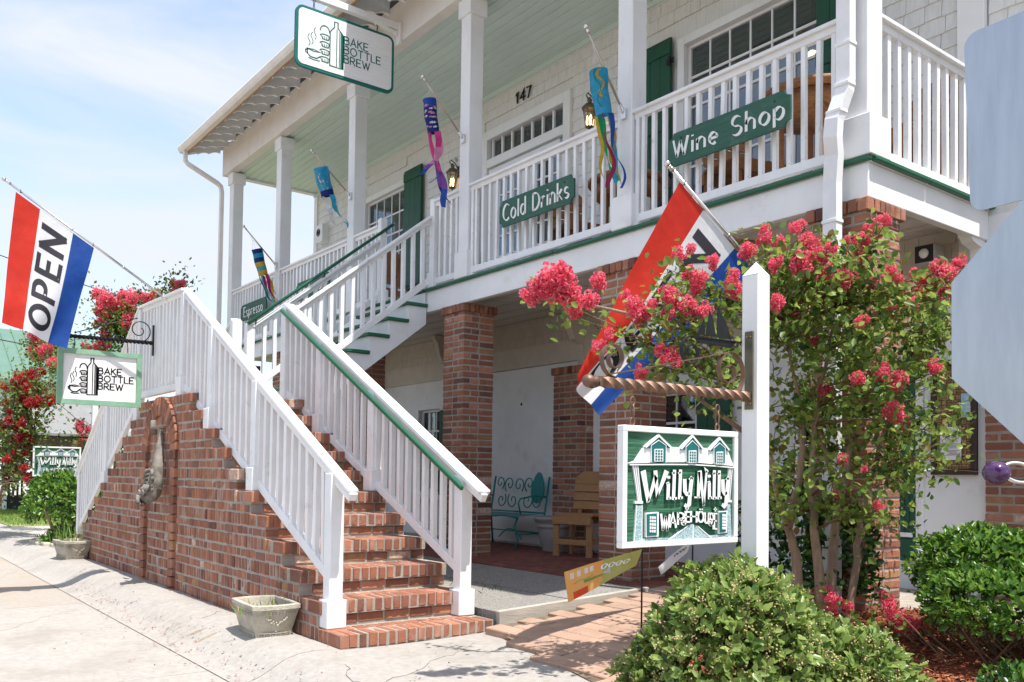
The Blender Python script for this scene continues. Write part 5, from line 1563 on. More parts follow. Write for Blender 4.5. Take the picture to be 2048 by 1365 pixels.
t = thing('floodlight', 'grey square floodlight high on the wall beside the corner pier', 'lamp', (-3.86,7.6,3.17))
k = MB(); k.obox((-3.86,7.50,3.17),(.09,0,0),(0,.09,0),(0,0,.085),pot_m,.012); k.build('case', t)
k = MB(); k.box(-3.94,-3.78,7.404,7.409,3.10,3.245,dark_in); k.ball((-3.86,7.41,3.175),.045,letter_w,10); k.build('lens', t)

# ------------------------------------------------------------------ notice board with papers
t = thing('notice_board', 'dark framed notice board covered with wine corks beside the brick pilaster', 'notice board', (-3.69,7.6,1.27))
x0,x1,z0,z1 = -3.885,-3.50,1.265,2.25
k = MB(); k.box(x0,x1,7.590,7.604,z0,z1,wood_dk)
nbd = k.build('backing', t)
for a,b_,c_,d_ in ((x0,x1,z0,z0+.045),(x0,x1,z1-.045,z1),(x0,x0+.045,z0+.045,z1-.045),(x1-.045,x1,z0+.045,z1-.045)):
    k = MB(); k.obox(((a+b_)/2,7.58,(c_+d_)/2),((b_-a)/2,0,0),(0,.022,0),(0,0,(d_-c_)/2),wood_dk,.004); k.build('frame_rail', t)
cork_m = mat('wine_cork', (.36,.23,.12), (.26,.16,.08), rough=.9, scale=30, rnd=.3)
k1 = MB(); k1.tube([(-.0205,0,0),(.0205,0,0)], .0098, cork_m, 6); ck = k1.mesh('cork')
i = 0; z = z0+.068
while z < z1-.05:
    x = x0+.066; j = 0
    while x < x1-.05:
        for s_ in (-.0105,.0105):
            if (i+j) % 2: put('cork', ck, t, loc=(x,7.581,z+s_))
            else: put('cork', ck, t, loc=(x+s_,7.581,z), rot=(0,PI/2,0))
        x += .0425; j += 1
    z += .0425; i += 1
def paper(label, x0, x1, z0, z1, m, y, rot, mk):
    t = thing('paper_notice', label, 'paper', (x0,y,z0), group='papers pinned to the notice board')
    k = MB(); k.add([(x0,y,z0),(x1,y-.006,z0-.006),(x1+rot,y,z1),(x0+rot,y-.002,z1)],[(0,1,2,3)],m)
    k.add([(x0,y+.001,z0),(x1,y-.005,z0-.006),(x1+rot,y+.001,z1),(x0+rot,y-.001,z1)],[(3,2,1,0)],m); k.build('sheet', t)
    k = MB(); n = 20
    for i in range(n):
        if i % 5 == 4: continue
        z = z1-.03-(z1-z0-.05)*i/n; a = x0+(x1-x0)*(.32+.06*((i*7)%3)); b_ = x1-(x1-x0)*(.10+.05*((i*5)%3))
        k.box(a,b_,y-.0075,y-.007,z-.0022,z+.0022,mk)
    k.build('printed_lines', t); return t
pg = mat('grey_print', (.30,.31,.33), rough=.8)
paper('white menu sheet with a blue floral border on the cork board', -3.800,-3.62,1.395,1.675, panel_w, 7.565, -.003, pg)
k = MB()
for cx_,cz_ in ((-3.785,1.655),(-3.64,1.655),(-3.785,1.42),(-3.645,1.415)):
    for q in range(5): k.ball((cx_+.012*math.cos(q*1.3),7.556,cz_+.012*math.sin(q*1.3)), .008, c_tealc, 6, (1,.1,1))
k.build('floral_print', bpy.data.objects['paper_notice'])
paper('narrow light blue sheet pinned at the top of the cork board', -3.622,-3.528,1.755,1.955, mat('light_blue_paper',(.36,.62,.74),rough=.7), 7.563, 0, panel_w)

# ------------------------------------------------------------------ back of the road signs
fro = frame((-1.035,2.90,1.70),(1,0,0),(0,0,1),(0,-1,0))
t = thing('stop_sign', 'bare metal back of an eight sided road sign at the right edge', 'road sign', (-1.035,2.9,0))
R8 = .383/math.cos(PI/8)
k = MB(); k.prism(fro, [(R8*math.cos(PI/8+PI/4*i),R8*math.sin(PI/8+PI/4*i)) for i in range(8)], -.002, .0015, alu); k.build('plate', t)
k = MB(); k.prism(fro, [(.376/math.cos(PI/8)*math.cos(PI/8+PI/4*i),.376/math.cos(PI/8)*math.sin(PI/8+PI/4*i)) for i in range(8)], -.0035, -.0025, f_red); k.build('face', t)
k = MB(); k.obox((-1.035,2.868,1.45),(.03,0,0),(0,.025,0),(0,0,1.45),alu,.004); k.build('post', t)
t = thing('square_road_sign', 'bare metal back of a square road sign above the eight sided one', 'road sign', (-1.06,2.93,2.1))
frp = frame((-1.372,2.935,2.085),(math.cos(.035),0,math.sin(.035)),(-math.sin(.035),0,math.cos(.035)),(0,-1,0))
k = MB(); k.prism(frp, rrect(.62,.60,.045), -.002, .0015, alu); k.build('plate', t)

# garden spinner
t = thing('garden_spinner', 'purple glass disc and pale metal ring of a garden spinner at the right edge', 'garden ornament', (-1.33,3.42,.1))
purp = mat('purple_glass', (.035,.006,.065), (.10,.045,.12), rough=.12, scale=22, stretch=(1,1,3), spec=.6)
k = MB(); k.ball((-1.472,3.337,1.237), .050, purp, 18, (.95,.95,.86)); k.build('glass_disc', t)
k = MB(); k.tube([Vector((-1.424+.036*math.cos(a),3.406+.046*math.cos(a),1.238+.036*math.sin(a)))+Vector((-.02,.016,0))*math.sin(a) for a in np.linspace(0,2*PI,31)], .0075, chrome, 8); k.build('ring', t)
k = MB(); k.ball((-1.36,3.47,1.265), .035, f_red, 12, (1,1,.6)); k.build('glass_disc', t, label='small red glass disc')
k = MB(); k.tube([(-1.35,3.46,.1),(-1.35,3.46,1.24)], .007, chrome, 8); k.build('stake', t)

# small banners on stakes
def script_marks(k, fr_, sd, m_, w):
    random.seed(sd)
    for i in range(4):
        x = .52+.10*i; k.ribbon(fr_, [(x+.045*math.cos(a)*(1-a/12), .70-.05*i+.13*math.sin(a)*(1-a/12)) for a in np.linspace(0,6.2,16)], w, 0, 0, m_)
def banner(label, top, tipL, botL, botR, stake_z, m_, art):
    top, tipL, botL, botR = map(Vector,(top,tipL,botL,botR))
    t = thing('garden_banner', label, 'banner', (top.x,top.y,stake_z), group='small garden banners by the path')
    nrm = (tipL-top).cross(botR-top).normalized()
    def S(u, v): return top.lerp(tipL,1-u).lerp(botR.lerp(botL,1-u),1-v)+nrm*.012*math.sin(u*6+v*2)
    k = MB(); k.grid(S, 24, 8, m_, True, None if not art else (lambda u, v: MATS['olive_banner_cloth'] if u > .47+.05*v else (f_or2 if (v < .30 and .10 < u < .30) else m_))); cb = k.build('cloth', t)
    k = MB(); T = lambda a,b_,c=0: S(a,b_)+nrm*(-.0022 if nrm.dot(CAM-top) < 0 else .0022)
    art_fn = art or (lambda k, T: script_marks(k, T, 3, black, .012))
    art_fn(k, T); k.build('banner_print', t)
    k = MB(); k.tube([Vector((top.x,top.y,stake_z)),top+Vector((0,0,.03))], .0055, iron, 6); k.tube([top+Vector((0,0,.03)),top.lerp(tipL,.12)+Vector((0,0,.02))], .005, iron, 6); k.build('stake', t)
f_org = mat('orange_banner_cloth', (.84,.36,.09), (.80,.44,.14), rough=.6, trans=.35)
f_or2 = mat('red_orange_banner_cloth', (.78,.09,.03), rough=.6, trans=.35)
mat('olive_banner_cloth', (.42,.42,.10), (.47,.45,.14), rough=.6, trans=.35)
def wine_art(k, T):
    script_marks(k, T, 2, letter_w, .012)
    k.prism(T, [(.50,.45),(.60,.62),(.62,.30),(.58,.36)], 0, 0, letter_w)
    for i, (x, ww) in enumerate(((.07,.05),(.16,.05),(.26,.05),(.33,.05))):
        for j in range(3): k.prism(T, [(x+.017*j,.70),(x+.017*j+.011,.70),(x+.017*j+.012,.90),(x+.017*j+.001,.90)], 0, 0, letter_w)
    k.prism(T, [(.24,.50),(.50,.44),(.50,.36),(.24,.40)], 0, 0, MATS['bush_young_leaf'])
    k.ribbon(T, [(.12,.52),(.2,.56),(.28,.52),(.36,.56)], .02, 0, 0, MATS['olive_banner_cloth'])
banner('orange and olive wine banner blowing from a thin black stake below the large sign', (-3.815,3.93,.77), (-4.107,3.553,.622), (-4.095,3.58,.434), (-3.84,3.905,.665), .08, f_org, wine_art)
banner('small white banner with black script near the brick pier', (-4.03,4.64,.80), (-4.17,4.45,.60), (-4.16,4.47,.545), (-4.05,4.61,.70), .14, f_white, None)

# ------------------------------------------------------------------ furniture under and on the porch
t = thing('garden_bench', 'teal iron garden bench with a scrolled back and a leaf shaped end panel', 'bench', (-9.55,7.2,.255))
bx0, bx1, by0, by1, bz = -10.18, -8.98, 6.98, 7.44, .255
k = MB()
for x in (bx0, bx1): k.tube([(x,by1+.02,bz),(x,by1-.02,bz+.45),(x,by1+.06,bz+.95)], .014, teal, 8)
k.tube([(bx0,by1-.02,bz+.47),(bx1,by1-.02,bz+.47)], .012, teal, 8); k.tube([(bx0,by1+.005,bz+.20),(bx1,by1+.005,bz+.20)], .009, teal, 8)
k.build('back_frame', t)
def scr(c, r, a0, turns, n=30, r1=.02):
    return [(c[0]+(r+(r1-r)*i/n)*math.cos(a0+2*PI*turns*i/n), c[1]+.05*((c[2]+(r+(r1-r)*i/n)*math.sin(a0+2*PI*turns*i/n)-bz-.47)/.5), c[2]+(r+(r1-r)*i/n)*math.sin(a0+2*PI*turns*i/n)) for i in range(n+1)]
for i, (x, z, r, a0, tn) in enumerate(((bx0+.14,bz+.86,.10,-1.0,1.2),(bx0+.36,bz+.84,.115,-2.2,-1.25),(bx0+.57,bz+.83,.115,-.8,1.25),(bx0+.20,bz+.62,.11,.8,-1.2),(bx0+.46,bz+.62,.12,2.4,1.2),(bx0+.78,bz+.62,.12,.8,-1.2),(bx0+1.0,bz+.62,.11,2.2,1.2),(bx0+.80,bz+.85,.11,-2.0,-1.2))):
    k = MB(); k.tube(scr((x,by1,z), r, a0, tn), .0085, teal, 6); k.build('scroll', t)
k = MB(); P = [(bx0+1.02+.13*math.cos(a)*(1-.25*math.sin(a)), bz+.80+.21*math.sin(a)) for a in np.linspace(0,2*PI,24,endpoint=False)]
k.prism(lambda a,b,c=0.0: Vector((a-.35*(bz+1.0-b)*.35,by1+.03+c,b)), P, -.008, .008, teal); k.build('leaf_panel', t)
k = MB()
def seat(u, v): return Vector((bx0+(bx1-bx0)*u, by1-.02-(by1-by0)*v, bz+.45+.02*math.sin(u*PI*2)**2*v-.03*v*v))
k.grid(seat, 16, 8, teal); k.tube([seat(i/16,1) for i in range(17)], .012, teal, 8); k.build('seat', t)
for x in (bx0+.05, bx1-.05):
    k = MB(); k.tube([(x,by0+.03,bz+.42),(x,by0-.02,bz+.30),(x,by0+.04,bz+.12),(x,by0-.02,bz+.0)], .013, teal, 8); k.build('leg', t)
k = MB(); k.tube([(bx1-.55+.5*i/12,by0+.1,bz+.14+.12*math.sin(PI*i/12)) for i in range(13)], .009, teal, 6); k.tube([(bx0+.05,by0+.02,bz+.2),(bx0+.05,by1,bz+.2)], .009, teal, 6); k.tube([(bx1-.05,by0+.02,bz+.2),(bx1-.05,by1,bz+.2)], .009, teal, 6); k.build('stretcher', t)
for x in (bx0, bx1):
    k = MB(); k.tube([(x,by1,bz+.68),(x,by1-.2,bz+.70),(x,by0+.03,bz+.66),(x,by0,bz+.60),(x,by0+.04,bz+.46)], .012, teal, 8); k.build('armrest', t)

def chair_parts(root, m, hs=.5, hb=.98):
    """a slatted wooden chair at the origin, facing -Y"""
    w, d = .27, .25
    for x in (-w,w):
        k = MB(); k.obox((x*.96,-d*.9,(hs-.04)/2),(.045,0,0),(0,.022,0),(0,0,(hs-.04)/2),m,.004); k.build('leg', root)
        k = MB(); k.obox((x*.96,d*.9,hs/2),(.022,0,0),(0,.045,0),(0,0,hs/2),m,.004); k.build('leg', root)
        k = MB(); k.obox((x*1.01,0,.20),(.018,0,0),(0,d,0),(0,0,.035),m,.003); k.build('stretcher', root)
    k = MB(); k.obox((0,-d*.95,.19),(w,0,0),(0,.02,0),(0,0,.035),m,.003); k.build('stretcher', root)
    for y in (-d-.01, d+.0):
        k = MB(); k.obox((0,y,hs-.055),(w+.03,0,0),(0,.018,0),(0,0,.055),m,.003); k.build('apron', root)
    for i in range(4):
        k = MB(); k.obox((0,-d+.02+(2*d-.02)*(i+.5)/4,hs+.012),(w+.035,0,0),(0,d/4-.006,0),(0,0,.014),m,.004); k.build('seat_slat', root)
    for i in range(4):
        z = hs+.07+(hb-hs-.06)*(i+.5)/4; y = d+.02+.16*(z-hs)
        k = MB()
        if i == 3:
            fr_ = lambda a,b,c=0.0: Vector((a,y+c+.16*b,z+b)); h = (hb-hs)/8
            k.prism(fr_, [(-w,-h),(w,-h),(w,h*.2),(w*.55,h*1.5),(-w*.55,h*1.5),(-w,h*.2)], -.012, .012, m)
        else: k.obox((0,y,z),(w,0,0),(0,.011,0),(0,.02,(hb-hs)/8-.012),m,.003)
        k.build('back_slat', root)
    for x in (-w*.6,w*.6):
        k = MB(); k.bar((x,d+.0,hs-.1),(x,d+.05+.16*(hb-hs),hb),.06,.02,m,up=(0,1,0),ch=.003); k.build('back_post', root)
t = thing('wooden_chair', 'pale pine chair with a slatted back beside the grey pot under the porch', 'chair', (0,0,0))
chair_parts(t, wood_t, .53, 1.06)
t.scale = (.86,.86,.92)
t.location = (-7.98,7.16,.255); t.rotation_euler = (0,0,math.radians(20)); WL[t.name] = Vector(t.location)
t = thing('plant_pot', 'large grey ribbed plastic pot behind the pine chair', 'pot', (-8.62,7.32,.255))
k = MB(); k.lathe((-8.62,7.32,.255),[(.001,0),(.17,0),(.18,.02),(.185,.06),(.20,.08),(.235,.28),(.24,.30),(.255,.31),(.26,.34),(.25,.35),(.275,.37),(.285,.40),(.30,.41),(.30,.44),(.275,.445),(.255,.42),(.23,.38),(.001,.36)],pot_m,32); k.build('body', t)
# round tables and chairs on the upper porch
t = thing('porch_table', 'round cedar table behind the railing at the porch corner', 'table', (0,0,0), group='cedar porch furniture')
k = MB(); k.lathe((0,0,.93),[(.001,0),(.44,0),(.46,.01),(.46,.05),(.44,.06),(.001,.06)],wood_o,28); k.build('tabletop', t)
k = MB(); k.lathe((0,0,.80),[(.38,0),(.39,.12),(.37,.125)],wood_o,24); k.build('apron', t)
for q in range(4):
    an = PI/4+q*PI/2; k = MB(); k.obox((.30*math.cos(an),.30*math.sin(an),.44),(.04,0,0),(0,.04,0),(0,0,.44),wood_o,.006); k.build('leg', t)
k = MB(); k.obox((0,0,.25),(.22,.22,0),(-.02,.02,0),(0,0,.03),wood_o,.004); k.obox((0,0,.24),(.22,-.22,0),(.02,.02,0),(0,0,.03),wood_o,.004); k.build('stretcher', t)
dup(t, (-13.2,6.85,DZ), .3, 'round cedar table by the far upper window')
dup(t, (-7.0,6.95,DZ), .5, 'round cedar table left of the wine shop sign behind the railing')
t.location = (-4.42,6.62,DZ); WL[t.name] = Vector(t.location)
c = thing('porch_chair', 'cedar chair turned to the corner table behind the wine shop sign', 'chair', (0,0,0), group='cedar porch furniture')
chair_parts(c, wood_o, .60, 1.12)
dup(c, (-12.45,6.75,DZ), math.radians(-70), 'cedar chair right of the table by the far upper window')
dup(c, (-7.75,6.9,DZ), math.radians(80), 'cedar chair behind the left half of the railing next to the cold drinks sign')
dup(c, (-3.95,7.2,DZ), math.radians(-20), 'cedar chair by the short sunlit railing at the porch corner')
c.location = (-5.25,6.75,DZ); c.rotation_euler = (0,0,math.radians(75)); WL[c.name] = Vector(c.location)

# ------------------------------------------------------------------ cast stone planters
def key_band(mb, fr, L, h, n, c1):
    w = L/n; s = h*.10
    for i in range(n):
        x = w*i
        mb.ribbon(fr, [(x+.06*w,0),(x+.06*w,h),(x+.94*w,h),(x+.94*w,h*.28),(x+.40*w,h*.28),(x+.40*w,h*.62),(x+.66*w,h*.62)], s*.62, -.002, c1, stone)
def planter(name, label, loc, rotz):
    t = thing(name, label, 'planter', (0,0,0), group='cast stone planters along the staircase')
    a0, a1, b0, b1, h = .26, .345, .17, .235, .30         # half sizes at the foot and the rim
    k = MB()
    def ring(a, b, z, n=9):
        P = []
        cs = [(-a,-b),(a,-b),(a,b),(-a,b)]
        for q in range(4):
            p, r_ = Vector(cs[q]), Vector(cs[(q+1)%4]); nn = Vector(((r_-p).y,-(r_-p).x)).normalized()
            bulge = .012 if q % 2 == 0 else .05
            for i in range(n):
                f = i/n; v = p.lerp(r_,f)+nn*bulge*math.sin(PI*f)*a/a1; P.append((v.x,v.y,z))
        return P
    prof = [(a0-.02,b0-.02,0),(a0,b0,.012),(a0+.01,b0+.008,.07),(a0+.055,b0+.04,.20),(a1-.012,b1-.012,.255),(a1,b1,.262),(a1,b1,.295),(a1-.008,b1-.008,.30),(a1-.035,b1-.035,.30),(a1-.04,b1-.04,.29),(a0+.02,b0+.02,.19)]
    V = []; n = 36
    for p in prof: V += ring(*p)
    F = [(i*n+q,i*n+(q+1)%n,(i+1)*n+(q+1)%n,(i+1)*n+q) for i in range(len(prof)-1) for q in range(n)]
    k.add(V, F+[tuple(range(n))[::-1]], stone); k.build('body', t)
    k = MB(); k.add(ring(a0+.019,b0+.019,.195), [tuple(range(n))], soil_m); k.build('soil', t)
    # greek key bands and the hanging fruit relief on the two faces in view and the two behind
    for sgn in (-1,1):
        for z, hh, ins in ((.205,.048,.012),(.018,.045,-.002)):
            lerp = z/.30; A = a0+(a1-a0)*lerp; B = b0+(b1-b0)*lerp
            k = MB()
            def fa(x, y, c=0.0): f = min(max(x/(2*A-.05),0),1); return Vector((sgn*(-A+.025+x), sgn*(-B-.012*math.sin(PI*f)-.3*(y)-.003-c)+0, z+y))
            key_band(k, fa, 2*A-.05, hh, 7, .008); k.build('key_band', t)
            k = MB()
            def fb2(x, y, c=0.0): f = min(max(x/(2*B-.04),0),1); return Vector((sgn*(A+.048*math.sin(PI*f)+.3*y+.003+c), sgn*(-B+.02+x), z+y))
            key_band(k, fb2, 2*B-.04, hh, 6, .008); k.build('key_band', t)
        k = MB()
        for i in range(34):
            f = rng.uniform(-1,1); y_ = (.16+.03*abs(f)-rng.uniform(0,1)*.085*(1-abs(f)))
            Bx = f*.10; A = a0+(a1-a0)*y_/.3
            k.ball((sgn*(A+.045*math.cos(Bx/ b1*PI/2)+.004), Bx, y_), rng.uniform(.007,.012), stone, 6)
        k.build('fruit_relief', t)
    t.location = loc; t.rotation_euler = (0,0,rotz); WL[t.name] = Vector(loc)
    return t
p1 = planter('stone_planter', 'stone planter with a few dry weeds at the foot of the near steps', (-6.27,2.53,.010), math.radians(-4)); p1.scale = (.74,.74,.86)
p2 = planter('stone_planter', 'stone planter holding long grass at the far corner of the staircase wall', (-12.98,2.53,.02), math.radians(6)); p2.scale = (.74,.74,.86)
def tuft(parent_label, loc, n, L, spread, mats, name='weed', cat='plant', wid=.004):
    C = np.array(loc)+np.stack([rng.normal(0,spread*.25,n),rng.normal(0,spread*.25,n),np.zeros(n)],1)
    A = np.tile([0,0,1.],(n,1))+runit(n)*spread
    me = fan_mesh(name, C, A, runit(n), rng.uniform(.5,1.1,n)*L, np.full(n,wid), rng.integers(0,len(mats),n), mats, fold=.3)
    o = put(name, me); o['label'] = parent_label; o['category'] = cat; return o
tuft('sparse dry weeds growing in the near stone planter', (-6.29,2.52,.17), 60, .12, .55, [LEAF[1],berry_m,LEAF[0]], 'dry_weed')
bpy.data.objects['dry_weed']
o = tuft('tuft of long arching green grass in the far stone planter', (-13.03,2.52,.18), 30, .36, .38, [LEAF[1],BUSH[1],LEAF[0]], 'tall_grass', wid=.007)
o = tuft('small green weed growing through the exposed aggregate ramp', (-6.45,4.65,.195), 30, .05, .9, [LEAF[0],LEAF[2]], 'small_weed')

# ------------------------------------------------------------------ carved fish in the niche
t = thing('stone_fish', 'grey carved stone fish hanging head down in the arched brick niche', 'sculpture', (-9.9,2.56,1.2))
k = MB()
path = [(-10.07,2.63,1.66,.012,.03),(-10.06,2.62,1.60,.030,.045),(-10.035,2.615,1.54,.038,.045),(-10.00,2.595,1.46,.055,.06),(-9.955,2.575,1.36,.072,.078),(-9.92,2.555,1.26,.088,.092),(-9.90,2.54,1.17,.098,.10),(-9.90,2.53,1.09,.11,.115),(-9.915,2.515,1.02,.135,.14),(-9.935,2.495,.96,.145,.15),(-9.955,2.475,.915,.13,.135),(-9.975,2.455,.885,.09,.095),(-9.98,2.45,.875,.02,.02)]
n = 28; V = []
NSM = 6
fine = []
for i in range(len(path)-1):
    for q in range(NSM):
        f = q/NSM; f2 = f*f*(3-2*f); fine.append([a+(b_-a)*f2 for a,b_ in zip(path[i],path[i+1])])
fine.append(list(path[-1]))
for i, p in enumerate(fine):
    for q in range(n):
        an = 2*PI*q/n
        sc = 1.0
        if 1.07 < p[2] < 1.56: sc += .12*((math.sin(p[2]*150+PI*(q%2))*.5+.5))        # rows of scales
        elif p[2] <= 1.02: sc += .085*math.sin(an*8+p[2]*45)*(1 if p[2] > .93 else .3)
        V.append((p[0]+p[3]*.66*sc*math.cos(an), p[1]+.055+p[4]*.62*sc*math.sin(an), p[2]))
F = [(i*n+q,i*n+(q+1)%n,(i+1)*n+(q+1)%n,(i+1)*n+q) for i in range(len(fine)-1) for q in range(n)]
k.add(V, F, fish_m, True); k.build('body', t)
k = MB()
for a0 in (-.5,-.15,.2,.5): k.tube([(-10.06,2.61,1.60),(-10.06+.06*a0,2.60,1.66),(-10.08+.13*a0,2.60,1.74)], [.03,.025,.006], fish_m, 8)
k.build('tail_fin', t)
k = MB()
fd = Vector((-.25,-.72,-.62)).normalized(); fa = fd.orthogonal().normalized(); fa = Vector((1,0,0))-fd*fd.x; fa.normalize(); fb = fd.cross(fa)
mc = Vector((-9.965,2.455,.905))
k.tube([mc+fa*.080*math.cos(a)+fb*.045*math.sin(a)+fd*.015*math.cos(2*a) for a in np.linspace(0,2*PI,25)], .020, fish_m, 8)
k.build('lips', t)
k = MB(); k.add([mc+fd*-.005+fa*.075*math.cos(a)+fb*.04*math.sin(a) for a in np.linspace(0,2*PI,18,endpoint=False)],[tuple(range(18))],dark_in); k.build('mouth', t)
for x in (-10.005,-9.875):
    e_ = MB(); e_.ball((x,2.465,.985), .024, fish_m, 10); e_.tube([(x+.032*math.cos(a),2.458,.985+.028*math.sin(a)) for a in np.linspace(0,2*PI,17)], .010, fish_m, 6); e_.build('eye', t)
for x0, s_ in ((-10.01,-1),(-9.82,1)):
    f_ = MB()
    for i in range(5):
        z = 1.22-.04*i
        f_.tube([(x0-s_*.05,2.55,z),(x0+s_*.005,2.53,z-.01),(x0+s_*(.045+.012*math.sin(i*2)),2.52,z-.05)], [.018,.022,.012], fish_m, 8)
    f_.build('side_fin', t)
f_ = MB()
for i in range(5): f_.tube([(-9.90+.04*(i-2),2.505,1.07),(-9.91+.05*(i-2),2.485,1.03),(-9.92+.04*(i-2),2.475,.98)], [.008,.016,.006], fish_m, 6)
f_.build('gill', t)
t.location.x += .52

# ------------------------------------------------------------------ vegetation
STEMS=[[(-3.33,4.92,0.36),(-3.38,4.86,0.73),(-3.40,4.83,0.88),(-3.42,4.72,1.20),(-3.40,4.61,1.45),(-3.36,4.48,1.69)],
[(-3.40,4.83,0.88),(-3.37,4.90,1.20),(-3.32,4.86,1.52),(-3.29,4.73,1.89),(-3.26,4.58,2.18)],
[(-3.23,4.97,0.28),(-3.24,4.93,0.58),(-3.26,4.89,0.89),(-3.30,4.91,1.21),(-3.27,4.92,1.55),(-3.20,4.92,1.90),(-3.13,4.91,2.27)],
[(-3.25,5.02,0.29),(-3.25,5.08,0.73),(-3.24,5.16,1.08),(-3.22,5.25,1.47),(-3.18,5.28,1.86),(-3.12,5.26,2.24)],
[(-3.23,5.21,0.32),(-3.21,5.30,0.69),(-3.19,5.31,0.95),(-3.17,5.41,1.24),(-3.13,5.52,1.58),(-3.02,5.57,1.94),(-2.90,5.63,2.23)],
[(-3.24,5.16,1.08),(-3.37,5.22,1.31),(-3.43,5.21,1.57),(-3.48,5.12,2.07)]]
FLOWERS=[(-3.56,2.98,2.25,0.119),(-3.64,2.90,2.18,0.074),(-3.57,3.07,2.22,0.113),(-3.60,3.17,2.14,0.082),(-3.46,3.16,2.15,0.067),(-3.56,3.04,2.29,0.075),(-3.60,2.94,2.20,0.079),(-3.54,3.28,2.28,0.060),(-3.58,3.54,2.24,0.043),(-3.45,3.48,2.16,0.069),(-3.48,3.60,2.16,0.079),(-3.54,3.61,2.12,0.063),(-3.32,3.59,2.21,0.069),(-3.39,3.73,2.22,0.071),(-3.33,3.63,2.12,0.055),(-3.25,3.69,2.16,0.069),(-3.37,3.84,2.15,0.063),(-3.23,3.81,2.14,0.061),(-3.29,3.82,2.31,0.070),(-3.36,3.83,2.37,0.051),(-3.15,3.94,2.32,0.056),(-3.15,3.95,2.27,0.062),(-3.31,3.68,2.45,0.050),(-3.23,3.69,2.47,0.038),(-3.25,3.89,2.43,0.051),(-3.48,3.25,1.91,0.054),(-3.42,3.26,1.97,0.037),(-3.43,3.51,1.79,0.050),(-3.36,3.61,1.89,0.061),(-3.33,3.67,1.88,0.061),(-3.50,3.64,2.00,0.034),(-3.25,4.20,2.55,0.065),(-3.27,4.39,2.67,0.060),(-3.33,4.62,2.68,0.062),(-3.08,4.24,2.44,0.052),(-2.99,4.30,2.64,0.051),(-3.03,4.41,2.69,0.041),(-3.19,4.68,2.68,0.061),(-3.12,4.65,2.60,0.073),(-2.97,4.50,2.51,0.058),(-3.06,4.47,2.47,0.103),(-2.91,4.52,2.54,0.052),(-3.00,4.66,2.41,0.095),(-3.06,4.22,2.21,0.057),(-3.10,4.75,2.34,0.067),(-3.18,4.83,2.30,0.069),(-3.24,4.80,2.27,0.047),(-3.22,4.64,2.21,0.040),(-3.19,4.91,1.76,0.069),(-2.67,4.68,2.69,0.043),(-2.78,4.79,2.68,0.058),(-3.01,5.09,2.78,0.044),(-3.02,4.92,2.68,0.049),(-2.86,4.79,2.63,0.053),(-3.04,5.04,2.65,0.069),(-2.92,4.90,2.55,0.055),(-3.04,4.93,2.59,0.046),(-2.89,4.67,2.39,0.073),(-2.70,4.81,2.39,0.064),(-2.84,4.87,2.38,0.042),(-2.52,5.00,2.44,0.058),(-2.66,5.04,2.41,0.065),(-2.81,5.37,2.41,0.078),(-2.59,5.09,2.38,0.059),(-2.45,4.97,2.39,0.071),(-2.42,5.05,2.46,0.051),(-2.51,5.05,2.30,0.052),(-2.80,5.23,2.29,0.068),(-2.71,4.97,2.29,0.041),(-2.73,4.87,2.23,0.041),(-2.78,4.64,2.12,0.052),(-3.23,4.85,2.08,0.038),(-2.62,5.15,1.89,0.059),(-2.75,4.79,1.84,0.070),(-2.65,4.79,1.78,0.063),(-2.79,4.60,1.79,0.057),(-2.70,4.83,1.61,0.075),(-2.81,5.15,1.56,0.049),(-2.88,4.60,1.33,0.040),(-2.77,4.64,1.27,0.026),(-3.01,4.74,1.12,0.030),(-2.79,4.82,1.06,0.044)]
LOWFLOWERS=[(-3.13,4.84,0.52,0.054),(-3.01,4.71,0.49,0.060),(-3.15,4.66,0.50,0.042),(-3.09,4.82,0.40,0.054),(-2.99,4.83,0.45,0.048),(-2.92,5.11,0.50,0.042),(-2.84,5.04,0.47,0.054),(-2.80,5.02,0.42,0.066),(-2.79,5.10,0.34,0.066),(-2.71,5.07,0.37,0.048),(-2.71,5.20,0.35,0.042),(-2.73,5.12,0.31,0.048)]
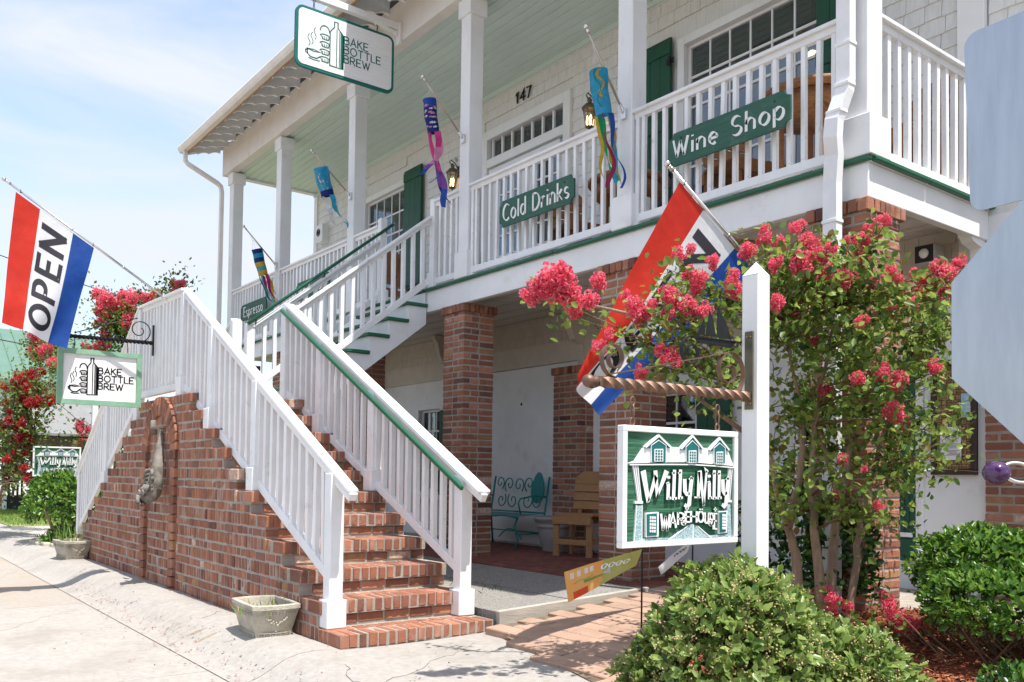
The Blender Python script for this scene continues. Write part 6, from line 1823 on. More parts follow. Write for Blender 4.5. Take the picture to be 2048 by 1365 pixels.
TARGETS=[(-2.84,5.52,1.08),(-3.51,3.44,2.10),(-3.07,6.16,1.67),(-3.33,5.36,1.15),(-3.15,4.46,2.48),(-2.87,5.74,2.12),(-3.16,5.70,1.48),(-3.47,5.04,1.44),(-3.38,5.50,2.80),(-2.90,4.71,2.54),(-3.35,5.31,1.63),(-2.47,4.96,2.21),(-3.19,5.81,1.18),(-3.10,4.59,0.99),(-3.39,5.52,2.17),(-3.00,5.32,1.81),(-3.49,5.35,1.81),(-3.11,4.82,2.44),(-2.68,4.73,1.65),(-2.65,4.94,1.10),(-3.51,5.16,2.03),(-3.42,4.18,2.22),(-3.22,5.05,0.96),(-3.21,5.70,2.75),(-3.39,3.78,2.04),(-3.18,5.74,2.53),(-3.38,3.71,2.31),(-3.47,5.11,0.91),(-3.46,5.10,1.80),(-3.19,4.48,2.53),(-3.04,5.72,2.09),(-2.80,5.90,1.51),(-3.49,5.42,2.21),(-3.29,4.56,0.92),(-2.94,5.61,1.17),(-3.64,4.94,2.54),(-3.43,3.53,1.84),(-3.01,4.84,2.06),(-3.25,5.88,1.12),(-3.69,5.24,1.63),(-2.77,4.86,0.83),(-3.33,5.34,1.40),(-3.08,4.81,1.08),(-2.83,5.68,1.96),(-2.71,5.30,1.34),(-3.54,4.06,2.04),(-2.75,5.39,1.94),(-2.86,5.25,2.17),(-3.40,5.00,1.36),(-2.89,4.53,2.33),(-2.68,5.34,1.53),(-3.69,3.79,2.16),(-2.62,5.11,1.19),(-3.25,3.75,2.02),(-3.00,5.38,1.39),(-2.74,5.64,2.24),(-3.39,3.67,2.40),(-2.97,5.79,1.35),(-3.42,5.51,0.80),(-3.19,5.41,1.65),(-3.06,5.20,1.64),(-3.13,4.40,2.52),(-2.77,5.33,2.22),(-3.01,4.95,1.02),(-3.17,4.12,1.83),(-2.94,5.42,2.31),(-3.18,4.44,1.29),(-3.39,5.68,0.86),(-2.66,4.95,1.54),(-3.08,4.82,0.92),(-3.25,5.19,0.94),(-3.40,5.50,2.22),(-3.42,5.37,2.14),(-2.96,5.73,1.44),(-3.56,5.50,1.74),(-3.10,5.23,1.76),(-3.02,4.64,2.19),(-2.58,5.09,1.34),(-2.97,5.57,1.51),(-3.56,3.82,1.95),(-2.85,5.23,2.14),(-3.15,4.86,2.66),(-2.97,5.66,2.20),(-2.93,5.26,1.33),(-3.58,3.92,2.62),(-2.96,5.54,2.14),(-3.77,3.68,2.15),(-3.59,3.91,2.48),(-3.15,5.12,0.95),(-3.69,3.86,2.01),(-3.32,3.62,2.11),(-3.57,5.35,1.44),(-3.37,3.72,2.20),(-3.55,5.50,2.11),(-3.59,3.94,2.25),(-2.83,4.67,0.82),(-2.92,5.74,1.34),(-3.42,3.83,2.35),(-3.48,5.11,2.07),(-2.62,4.88,1.23),(-3.49,3.76,2.20),(-3.37,4.24,1.97),(-3.32,3.70,1.94),(-3.20,5.90,1.29),(-3.22,4.56,2.61),(-2.82,4.78,1.91),(-3.07,3.89,1.76),(-2.93,5.23,1.28),(-3.65,3.82,2.09),(-3.40,4.94,2.42),(-3.39,5.22,1.56),(-2.65,4.79,2.36),(-3.36,3.72,2.06),(-3.06,4.85,2.38),(-3.43,5.62,1.70),(-2.66,5.37,2.21),(-3.22,4.72,1.64),(-2.84,5.40,2.36),(-3.44,5.28,2.76),(-2.83,5.74,1.18),(-2.99,4.40,2.13),(-3.20,4.47,1.01),(-3.54,4.92,2.22),(-3.31,3.98,1.84),(-2.62,4.95,1.07),(-3.39,4.57,2.57),(-2.99,5.94,2.27),(-3.56,4.77,2.61),(-3.15,5.12,1.48),(-3.00,4.44,1.34),(-3.15,4.26,2.37),(-2.89,5.08,2.08),(-3.16,4.66,1.87),(-3.15,4.58,1.64),(-3.17,4.98,2.41),(-3.21,5.16,1.67),(-3.58,5.38,2.48),(-3.42,5.64,1.30),(-3.29,4.50,2.04),(-3.17,3.89,2.03),(-3.29,4.62,2.14),(-3.38,5.47,2.19),(-3.16,5.70,2.16),(-3.27,3.60,2.36),(-3.10,4.61,2.25),(-3.29,3.81,1.78),(-3.07,3.86,1.92),(-3.57,5.38,1.82),(-3.16,4.11,2.21),(-3.63,4.99,1.26),(-2.93,5.68,2.16),(-3.07,5.98,2.03),(-2.87,5.33,1.32),(-3.13,5.29,0.98),(-3.07,4.81,0.90),(-2.95,5.69,1.50),(-3.48,4.02,2.30),(-3.33,4.22,1.85),(-3.16,5.54,1.84),(-3.22,3.85,2.31),(-3.17,5.37,1.63),(-2.69,5.40,1.26),(-3.57,5.12,1.23),(-2.92,5.73,1.26),(-3.55,3.90,2.61),(-2.72,4.99,1.20),(-2.99,5.47,1.06),(-2.88,4.90,1.45),(-2.86,4.45,2.28),(-3.44,4.83,2.06),(-3.56,5.38,1.33),(-3.63,3.82,2.17),(-2.66,5.13,1.94),(-3.12,5.87,1.49),(-3.10,5.81,1.30),(-3.29,5.51,1.94),(-3.60,3.86,2.32),(-3.25,4.72,1.03),(-3.37,5.04,2.29),(-3.09,5.97,2.28),(-3.10,5.66,2.52),(-3.13,5.18,1.98),(-2.95,4.73,1.50),(-2.57,4.99,1.63),(-3.43,4.73,2.58),(-3.18,5.61,2.46),(-3.53,5.36,2.30),(-3.21,4.94,2.43),(-2.96,5.72,2.11),(-2.69,4.73,2.00),(-3.50,3.70,2.28),(-2.81,5.17,1.83),(-2.95,5.86,1.38),(-2.79,5.07,1.75),(-3.31,5.74,0.91),(-3.70,5.28,1.82),(-3.59,3.67,1.91),(-3.21,4.98,2.44),(-3.38,3.72,1.88),(-2.96,4.66,1.90),(-3.27,4.54,1.39),(-3.17,3.76,1.77),(-3.37,5.50,2.77),(-2.69,4.76,2.38),(-2.96,5.06,1.89),(-3.19,4.02,1.92),(-3.04,5.15,0.88),(-3.04,4.38,1.19),(-2.83,4.62,1.10),(-3.27,5.38,2.25),(-3.24,5.80,1.68),(-3.02,5.55,0.98),(-2.86,4.84,0.90),(-3.38,3.96,1.90),(-3.17,4.25,2.13),(-3.50,5.28,2.66),(-3.51,3.71,1.88),(-3.20,4.38,0.98),(-2.75,5.18,1.70),(-3.20,4.04,2.09),(-3.61,5.21,1.46),(-3.19,5.32,2.20),(-3.04,5.04,0.93),(-3.21,4.69,1.22),(-3.25,4.10,2.21),(-3.59,4.80,1.87),(-3.29,4.70,1.56),(-3.06,5.81,0.94),(-2.88,4.99,0.97),(-2.51,5.10,2.26)]
LEFTFLOWERS=[(-17.62,4.22,4.45,0.128),(-18.03,3.95,4.34,0.150),(-18.23,3.92,4.30,0.098),(-17.88,4.13,4.36,0.124),(-17.86,4.35,4.32,0.128),(-18.22,4.35,4.58,0.114),(-17.80,4.65,4.55,0.107),(-18.12,4.50,4.17,0.125),(-18.40,4.90,4.62,0.116),(-17.20,4.26,4.41,0.097),(-18.39,4.46,4.55,0.097),(-18.16,4.55,4.14,0.149),(-17.09,4.45,4.01,0.121),(-18.47,4.21,4.41,0.136),(-17.55,3.90,4.39,0.137),(-17.22,4.47,4.46,0.096),(-17.75,4.79,4.60,0.146),(-17.98,3.96,4.17,0.130),(-18.59,4.42,4.63,0.120),(-18.32,4.94,4.39,0.131),(-19.03,4.06,4.74,0.132),(-17.58,4.54,4.09,0.134),(-17.94,4.46,4.59,0.149),(-17.31,4.22,4.05,0.115),(-18.50,4.45,4.38,0.120),(-18.20,4.44,4.35,0.126),(-17.90,5.24,4.92,0.062),(-18.01,5.37,4.96,0.057),(-17.91,5.25,4.90,0.076),(-17.75,5.16,4.90,0.065),(-17.73,5.13,4.93,0.074),(-17.27,5.18,4.87,0.054),(-16.96,5.02,4.75,0.070),(-16.94,4.90,4.58,0.058),(-17.02,5.09,4.76,0.078),(-19.52,3.21,3.51,0.124),(-19.01,2.90,3.77,0.091),(-19.51,3.34,3.88,0.080),(-19.42,3.13,3.65,0.100),(-18.61,3.20,3.83,0.086),(-19.41,3.01,3.75,0.086),(-19.71,3.20,3.85,0.101),(-19.47,3.30,4.00,0.078),(-19.11,2.95,3.59,0.102),(-19.17,3.17,3.86,0.096),(-18.64,3.07,3.49,0.114),(-18.19,3.10,3.22,0.098),(-19.01,2.93,3.96,0.115),(-19.62,3.02,3.52,0.124),(-18.24,4.52,3.58,0.099),(-18.10,3.84,3.19,0.109),(-17.28,4.45,3.37,0.109),(-19.02,3.87,3.65,0.086),(-18.70,3.95,3.47,0.085),(-17.94,3.86,3.56,0.106),(-19.02,4.01,1.91,0.049),(-18.33,3.67,1.86,0.086),(-18.92,3.76,1.73,0.074),(-18.06,3.96,1.95,0.065),(-18.58,3.97,1.79,0.079),(-17.85,3.77,1.79,0.080),(-17.89,3.71,1.98,0.072),(-18.63,3.70,1.99,0.056),(-18.33,3.64,2.10,0.080),(-18.00,3.58,2.00,0.072),(-18.26,4.71,4.10,0.068),(-18.74,4.01,4.13,0.071),(-17.51,4.50,3.96,0.071),(-18.37,4.83,4.01,0.094),(-18.04,4.42,3.88,0.090),(-17.14,4.70,3.93,0.106),(-17.80,4.52,3.76,0.068),(-17.88,3.96,3.61,0.091),(-17.34,4.16,3.92,0.070),(-17.83,4.56,4.00,0.090),(-17.67,4.58,4.02,0.097),(-18.07,4.56,3.89,0.098),(-17.10,4.58,3.74,0.072),(-17.78,4.49,3.73,0.094),(-18.05,3.99,3.87,0.096),(-17.03,4.67,3.88,0.082)]
REDFLOWERS=[(-16.80,2.55,1.05,0.076),(-17.73,2.50,1.21,0.080),(-18.08,2.78,1.49,0.097),(-17.89,2.76,1.57,0.084),(-18.27,2.67,1.14,0.101),(-17.42,2.53,1.88,0.079),(-17.93,2.75,1.60,0.091),(-17.50,2.26,1.94,0.104),(-17.56,2.55,2.09,0.101),(-17.38,2.46,1.52,0.080),(-17.79,2.61,2.39,0.098),(-17.62,2.71,1.83,0.105),(-17.56,2.62,1.25,0.067),(-17.82,2.64,2.57,0.074),(-17.52,2.61,1.63,0.083),(-17.78,2.42,1.03,0.104),(-17.20,2.22,2.62,0.076),(-17.47,2.67,2.49,0.099),(-17.21,2.31,2.19,0.064),(-17.13,2.45,1.75,0.086),(-17.20,2.42,1.53,0.071),(-17.89,2.70,1.57,0.077),(-17.86,2.54,2.08,0.104),(-17.93,2.51,1.95,0.083),(-18.14,2.46,2.71,0.084),(-18.09,2.70,2.16,0.097),(-16.97,2.27,1.39,0.090),(-17.19,2.55,1.49,0.077),(-17.87,2.37,1.20,0.096),(-18.31,2.56,2.01,0.103),(-18.15,2.67,1.63,0.076),(-17.95,2.45,1.39,0.095),(-16.92,2.47,2.00,0.095),(-17.20,2.59,1.81,0.099),(-17.82,2.34,2.39,0.083),(-18.19,2.66,2.74,0.074),(-17.39,2.42,2.64,0.084),(-16.86,2.56,2.35,0.100),(-17.49,2.66,1.88,0.100),(-17.51,2.44,1.95,0.072),(-16.98,2.27,2.05,0.082),(-16.93,2.52,1.25,0.078),(-17.21,2.61,1.11,0.069),(-17.74,2.65,2.23,0.102),(-17.79,2.37,2.21,0.065),(-17.50,2.46,1.74,0.094),(-17.80,2.90,2.65,0.069),(-17.00,2.46,2.75,0.109),(-17.06,2.91,2.41,0.106),(-17.73,3.07,2.54,0.098),(-17.21,2.39,2.73,0.089),(-16.98,2.71,2.38,0.113),(-17.24,2.49,2.46,0.091),(-17.44,2.81,2.95,0.096),(-17.64,2.61,2.93,0.075),(-17.63,2.55,2.83,0.086),(-16.98,2.59,2.85,0.094),(-17.92,2.74,2.90,0.090),(-17.51,2.66,2.38,0.070),(-17.93,2.80,2.86,0.103),(-17.84,2.52,2.91,0.088),(-16.89,2.53,2.62,0.086),(-17.53,2.80,2.41,0.092),(-17.68,2.48,2.66,0.097)]

def bez(a, b, sag, n=6):
    a, b = Vector(a), Vector(b); mid = (a+b)/2+Vector((random.uniform(-.05,.05),random.uniform(-.05,.05),sag))
    return [a*(1-t)**2+mid*2*t*(1-t)+b*t*t for t in [i/n for i in range(n+1)]]
CLM = {}
def flower(parent, p, r, mats, key, name='flower_cluster', out=None):
    if key not in CLM: CLM[key] = [cluster_mesh(name, mats) for _ in range(5)]
    rot = (random.uniform(-.7,.7), random.uniform(-.7,.7), random.uniform(0,6.28))
    put(name, random.choice(CLM[key]), parent, loc=p, rot=rot, scale=(r,r,r*random.uniform(.95,1.25)))
def leaf_cloud(pts, spread, per, L, Wd, mats, probs, name, parent, up=.35, kind='stuff'):
    P = np.repeat(np.array(pts),per,axis=0); n = len(P)
    off = rng.normal(0,spread,(n,3)); C = P+off
    A = runit(n)+off/(spread*2+1e-6)*.5; A[:,2] += .1
    N = runit(n)*.8; N[:,2] += up*2
    return put(name, fan_mesh(name, C, A, N, rng.uniform(*L,n), rng.uniform(*Wd,n), rng.choice(len(mats),n,p=probs), mats), parent, kind=kind)

TR = thing('crape_myrtle', 'pink flowering crape myrtle with several bare trunks beside the white sign post', 'tree', (-3.25,4.98,.18))
tops = []
for s_ in STEMS:
    pts = [Vector(p) for p in s_]
    if s_ in (STEMS[0],STEMS[2],STEMS[3],STEMS[4]): pts[0].z = .12
    sm_pts = []
    for a, b in zip(pts, pts[1:]):
        for f in (0,.33,.66): sm_pts.append(a.lerp(b,f)+Vector((random.gauss(0,.006),random.gauss(0,.006),0)))
    sm_pts.append(pts[-1])
    r0 = .040 if s_ in (STEMS[0],STEMS[2],STEMS[3]) else .030
    R = [max(.007, r0*(1-.82*(i/(len(sm_pts)-1))**.8)) for i in range(len(sm_pts))]
    k = MB(); k.tube(sm_pts, R, bark, 10); k.build('trunk', TR)
    tops += sm_pts[4:]
leafpts = []
mb_tw = MB()
def twig(target, r=.006):
    tg = Vector(target)
    b = min(tops, key=lambda q: (q-tg).length+max(0,q.z-tg.z)*1.2)
    pts = bez(b, tg, .05)
    mb_tw.tube(pts, [r*(1-.7*i/6) for i in range(7)], twig_m, 5)
    leafpts.extend([p for p in pts[2:]])
    return pts
for f in FLOWERS:
    if f[1] < 4.45 and random.random() < .7: continue
    twig((f[0],f[1],f[2]-f[3]*.8), .008)
    leafpts += [Vector((f[0]+random.gauss(0,.06),f[1]+random.gauss(0,.06),f[2]-f[3]-random.uniform(.0,.08))) for _ in range(2)]
for tg in TARGETS:
    if tg[1] < 4.35 and random.random() < .68: continue
    if tg[2] < .92 or (tg[2] < 1.55 and random.random() < .42): continue
    p = twig(tg, .005)
    for q in range(2):
        e = Vector(tg)+Vector((random.gauss(0,.12),random.gauss(0,.12),random.gauss(0,.10))); mb_tw.tube(bez(p[4],e,.02,4), [.0035,.003,.0025,.002,.0015], twig_m, 4); leafpts.append(e); leafpts.append((e+p[4])/2)
# the long arm that reaches out to the left
for a, b in (((-3.42,4.30,2.0),(-3.95,3.55,2.25)),((-3.95,3.55,2.25),(-4.30,3.42,2.33)),((-3.60,4.72,1.95),(-3.42,4.30,2.0)),((-3.50,4.5,1.5),(-3.42,3.85,1.72))):
    mb_tw.tube(bez(a,b,.03), [.016,.015,.014,.013,.012,.011,.010], bark, 6)
    leafpts += bez(a,b,.03)[1:]
mb_tw.build('branches', TR, kind='stuff')
for f in FLOWERS+LOWFLOWERS: flower(TR, f[:3], f[3]*.76, PINK, 'pink')
leaf_cloud([tuple(p) for p in leafpts], .044, 5, (.034,.066), (.012,.022), LEAF, [.40,.44,.10,.06], 'foliage', TR)
leaf_cloud([(f[0],f[1],f[2]-.03) for f in LOWFLOWERS], .06, 12, (.03,.06), (.010,.018), LEAF, [.4,.3,.25,.05], 'foliage', TR)
# seed heads
mb = MB()
for p in random.sample(leafpts, 46):
    for q in range(5): mb.ball(p+Vector((random.gauss(0,.02),random.gauss(0,.02),.05+random.gauss(0,.015))), .0055, berry_m, 6)
mb.build('seed_heads', TR, kind='stuff')

def bg_tree(label, base, trunk_pts, flowers, mats, key, nleaf, lm, probs, grp):
    t = thing('crape_myrtle', label, 'tree', base, group=grp)
    pts = [Vector(p) for p in trunk_pts]
    for j, dx in enumerate((-.10,.06,.16)):
        k = MB(); k.tube([Vector(base)+Vector((dx*.6,dx,0)), pts[0]+Vector((dx,dx*1.6,0)), pts[1]+Vector((dx*2,dx*3,0))], [.028,.024,.014], bark, 7); k.build('trunk', t)
    k = MB(); lp = []
    for f in flowers:
        c = Vector(f[:3]); s_ = min(pts, key=lambda p: (p-c).length+max(0,p.z-c.z))
        b = bez(s_, c-Vector((0,0,f[3])), .08, 5); k.tube(b, [.016,.013,.011,.009,.007,.005], bark, 5); lp += b[1:]
        flower(t, c, f[3]*(1.05 if key == 'pink' else .85), mats, key)
    k.build('branches', t, kind='stuff')
    leaf_cloud([tuple(p) for p in lp], .17, nleaf, (.05,.09), (.016,.028), lm, probs, 'foliage', t)
    return t
bg_tree('tall crape myrtle in pink flower behind the stair landing and the flag', (-18.1,4.3,0), [(-18.1,4.3,1.2),(-18.1,4.25,2.6),(-18.2,4.1,3.3),(-18.05,4.3,3.9),(-18.7,3.5,3.1),(-17.6,4.7,3.7)], LEFTFLOWERS, PINK, 'pink', 22, LEAF, [.40,.22,.28,.10], 'background crape myrtles')
bg_tree('crape myrtle with dark red flowers at the left edge above the lawn', (-17.9,2.0,0), [(-17.85,2.05,.9),(-17.7,2.3,1.5),(-17.4,2.75,1.9),(-17.7,2.4,2.2),(-17.4,2.75,2.5)], REDFLOWERS, REDP, 'red', 11, LEAF, [.35,.12,.28,.25], 'background crape myrtles')

def shell_points(ells, n, zmin=None, deep=.74):
    """points on the outer surface of a union of ellipsoids (centre, radii), with outward directions"""
    P = []; D = []
    vol = np.array([e[1][0]*e[1][1] for e in ells]); vol = vol/vol.sum()
    for (c, r), w in zip(ells, vol):
        m_ = int(n*w); d = runit(m_); d[:,2] = np.where(d[:,2] < -.55, -d[:,2], d[:,2])
        lump = 1+.07*np.sin(d[:,0]*9+c[0]*7)*np.sin(d[:,1]*8+2)+.05*np.sin(d[:,2]*11+d[:,0]*6)
        q = np.array(c)+d*np.array(r)*(lump*rng.uniform(deep,1.04,m_))[:,None]
        ok = np.ones(m_, bool)
        for c2, r2 in ells:
            if c2 is not c: ok &= ((((q-np.array(c2))/np.array(r2))**2).sum(1) > .60)
        if zmin is not None: ok &= q[:,2] > zmin
        P.append(q[ok]); D.append((d/np.array(r))[ok])
    P = np.concatenate(P); D = np.concatenate(D); D /= np.linalg.norm(D,axis=1,keepdims=True)
    return P, D
def bush(name, label, cat, ells, n, L, Wd, mats, probs, indiv=0, base=None, zmin=None, rosette=1, spread=.9, dense=0):
    t = thing(name, label, cat, base)
    P, D = shell_points(ells, n, zmin)
    if dense:
        P2, D2 = shell_points(ells, dense, zmin, .5); P = np.concatenate([P,P2]); D = np.concatenate([D,D2])
    P = np.repeat(P,rosette,axis=0); D = np.repeat(D,rosette,axis=0); m_ = len(P)
    A = D*.9+runit(m_)*spread; A[:,2] += .25
    N = D+runit(m_)*.55; N[:,2] += .35
    Ls = rng.uniform(*L,m_); Ws = Ls*rng.uniform(*Wd,m_); mi = rng.choice(len(mats),m_,p=probs)
    if indiv:
        score = np.linalg.norm(P-np.array(CAM),axis=1)/Ls
        view = P-np.array(CAM); fx = view@np.array(rgt); fd = view@np.array(fwd)
        fz = view@np.array(upv)
        inside = (fx/fd < .575) & (fz/fd > -.258)
        front = ((D*view).sum(1) < 0) & inside
        order = np.argsort(np.where(front,score,1e9))[:indiv]
        rest = np.setdiff1d(np.arange(m_),order)
        proto = [fan_mesh('leaf', np.zeros((1,3)), np.array([[1.,0,0]]), np.array([[0,0,1.]]), np.ones(1), np.array([w_]), np.array([0]), [mats[i]], fold=.28) for i in range(len(mats)) for w_ in (.20,.24,.28)]
        for i in order:
            a = Vector(A[i]).normalized(); s_ = a.cross(Vector(N[i])).normalized(); u_ = s_.cross(a)
            o = put('leaf', proto[mi[i]*3+min(2,max(0,int((Ws[i]/Ls[i]-.18)/.04)))], t)
            M = Matrix((a,-s_,u_)).transposed().to_4x4(); M = Matrix.Translation(Vector(P[i])) @ M @ Matrix.Scale(Ls[i],4)
            o.matrix_basis = M; WL[o.name] = Vector(P[i])
    else: rest = np.arange(m_)
    put('foliage', fan_mesh('foliage', P[rest], A[rest], N[rest], Ls[rest], Ws[rest], mi[rest], mats, fold=.28), t, kind='stuff')
    return t, P, D
# rounded shrub in front, with seed clusters
FE = [((-2.55,3.24,.34),(.40,.42,.47)),((-2.30,3.66,.12),(.36,.40,.42)),((-2.82,3.04,.20),(.20,.22,.26)),((-2.68,3.40,.54),(.22,.24,.26))]
t, P, D = bush('clipped_shrub', 'rounded shrub of oval leaves and tan seed clusters under the large carved sign', 'shrub', FE, 3400, (.034,.062), (.20,.29), BUSH, [.46,.40,.14], 300, (-2.4,3.4,.08), rosette=4, dense=2200)
mb = MB()
sel = rng.choice(len(P)//4, 1500, replace=False)*4
for i in sel:
    c = Vector(P[i])+Vector(D[i])*random.uniform(.005,.04)
    for q in range(8): mb.ball(c+Vector((random.gauss(0,.012),random.gauss(0,.012),random.gauss(0,.012))), random.uniform(.0036,.0052), berry_m, 6)
    mb.tube([Vector(P[i])-Vector(D[i])*.06, c], .0016, twig_m, 4)
mb.build('seed_clusters', t, kind='stuff')
mb = MB()
for i in range(40):
    a = random.uniform(0,6.28); b = Vector((-2.45,3.4,.08))
    mb.tube(bez(b+Vector((random.gauss(0,.08),random.gauss(0,.08),0)), b+Vector((.26*math.cos(a),.28*math.sin(a),random.uniform(.15,.45))), .02), [.012,.010,.008,.007,.006,.004,.003], twig_m, 5)
mb.build('branches', t, kind='stuff')
# hedge on the right
HE = [((-2.42,5.45,.66),(.46,.42,.27)),((-2.05,5.75,.68),(.46,.42,.27)),((-1.75,5.3,.62),(.45,.40,.28)),((-2.25,5.05,.52),(.36,.34,.20))]
t, P, D = bush('leafy_hedge', 'bright green hedge of small pointed leaves over bare twigs at the right edge', 'hedge', HE, 5200, (.034,.058), (.20,.27), HEDGE, [.44,.42,.14], 300, (-2.1,5.4,.12), rosette=3, zmin=.36, dense=2500)
mb = MB()
for i in range(70):
    b = Vector((-2.25+random.gauss(0,.12),5.3+random.gauss(0,.12),.10)); a = random.uniform(0,6.28)
    mb.tube(bez(b, b+Vector((.42*math.cos(a),.40*math.sin(a),random.uniform(.22,.45))), -.04), [.010,.009,.008,.006,.005,.004,.003], twig_m, 5)
mb.build('branches', t, kind='stuff')
bush('low_dark_shrub', 'low dark green shrub in the bottom right corner', 'shrub', [((-1.72,4.40,.16),(.34,.34,.20)),((-1.4,4.6,.16),(.34,.3,.18))], 900, (.035,.055), (.22,.30), HEDGE, [.35,.1,.55], 0, (-1.7,4.4,.05), rosette=3)
# dark evergreen leaves behind the trunks
bush('dark_evergreen', 'dark glossy evergreen shrub behind the crape myrtle trunks', 'shrub', [((-3.95,5.5,.75),(.30,.22,.50)),((-3.55,5.62,.62),(.30,.16,.42))], 750, (.05,.08), (.2,.28), HEDGE, [.3,.05,.65], 0, (-3.8,5.5,.2), rosette=3)
t, P, D = bush('round_shrub', 'round bright green shrub on the left between the lawn and the stairs', 'shrub', [((-15.75,2.98,.70),(.68,.62,.48)),((-15.45,3.25,.58),(.58,.5,.42)),((-16.10,2.85,.60),(.50,.45,.38))], 3000, (.05,.085), (.24,.32), HEDGE, [.42,.42,.16], 0, (-15.7,3.0,0), rosette=3, zmin=.22)
mb = MB()
for i in range(7):
    a = random.uniform(0,6.28); b = Vector((-15.6+random.gauss(0,.10),3.0+random.gauss(0,.10),0)); mb.tube(bez(b, b+Vector((.4*math.cos(a),.4*math.sin(a),.6)), .1), [.03,.028,.024,.02,.016,.012,.008], bark, 6)
mb.build('trunk', t)
bush('ground_cover', 'low dark green plants under the round shrub', 'plant', [((-15.35,2.9,.12),(.45,.3,.18)),((-15.9,3.1,.1),(.5,.3,.15))], 500, (.05,.09), (.2,.3), HEDGE, [.5,.1,.4], 0, (-15.5,3,0), rosette=3)
bush('yellow_green_shrub', 'yellow green shrub behind the slim distant post', 'shrub', [((-19.2,4.3,.9),(.5,.6,.7))], 500, (.07,.11), (.24,.32), HEDGE, [.4,.5,.1], 0, (-19.2,4.3,0), rosette=3)
# edging stones of the planting bed and a rubber kerb on the right
ks = thing('bed_edging', None, None); ks['kind'] = 'structure'
for i in range(13):
    a = PI+PI*.95*i/12
    k = MB(); k.obox((-15.65+1.05*math.cos(a),3.25+.70*math.sin(a)-.02,.045),(.12*abs(math.sin(a))+.06,0,0),(0,.06,0),(0,0,.05),stone,.02,.008); k.build('edging_stone', ks)
mb = MB(); mb.tube(bez((-3.35,5.15,.17),(-2.0,4.55,.13),.0,14)+bez((-2.0,4.55,.13),(-1.2,4.6,.12),0,6)[1:], .045, rubber, 10); mb.build('bed_kerb', kind='structure')
# fallen petals, leaf scraps
n = 420
C = np.stack([rng.uniform(-11,-4.2,n), rng.normal(2.12,.10,n), np.zeros(n)],1)
C2 = np.stack([rng.uniform(-8,-4.2,160), rng.uniform(1.2,3.2,160), np.zeros(160)],1); C3 = np.stack([rng.uniform(-14,-6,120), 2.67+rng.uniform(-.06,.03,120), np.zeros(120)],1)
C = np.concatenate([C,C2,C3]); C[:,2] = [ap_z(y)+.010 for y in C[:,1]]; n = len(C)
A = runit(n); A[:,2] *= .15
put('fallen_petals', fan_mesh('fallen_petals', C, A, np.tile([0,0,1.],(n,1))+runit(n)*.3, rng.uniform(.008,.028,n), rng.uniform(.003,.008,n), rng.integers(0,3,n), [PINK[1],twig_m,soil_m]), kind='stuff')

# ------------------------------------------------------------------ far buildings, wires and the parked car
t = thing('white_house', 'white clapboard house with a pale green metal roof far behind the flag', 'house', (-52,8,0))
k = MB(); k.box(-64,-51,-6,13.0,-.2,6.0,siding); wl = k.build('wall', t)
for j in range(20):
    z = .3+.28*j
    k = MB(); k.box(-51.0,-50.97,-6,13,z,z+.27,siding); k.add([(-50.97,-6,z),(-50.97,13,z),(-50.985,13,z+.27),(-50.985,-6,z+.27)],[(0,1,2,3)],siding); k.build('clapboard', t)
k = MB(); k.add([(-50.2,-7,5.75),(-50.2,13.6,5.75),(-57,13.6,9.2),(-57,-7,9.2),(-64.8,13.6,5.6),(-64.8,-7,5.6),(-50.2,-7,5.62),(-50.2,13.6,5.62)],[(0,1,2,3),(3,2,4,5),(6,7,1,0),(1,4,2)],metal_roof)
rf = k.build('roof', t)
for j in range(34):
    y = -6.8+.6*j; k = MB(); k.bar((-50.2,y,5.78),(-57,y,9.23),.05,.05,metal_roof); k.build('roof_seam', rf)
k = MB(); k.box(-50.96,-50.9,9.0,10.3,1.2,3.2,white); k.box(-50.92,-50.88,9.1,10.2,1.3,3.1,dark_in); k.build('window', t)
t = thing('open_pavilion', 'open wooden pavilion with a grey shingle roof behind the round shrub', 'pavilion', (-28,4.6,0))
k = MB(); k.add([(-26.0,3.6,2.20),(-26.0,6.6,2.20),(-30.5,6.6,2.20),(-30.5,3.6,2.20),(-27.6,4.5,3.2),(-27.6,5.8,3.2),(-29,5.8,3.2),(-29,4.5,3.2),(-26.0,3.6,2.12),(-26.0,6.6,2.12),(-30.5,6.6,2.12),(-30.5,3.6,2.12)],[(0,1,5,4),(1,2,6,5),(2,3,7,6),(3,0,4,7),(4,5,6,7),(8,9,1,0),(9,10,2,1),(11,8,0,3),(8,11,10,9)],roof_sh); k.build('roof', t)
k = MB(); k.box(-26.3,-26.2,3.9,6.4,1.85,2.11,mat('weathered_fascia',(.13,.10,.075),(.07,.055,.045),rough=.9,scale=4,stretch=(1,3,8))); k.build('fascia', t); k = MB(); k.box(-30.2,-30.1,3.9,6.4,0,2.1,dark_in); k.build('back_wall', t)
for x, y in ((-26.25,3.98),(-26.25,6.25),(-30.1,3.98)):
    k = MB(); k.obox((x,y,1.05),(.06,0,0),(0,.06,0),(0,0,1.05),white,.01); k.bar((x,y,1.55),(x,y+(.45 if y < 5 else -.45),2.05),.07,.07,white); k.build('post', t)
k = MB()
for j in range(9): k.box(-26.28,-26.23,3.2+.1*j,3.24+.1*j,.55,1.2,white)
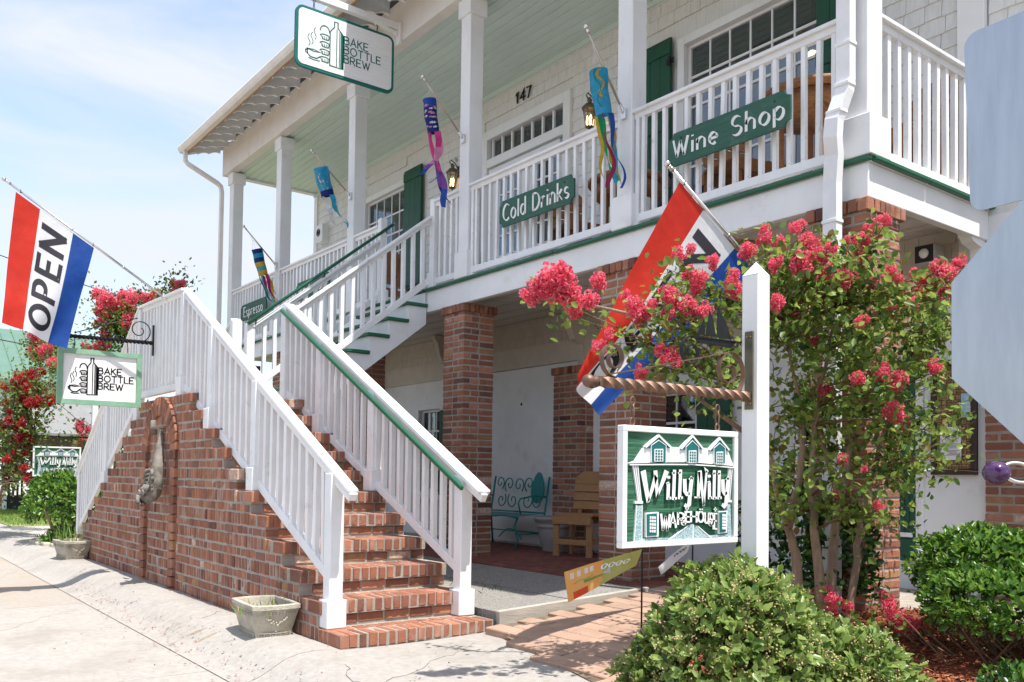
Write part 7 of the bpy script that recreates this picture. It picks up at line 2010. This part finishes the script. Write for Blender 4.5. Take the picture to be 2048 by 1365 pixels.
k.box(-26.3,-26.2,3.1,4.1,1.18,1.25,white); k.build('railing', t)
for i, (a, b, lab) in enumerate((((-47.5,-2,13.5),(-39.5,14.0,7.6),'thin overhead wire crossing the sky behind the blue flag stripe'),((-47.5,-1,8.4),(-41,14,5.7),'thin overhead wire low in the sky left of the flag'))):
    t = thing('overhead_wire', lab, 'wire', a, group='overhead wires')
    k = MB(); k.tube(bez(a, b, -.5, 16), .022, iron, 5); k.build('cable', t)
t = thing('parked_car', 'white parked car mostly hidden behind the red flowering tree', 'car', (-35.5,3.4,0))
k = MB()
prof = [(-2.1,.35),(-2.15,.7),(-1.9,.85),(-1.2,.95),(-.6,1.38),(.7,1.42),(1.3,1.0),(2.0,.92),(2.15,.7),(2.1,.35)]
k.prism(frame((-35.5,3.4,0),(.61,.79,0),(0,0,1),(.79,-.61,0)), prof, -.85, .85, car_w); cb = k.build('body', t)
k = MB(); k.prism(frame((-35.5,3.4,0),(.61,.79,0),(0,0,1),(.79,-.61,0)), [(-1.05,.98),(-.52,1.32),(.62,1.35),(1.1,1.02)], -.86, .86, dark_in); k.build('window', t)
for a in (-1.35,1.35):
    for s_ in (-.8,.8):
        c = Vector((-35.5,3.4,.33))+Vector((.61,.79,0))*a+Vector((.79,-.61,0))*s_
        k = MB(); k.lathe(c-Vector((.79,-.61,0))*.1,[(.2,0),(.33,.01),(.33,.19),(.2,.2)],rubber,18,axis=(.79,-.61,0)); w_ = k.build('wheel', t)
        k = MB(); k.lathe(c-Vector((.79,-.61,0))*.105,[(.001,0),(.19,0),(.19,.21),(.001,.21)],chrome,14,axis=(.79,-.61,0)); k.build('rim', w_)
# distant tree belt behind everything
n = 9000
C = np.stack([rng.uniform(-140,-95,n), rng.uniform(-60,60,n), rng.gamma(4,.9,n)],1); C[:,2] = np.minimum(C[:,2],5.5+1.2*np.sin(C[:,1]*.25))
put('distant_trees', fan_mesh('distant_trees', C, runit(n), runit(n), rng.uniform(.5,1.1,n), rng.uniform(.2,.45,n), rng.integers(0,3,n), HEDGE), kind='stuff')
